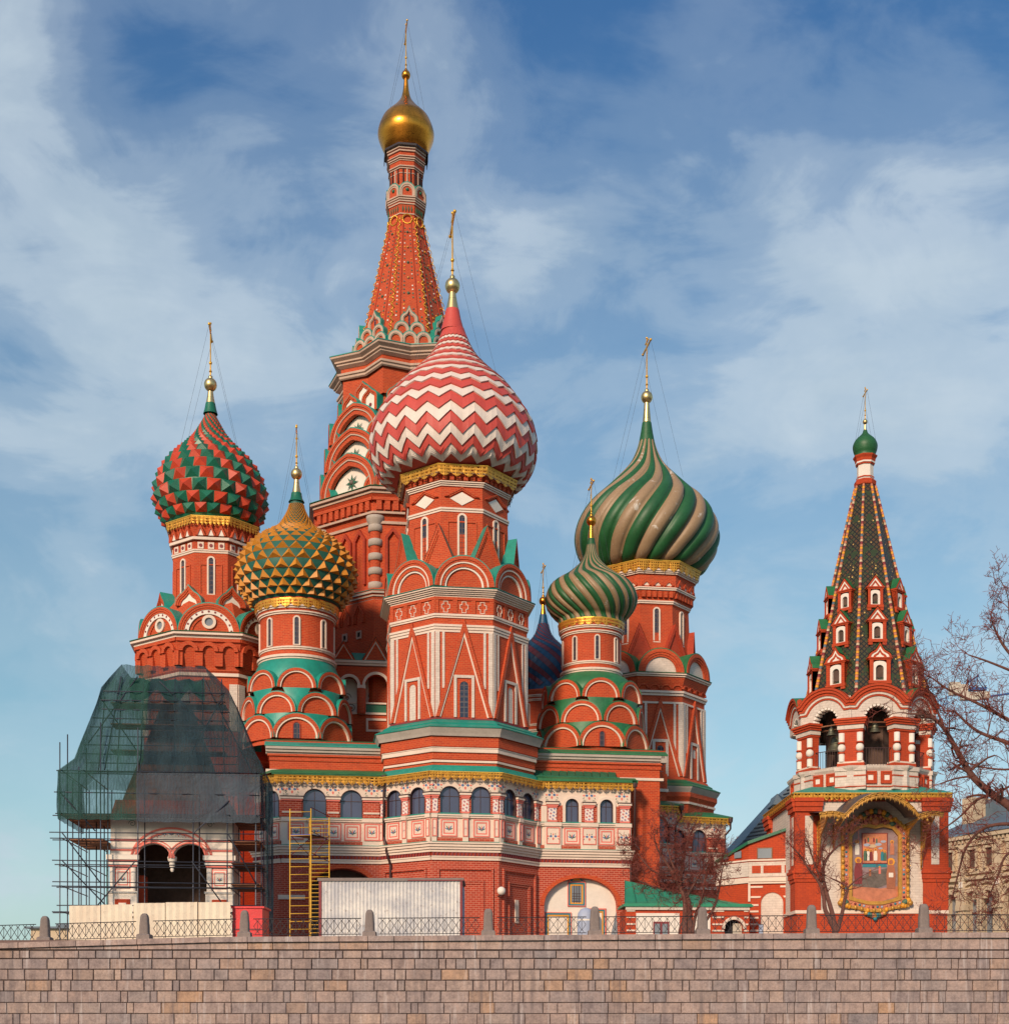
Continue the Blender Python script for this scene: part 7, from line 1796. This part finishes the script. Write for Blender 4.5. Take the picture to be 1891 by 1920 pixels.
g = lambda x, y, w_=0: ((x - 1340) * k, w_, (HY - y) * k)
m = MB(f); m.poly([g(1362, 1604), g(1500, 1545), g(1500, 1452), g(1487, 1466), g(1392, 1577)], 'slate_roof'); m.poly([g(1362, 1604), g(1362, 1604, -9), g(1487, 1466, -9), g(1487, 1466), g(1392, 1577)], 'slate_roof')
for i in range(14):
    t = i / 14; m.tube(g(1392 + 95 * t, 1577 - 111 * t, .1), g(1500, 1577 - 111 * t - 20 + 12 * t, .1), .05, .05, 'dark_steel', 4)
m.build('roof', sb)
m = MB(f); m.prism([g(1362, 1640)[::2], g(1500, 1640)[::2], g(1500, 1548)[::2], g(1372, 1601)[::2]], -8, -.2, 'cream'); m.build('wall', sb)
m = MB(f); m.prism([g(1444, 1536)[::2], g(1460, 1529)[::2], g(1460, 1514)[::2], g(1444, 1514)[::2]], 0, 1.2, 'cream'); m.prism([g(1441, 1514)[::2], g(1463, 1514)[::2], g(1449, 1494)[::2]], -1, 1.6, 'slate_roof'); m.box(g(1448, 0)[0], g(1454, 0)[0], 1.2, 1.3, g(0, 1529)[2], g(0, 1517)[2], 'dark_stone_shade'); m.grid([[g(1449, 1494, 1.6), g(1463, 1514, 1.6)], [g(1475, 1496, -.5), g(1480, 1514, -.5)]], 'slate_roof', False); m.build('dormer_window', sb)
f, L = wallframe(58, 190, 140, 190); m = MB(f); m.box(0, L, -10, 0, 2.7, (HY - 1740) * 190 / F, 'cream'); m.box(-.6, L, -10, .6, (HY - 1741) * 190 / F, (HY - 1737.5) * 190 / F, 'slate_roof'); m.box(L * .55, L, -8, -.5, (HY - 1738) * 190 / F, (HY - 1732) * 190 / F, 'slate_roof'); solo(m, 'distant_building', 'low distant pale building beyond the left end of the railing', 'building', loc=f.p(0, 0, 2.7))
f = frame(1820, 175, 0); m0 = thing('tower_crane', f.p(120, 0, 2.7 / f.k), 'tower crane counter-jib with concrete blocks and blue lattice behind the bare branches', 'crane')
z = lambda y: HY - y
m = MB(f)
for i, (a, b, y0, y1) in enumerate(((-42, -22, 1304, 1280), (-22, -8, 1302, 1284))): m.box(a, b, -4, 6, z(y0), z(y1), 'concrete')
m.box(-20, 14, -6, 8, z(1313), z(1299), 'concrete'); m.box(14, 32, -6, 8, z(1311), z(1298), 'concrete'); m.build('counterweight', m0)
m = MB(f)
for w_ in (-5, 7):
    m.tube((-12, w_, z(1283)), (12, w_, z(1267)), 1.1, 1.1, 'blue_steel', 5); m.tube((-4, w_, z(1295)), (27, w_, z(1291)), 1.4, 1.4, 'blue_steel', 5); m.tube((10, w_, z(1268)), (0, w_, z(1296)), .8, .8, 'blue_steel', 5); m.tube((10, w_, z(1268)), (26, w_, z(1292)), .8, .8, 'blue_steel', 5); m.tube((-6, w_, z(1278)), (4, w_, z(1294)), .7, .7, 'blue_steel', 5)
m.box(-4, 26, -6, 8, z(1295), z(1290), 'blue_steel'); m.build('counter_jib', m0)
m = MB(f)
for i in range(10):
    x0, x1 = -42 - i * 6, -48 - i * 6; y0 = 1306 + i * 2.3
    for w_ in (-4, 4): m.tube((x0, w_, z(y0)), (x1, w_, z(y0 + 2.3)), .6, .6, 'blue_steel', 4); m.tube((x0, w_, z(y0 + 12)), (x1, w_, z(y0 + 14)), .6, .6, 'blue_steel', 4)
    m.tube((x0, 0, z(y0)), (x1, 0, z(y0 + 14)), .5, .5, 'blue_steel', 4); m.tube((x1, 0, z(y0 + 2)), (x0, 0, z(y0 + 12)), .5, .5, 'blue_steel', 4)
m.build('jib', m0)
m = MB(f)
for i in range(60):
    zb = 2.7 / f.k + i * (z(1313) - 2.7 / f.k) / 60; zt = 2.7 / f.k + (i + 1) * (z(1313) - 2.7 / f.k) / 60
    for a, b in ((-8, -8), (8, -8), (8, 8), (-8, 8)): m.tube((96 + a, b, zb), (96 + a, b, zt), .9, .9, 'blue_steel', 4)
    m.tube((88, -8, zb), (104, -8, zt), .6, .6, 'blue_steel', 4)
m.tube((32, 0, z(1306)), (104, 0, z(1296)), 2, 2, 'blue_steel', 5)
m.build('mast', m0)

# ---------------------------------------------------------------- bare trees
def tree(name, base_px, Y, limbs, seed, label, twig_len, depth, rad, spread=.6, dens=1.0, twr=.010, up=.25, fork=5.2):
    """limbs: lists of (px,row,dY) waypoints with radii, each grown over with finer branches"""
    rn = random.Random(seed); k = Y / F
    def P(x, y, d=0): YY = Y + d; return Vector(((x - CXP) * YY / F, YY, EYE + (HY - y) * YY / F))
    root = thing(name, P(*base_px), label, 'tree'); tm = MB(Fr(0, 0, 0, 0, 1)); tw = MB(Fr(0, 0, 0, 0, 1))
    def grow(p, d, L, r, lv):
        n = 4 if lv > 0 else 3; q = p.copy(); dd = d.normalized()
        mb = tm if r > .028 else tw; mt = 'bark' if r > .028 else 'twig'
        for i in range(n):
            dd = (dd + Vector((rn.gauss(0, 1), rn.gauss(0, 1), rn.gauss(0, 1) + up * .35)) * (.20 if lv > 2 else .13)).normalized(); q2 = q + dd * (L / n); r2 = max(twr * .6, r * (1 - .16 * 1)); mb.tube(q, q2, r, r2, mt, 5 if r > .03 else 3, raw=True); q, r = q2, r2
            if lv > 0:
                kk = fork / n * dens; c = int(kk) + (rn.random() < kk % 1)
                for _ in range(c):
                    sd_ = Vector((rn.gauss(0, 1), rn.gauss(0, 1), rn.gauss(0, 1) + up)).normalized(); nd = (dd * (1 - spread) + sd_ * spread).normalized(); grow(q, nd, L * rn.uniform(.50, .80), r * rn.uniform(.50, .72), lv - 1)
    for pts, r0, r1, lv, first in limbs:
        V = [P(*q) for q in pts]; S_ = []
        for i in range(len(V) - 1):
            a = V[max(0, i - 1)]; b = V[i]; c = V[i + 1]; d = V[min(len(V) - 1, i + 2)]
            for j in range(5):
                t = j / 5; S_.append(.5 * ((2 * b) + (c - a) * t + (2 * a - 5 * b + 4 * c - d) * t * t + (-a + 3 * b - 3 * c + d) * t ** 3))
        S_.append(V[-1]); N = len(S_)
        for i in range(N - 1):
            ra = r0 + (r1 - r0) * i / N; rb = r0 + (r1 - r0) * (i + 1) / N; w1 = S_[i + 1]; tm.tube(S_[i], w1, ra, rb, 'bark', 9, raw=True)
            if i / N > first and lv > 0 and rn.random() < 1.25 * dens:
                dr = (S_[i + 1] - S_[i]).normalized(); sd_ = Vector((rn.gauss(0, 1), rn.gauss(0, 1) * .8, rn.gauss(0, 1) + up)).normalized(); grow(S_[i + 1], (dr * .45 + sd_ * .75), twig_len * rn.uniform(.6, 1.1), max(twr, rb * .5), lv - 1)
        grow(S_[-1], (S_[-1] - S_[-2]), twig_len, r1, lv)
    tm.build('trunk', root); tw.build('twigs', root)
    return root
# bushy tree between the low house and the far galleries
tree('bare_tree', (1291, 1790), 56, [
    ([(1284, 1790), (1283, 1735), (1284, 1700), (1278, 1672), (1262, 1640), (1236, 1598)], .13, .045, 4, .45),
    ([(1291, 1790), (1293, 1740), (1292, 1700), (1287, 1680), (1276, 1660, 1), (1280, 1610, 1), (1292, 1568, 1)], .12, .04, 4, .45),
    ([(1295, 1790), (1298, 1745), (1304, 1715), (1316, 1680), (1324, 1630)], .09, .035, 4, .5),
    ([(1299, 1790), (1306, 1745), (1326, 1722), (1342, 1690), (1352, 1640)], .09, .03, 4, .5),
    ([(1278, 1675), (1250, 1668), (1222, 1662), (1196, 1650)], .05, .022, 4, .1),
    ([(1287, 1682), (1308, 1645), (1334, 1605)], .05, .025, 4, .2), ([(1276, 1655), (1256, 1610), (1250, 1575)], .045, .022, 4, .2), ([(1262, 1650), (1220, 1630), (1195, 1600)], .04, .02, 4, .2),
    ([(1272, 1790), (1273, 1745), (1280, 1726)], .05, .035, 0, .5)], 4, 'small bushy bare tree with dense red twigs growing before the low green-roofed house', .78, 3, .1, .62, .72, .012, .35)
# thin tree before the icon wall
tree('bare_tree', (1568, 1790), 55, [
    ([(1568, 1790), (1566, 1750), (1556, 1725), (1546, 1705), (1543, 1680), (1535, 1655), (1515, 1628), (1500, 1605), (1486, 1590)], .13, .022, 4, .45),
    ([(1566, 1750), (1560, 1715), (1548, 1672), (1542, 1640), (1548, 1612), (1566, 1590), (1584, 1575)], .11, .022, 4, .45),
    ([(1569, 1745), (1578, 1712), (1583, 1685), (1588, 1665), (1575, 1655), (1560, 1648)], .09, .02, 2, .35),
    ([(1546, 1660), (1530, 1630), (1520, 1600), (1512, 1575)], .05, .02, 3, .2),
    ([(1588, 1665), (1604, 1650), (1620, 1640)], .035, .015, 2, .2),
    ([(1543, 1625), (1540, 1590), (1552, 1565)], .04, .016, 3, .2)], 8, 'thin bare tree with forked trunk in front of the icon wall', .62, 3, .1, .6, .60, .010, .3)
# large tree leaning in from the right
tree('bare_tree', (1990, 1790), 58, [
    ([(1990, 1790), (1975, 1680), (1950, 1590), (1900, 1520), (1860, 1490), (1822, 1455), (1795, 1410), (1772, 1370), (1752, 1348)], .26, .06, 4, .30),
    ([(1752, 1348), (1725, 1340), (1700, 1338)], .06, .03, 3, .2),
    ([(1772, 1372), (1755, 1330), (1742, 1300), (1735, 1275)], .06, .025, 4, .1),
    ([(1975, 1680), (1985, 1560), (1965, 1460), (1920, 1405), (1880, 1390), (1830, 1370), (1790, 1335)], .18, .035, 4, .30),
    ([(1965, 1460), (1930, 1380), (1880, 1345), (1830, 1318), (1780, 1295), (1745, 1270)], .11, .025, 4, .30),
    ([(1975, 1470), (1960, 1330), (1920, 1260), (1880, 1210), (1862, 1175)], .13, .03, 4, .3),
    ([(1950, 1300), (1915, 1225), (1895, 1170), (1890, 1130)], .10, .03, 4, .3),
    ([(1900, 1260), (1850, 1240), (1815, 1228)], .06, .022, 4, .2),
    ([(1925, 1550), (1880, 1545), (1840, 1555), (1810, 1590), (1795, 1640), (1785, 1680)], .09, .02, 4, .2),
    ([(1950, 1590), (1890, 1600), (1870, 1640), (1850, 1690)], .07, .018, 4, .2),
    ([(1930, 1570), (1900, 1620), (1890, 1690)], .06, .018, 4, .2),
    ([(1860, 1490), (1830, 1500), (1800, 1530), (1760, 1560)], .07, .02, 4, .2),
    ([(1822, 1455), (1790, 1460), (1760, 1470)], .05, .02, 3, .2),
    ([(1920, 1405), (1900, 1440), (1850, 1440), (1810, 1430)], .06, .02, 4, .2)], 15, 'large bare tree leaning in from the right edge over the bell tower', 1.15, 4, .2, .6, .60, .015, .15)
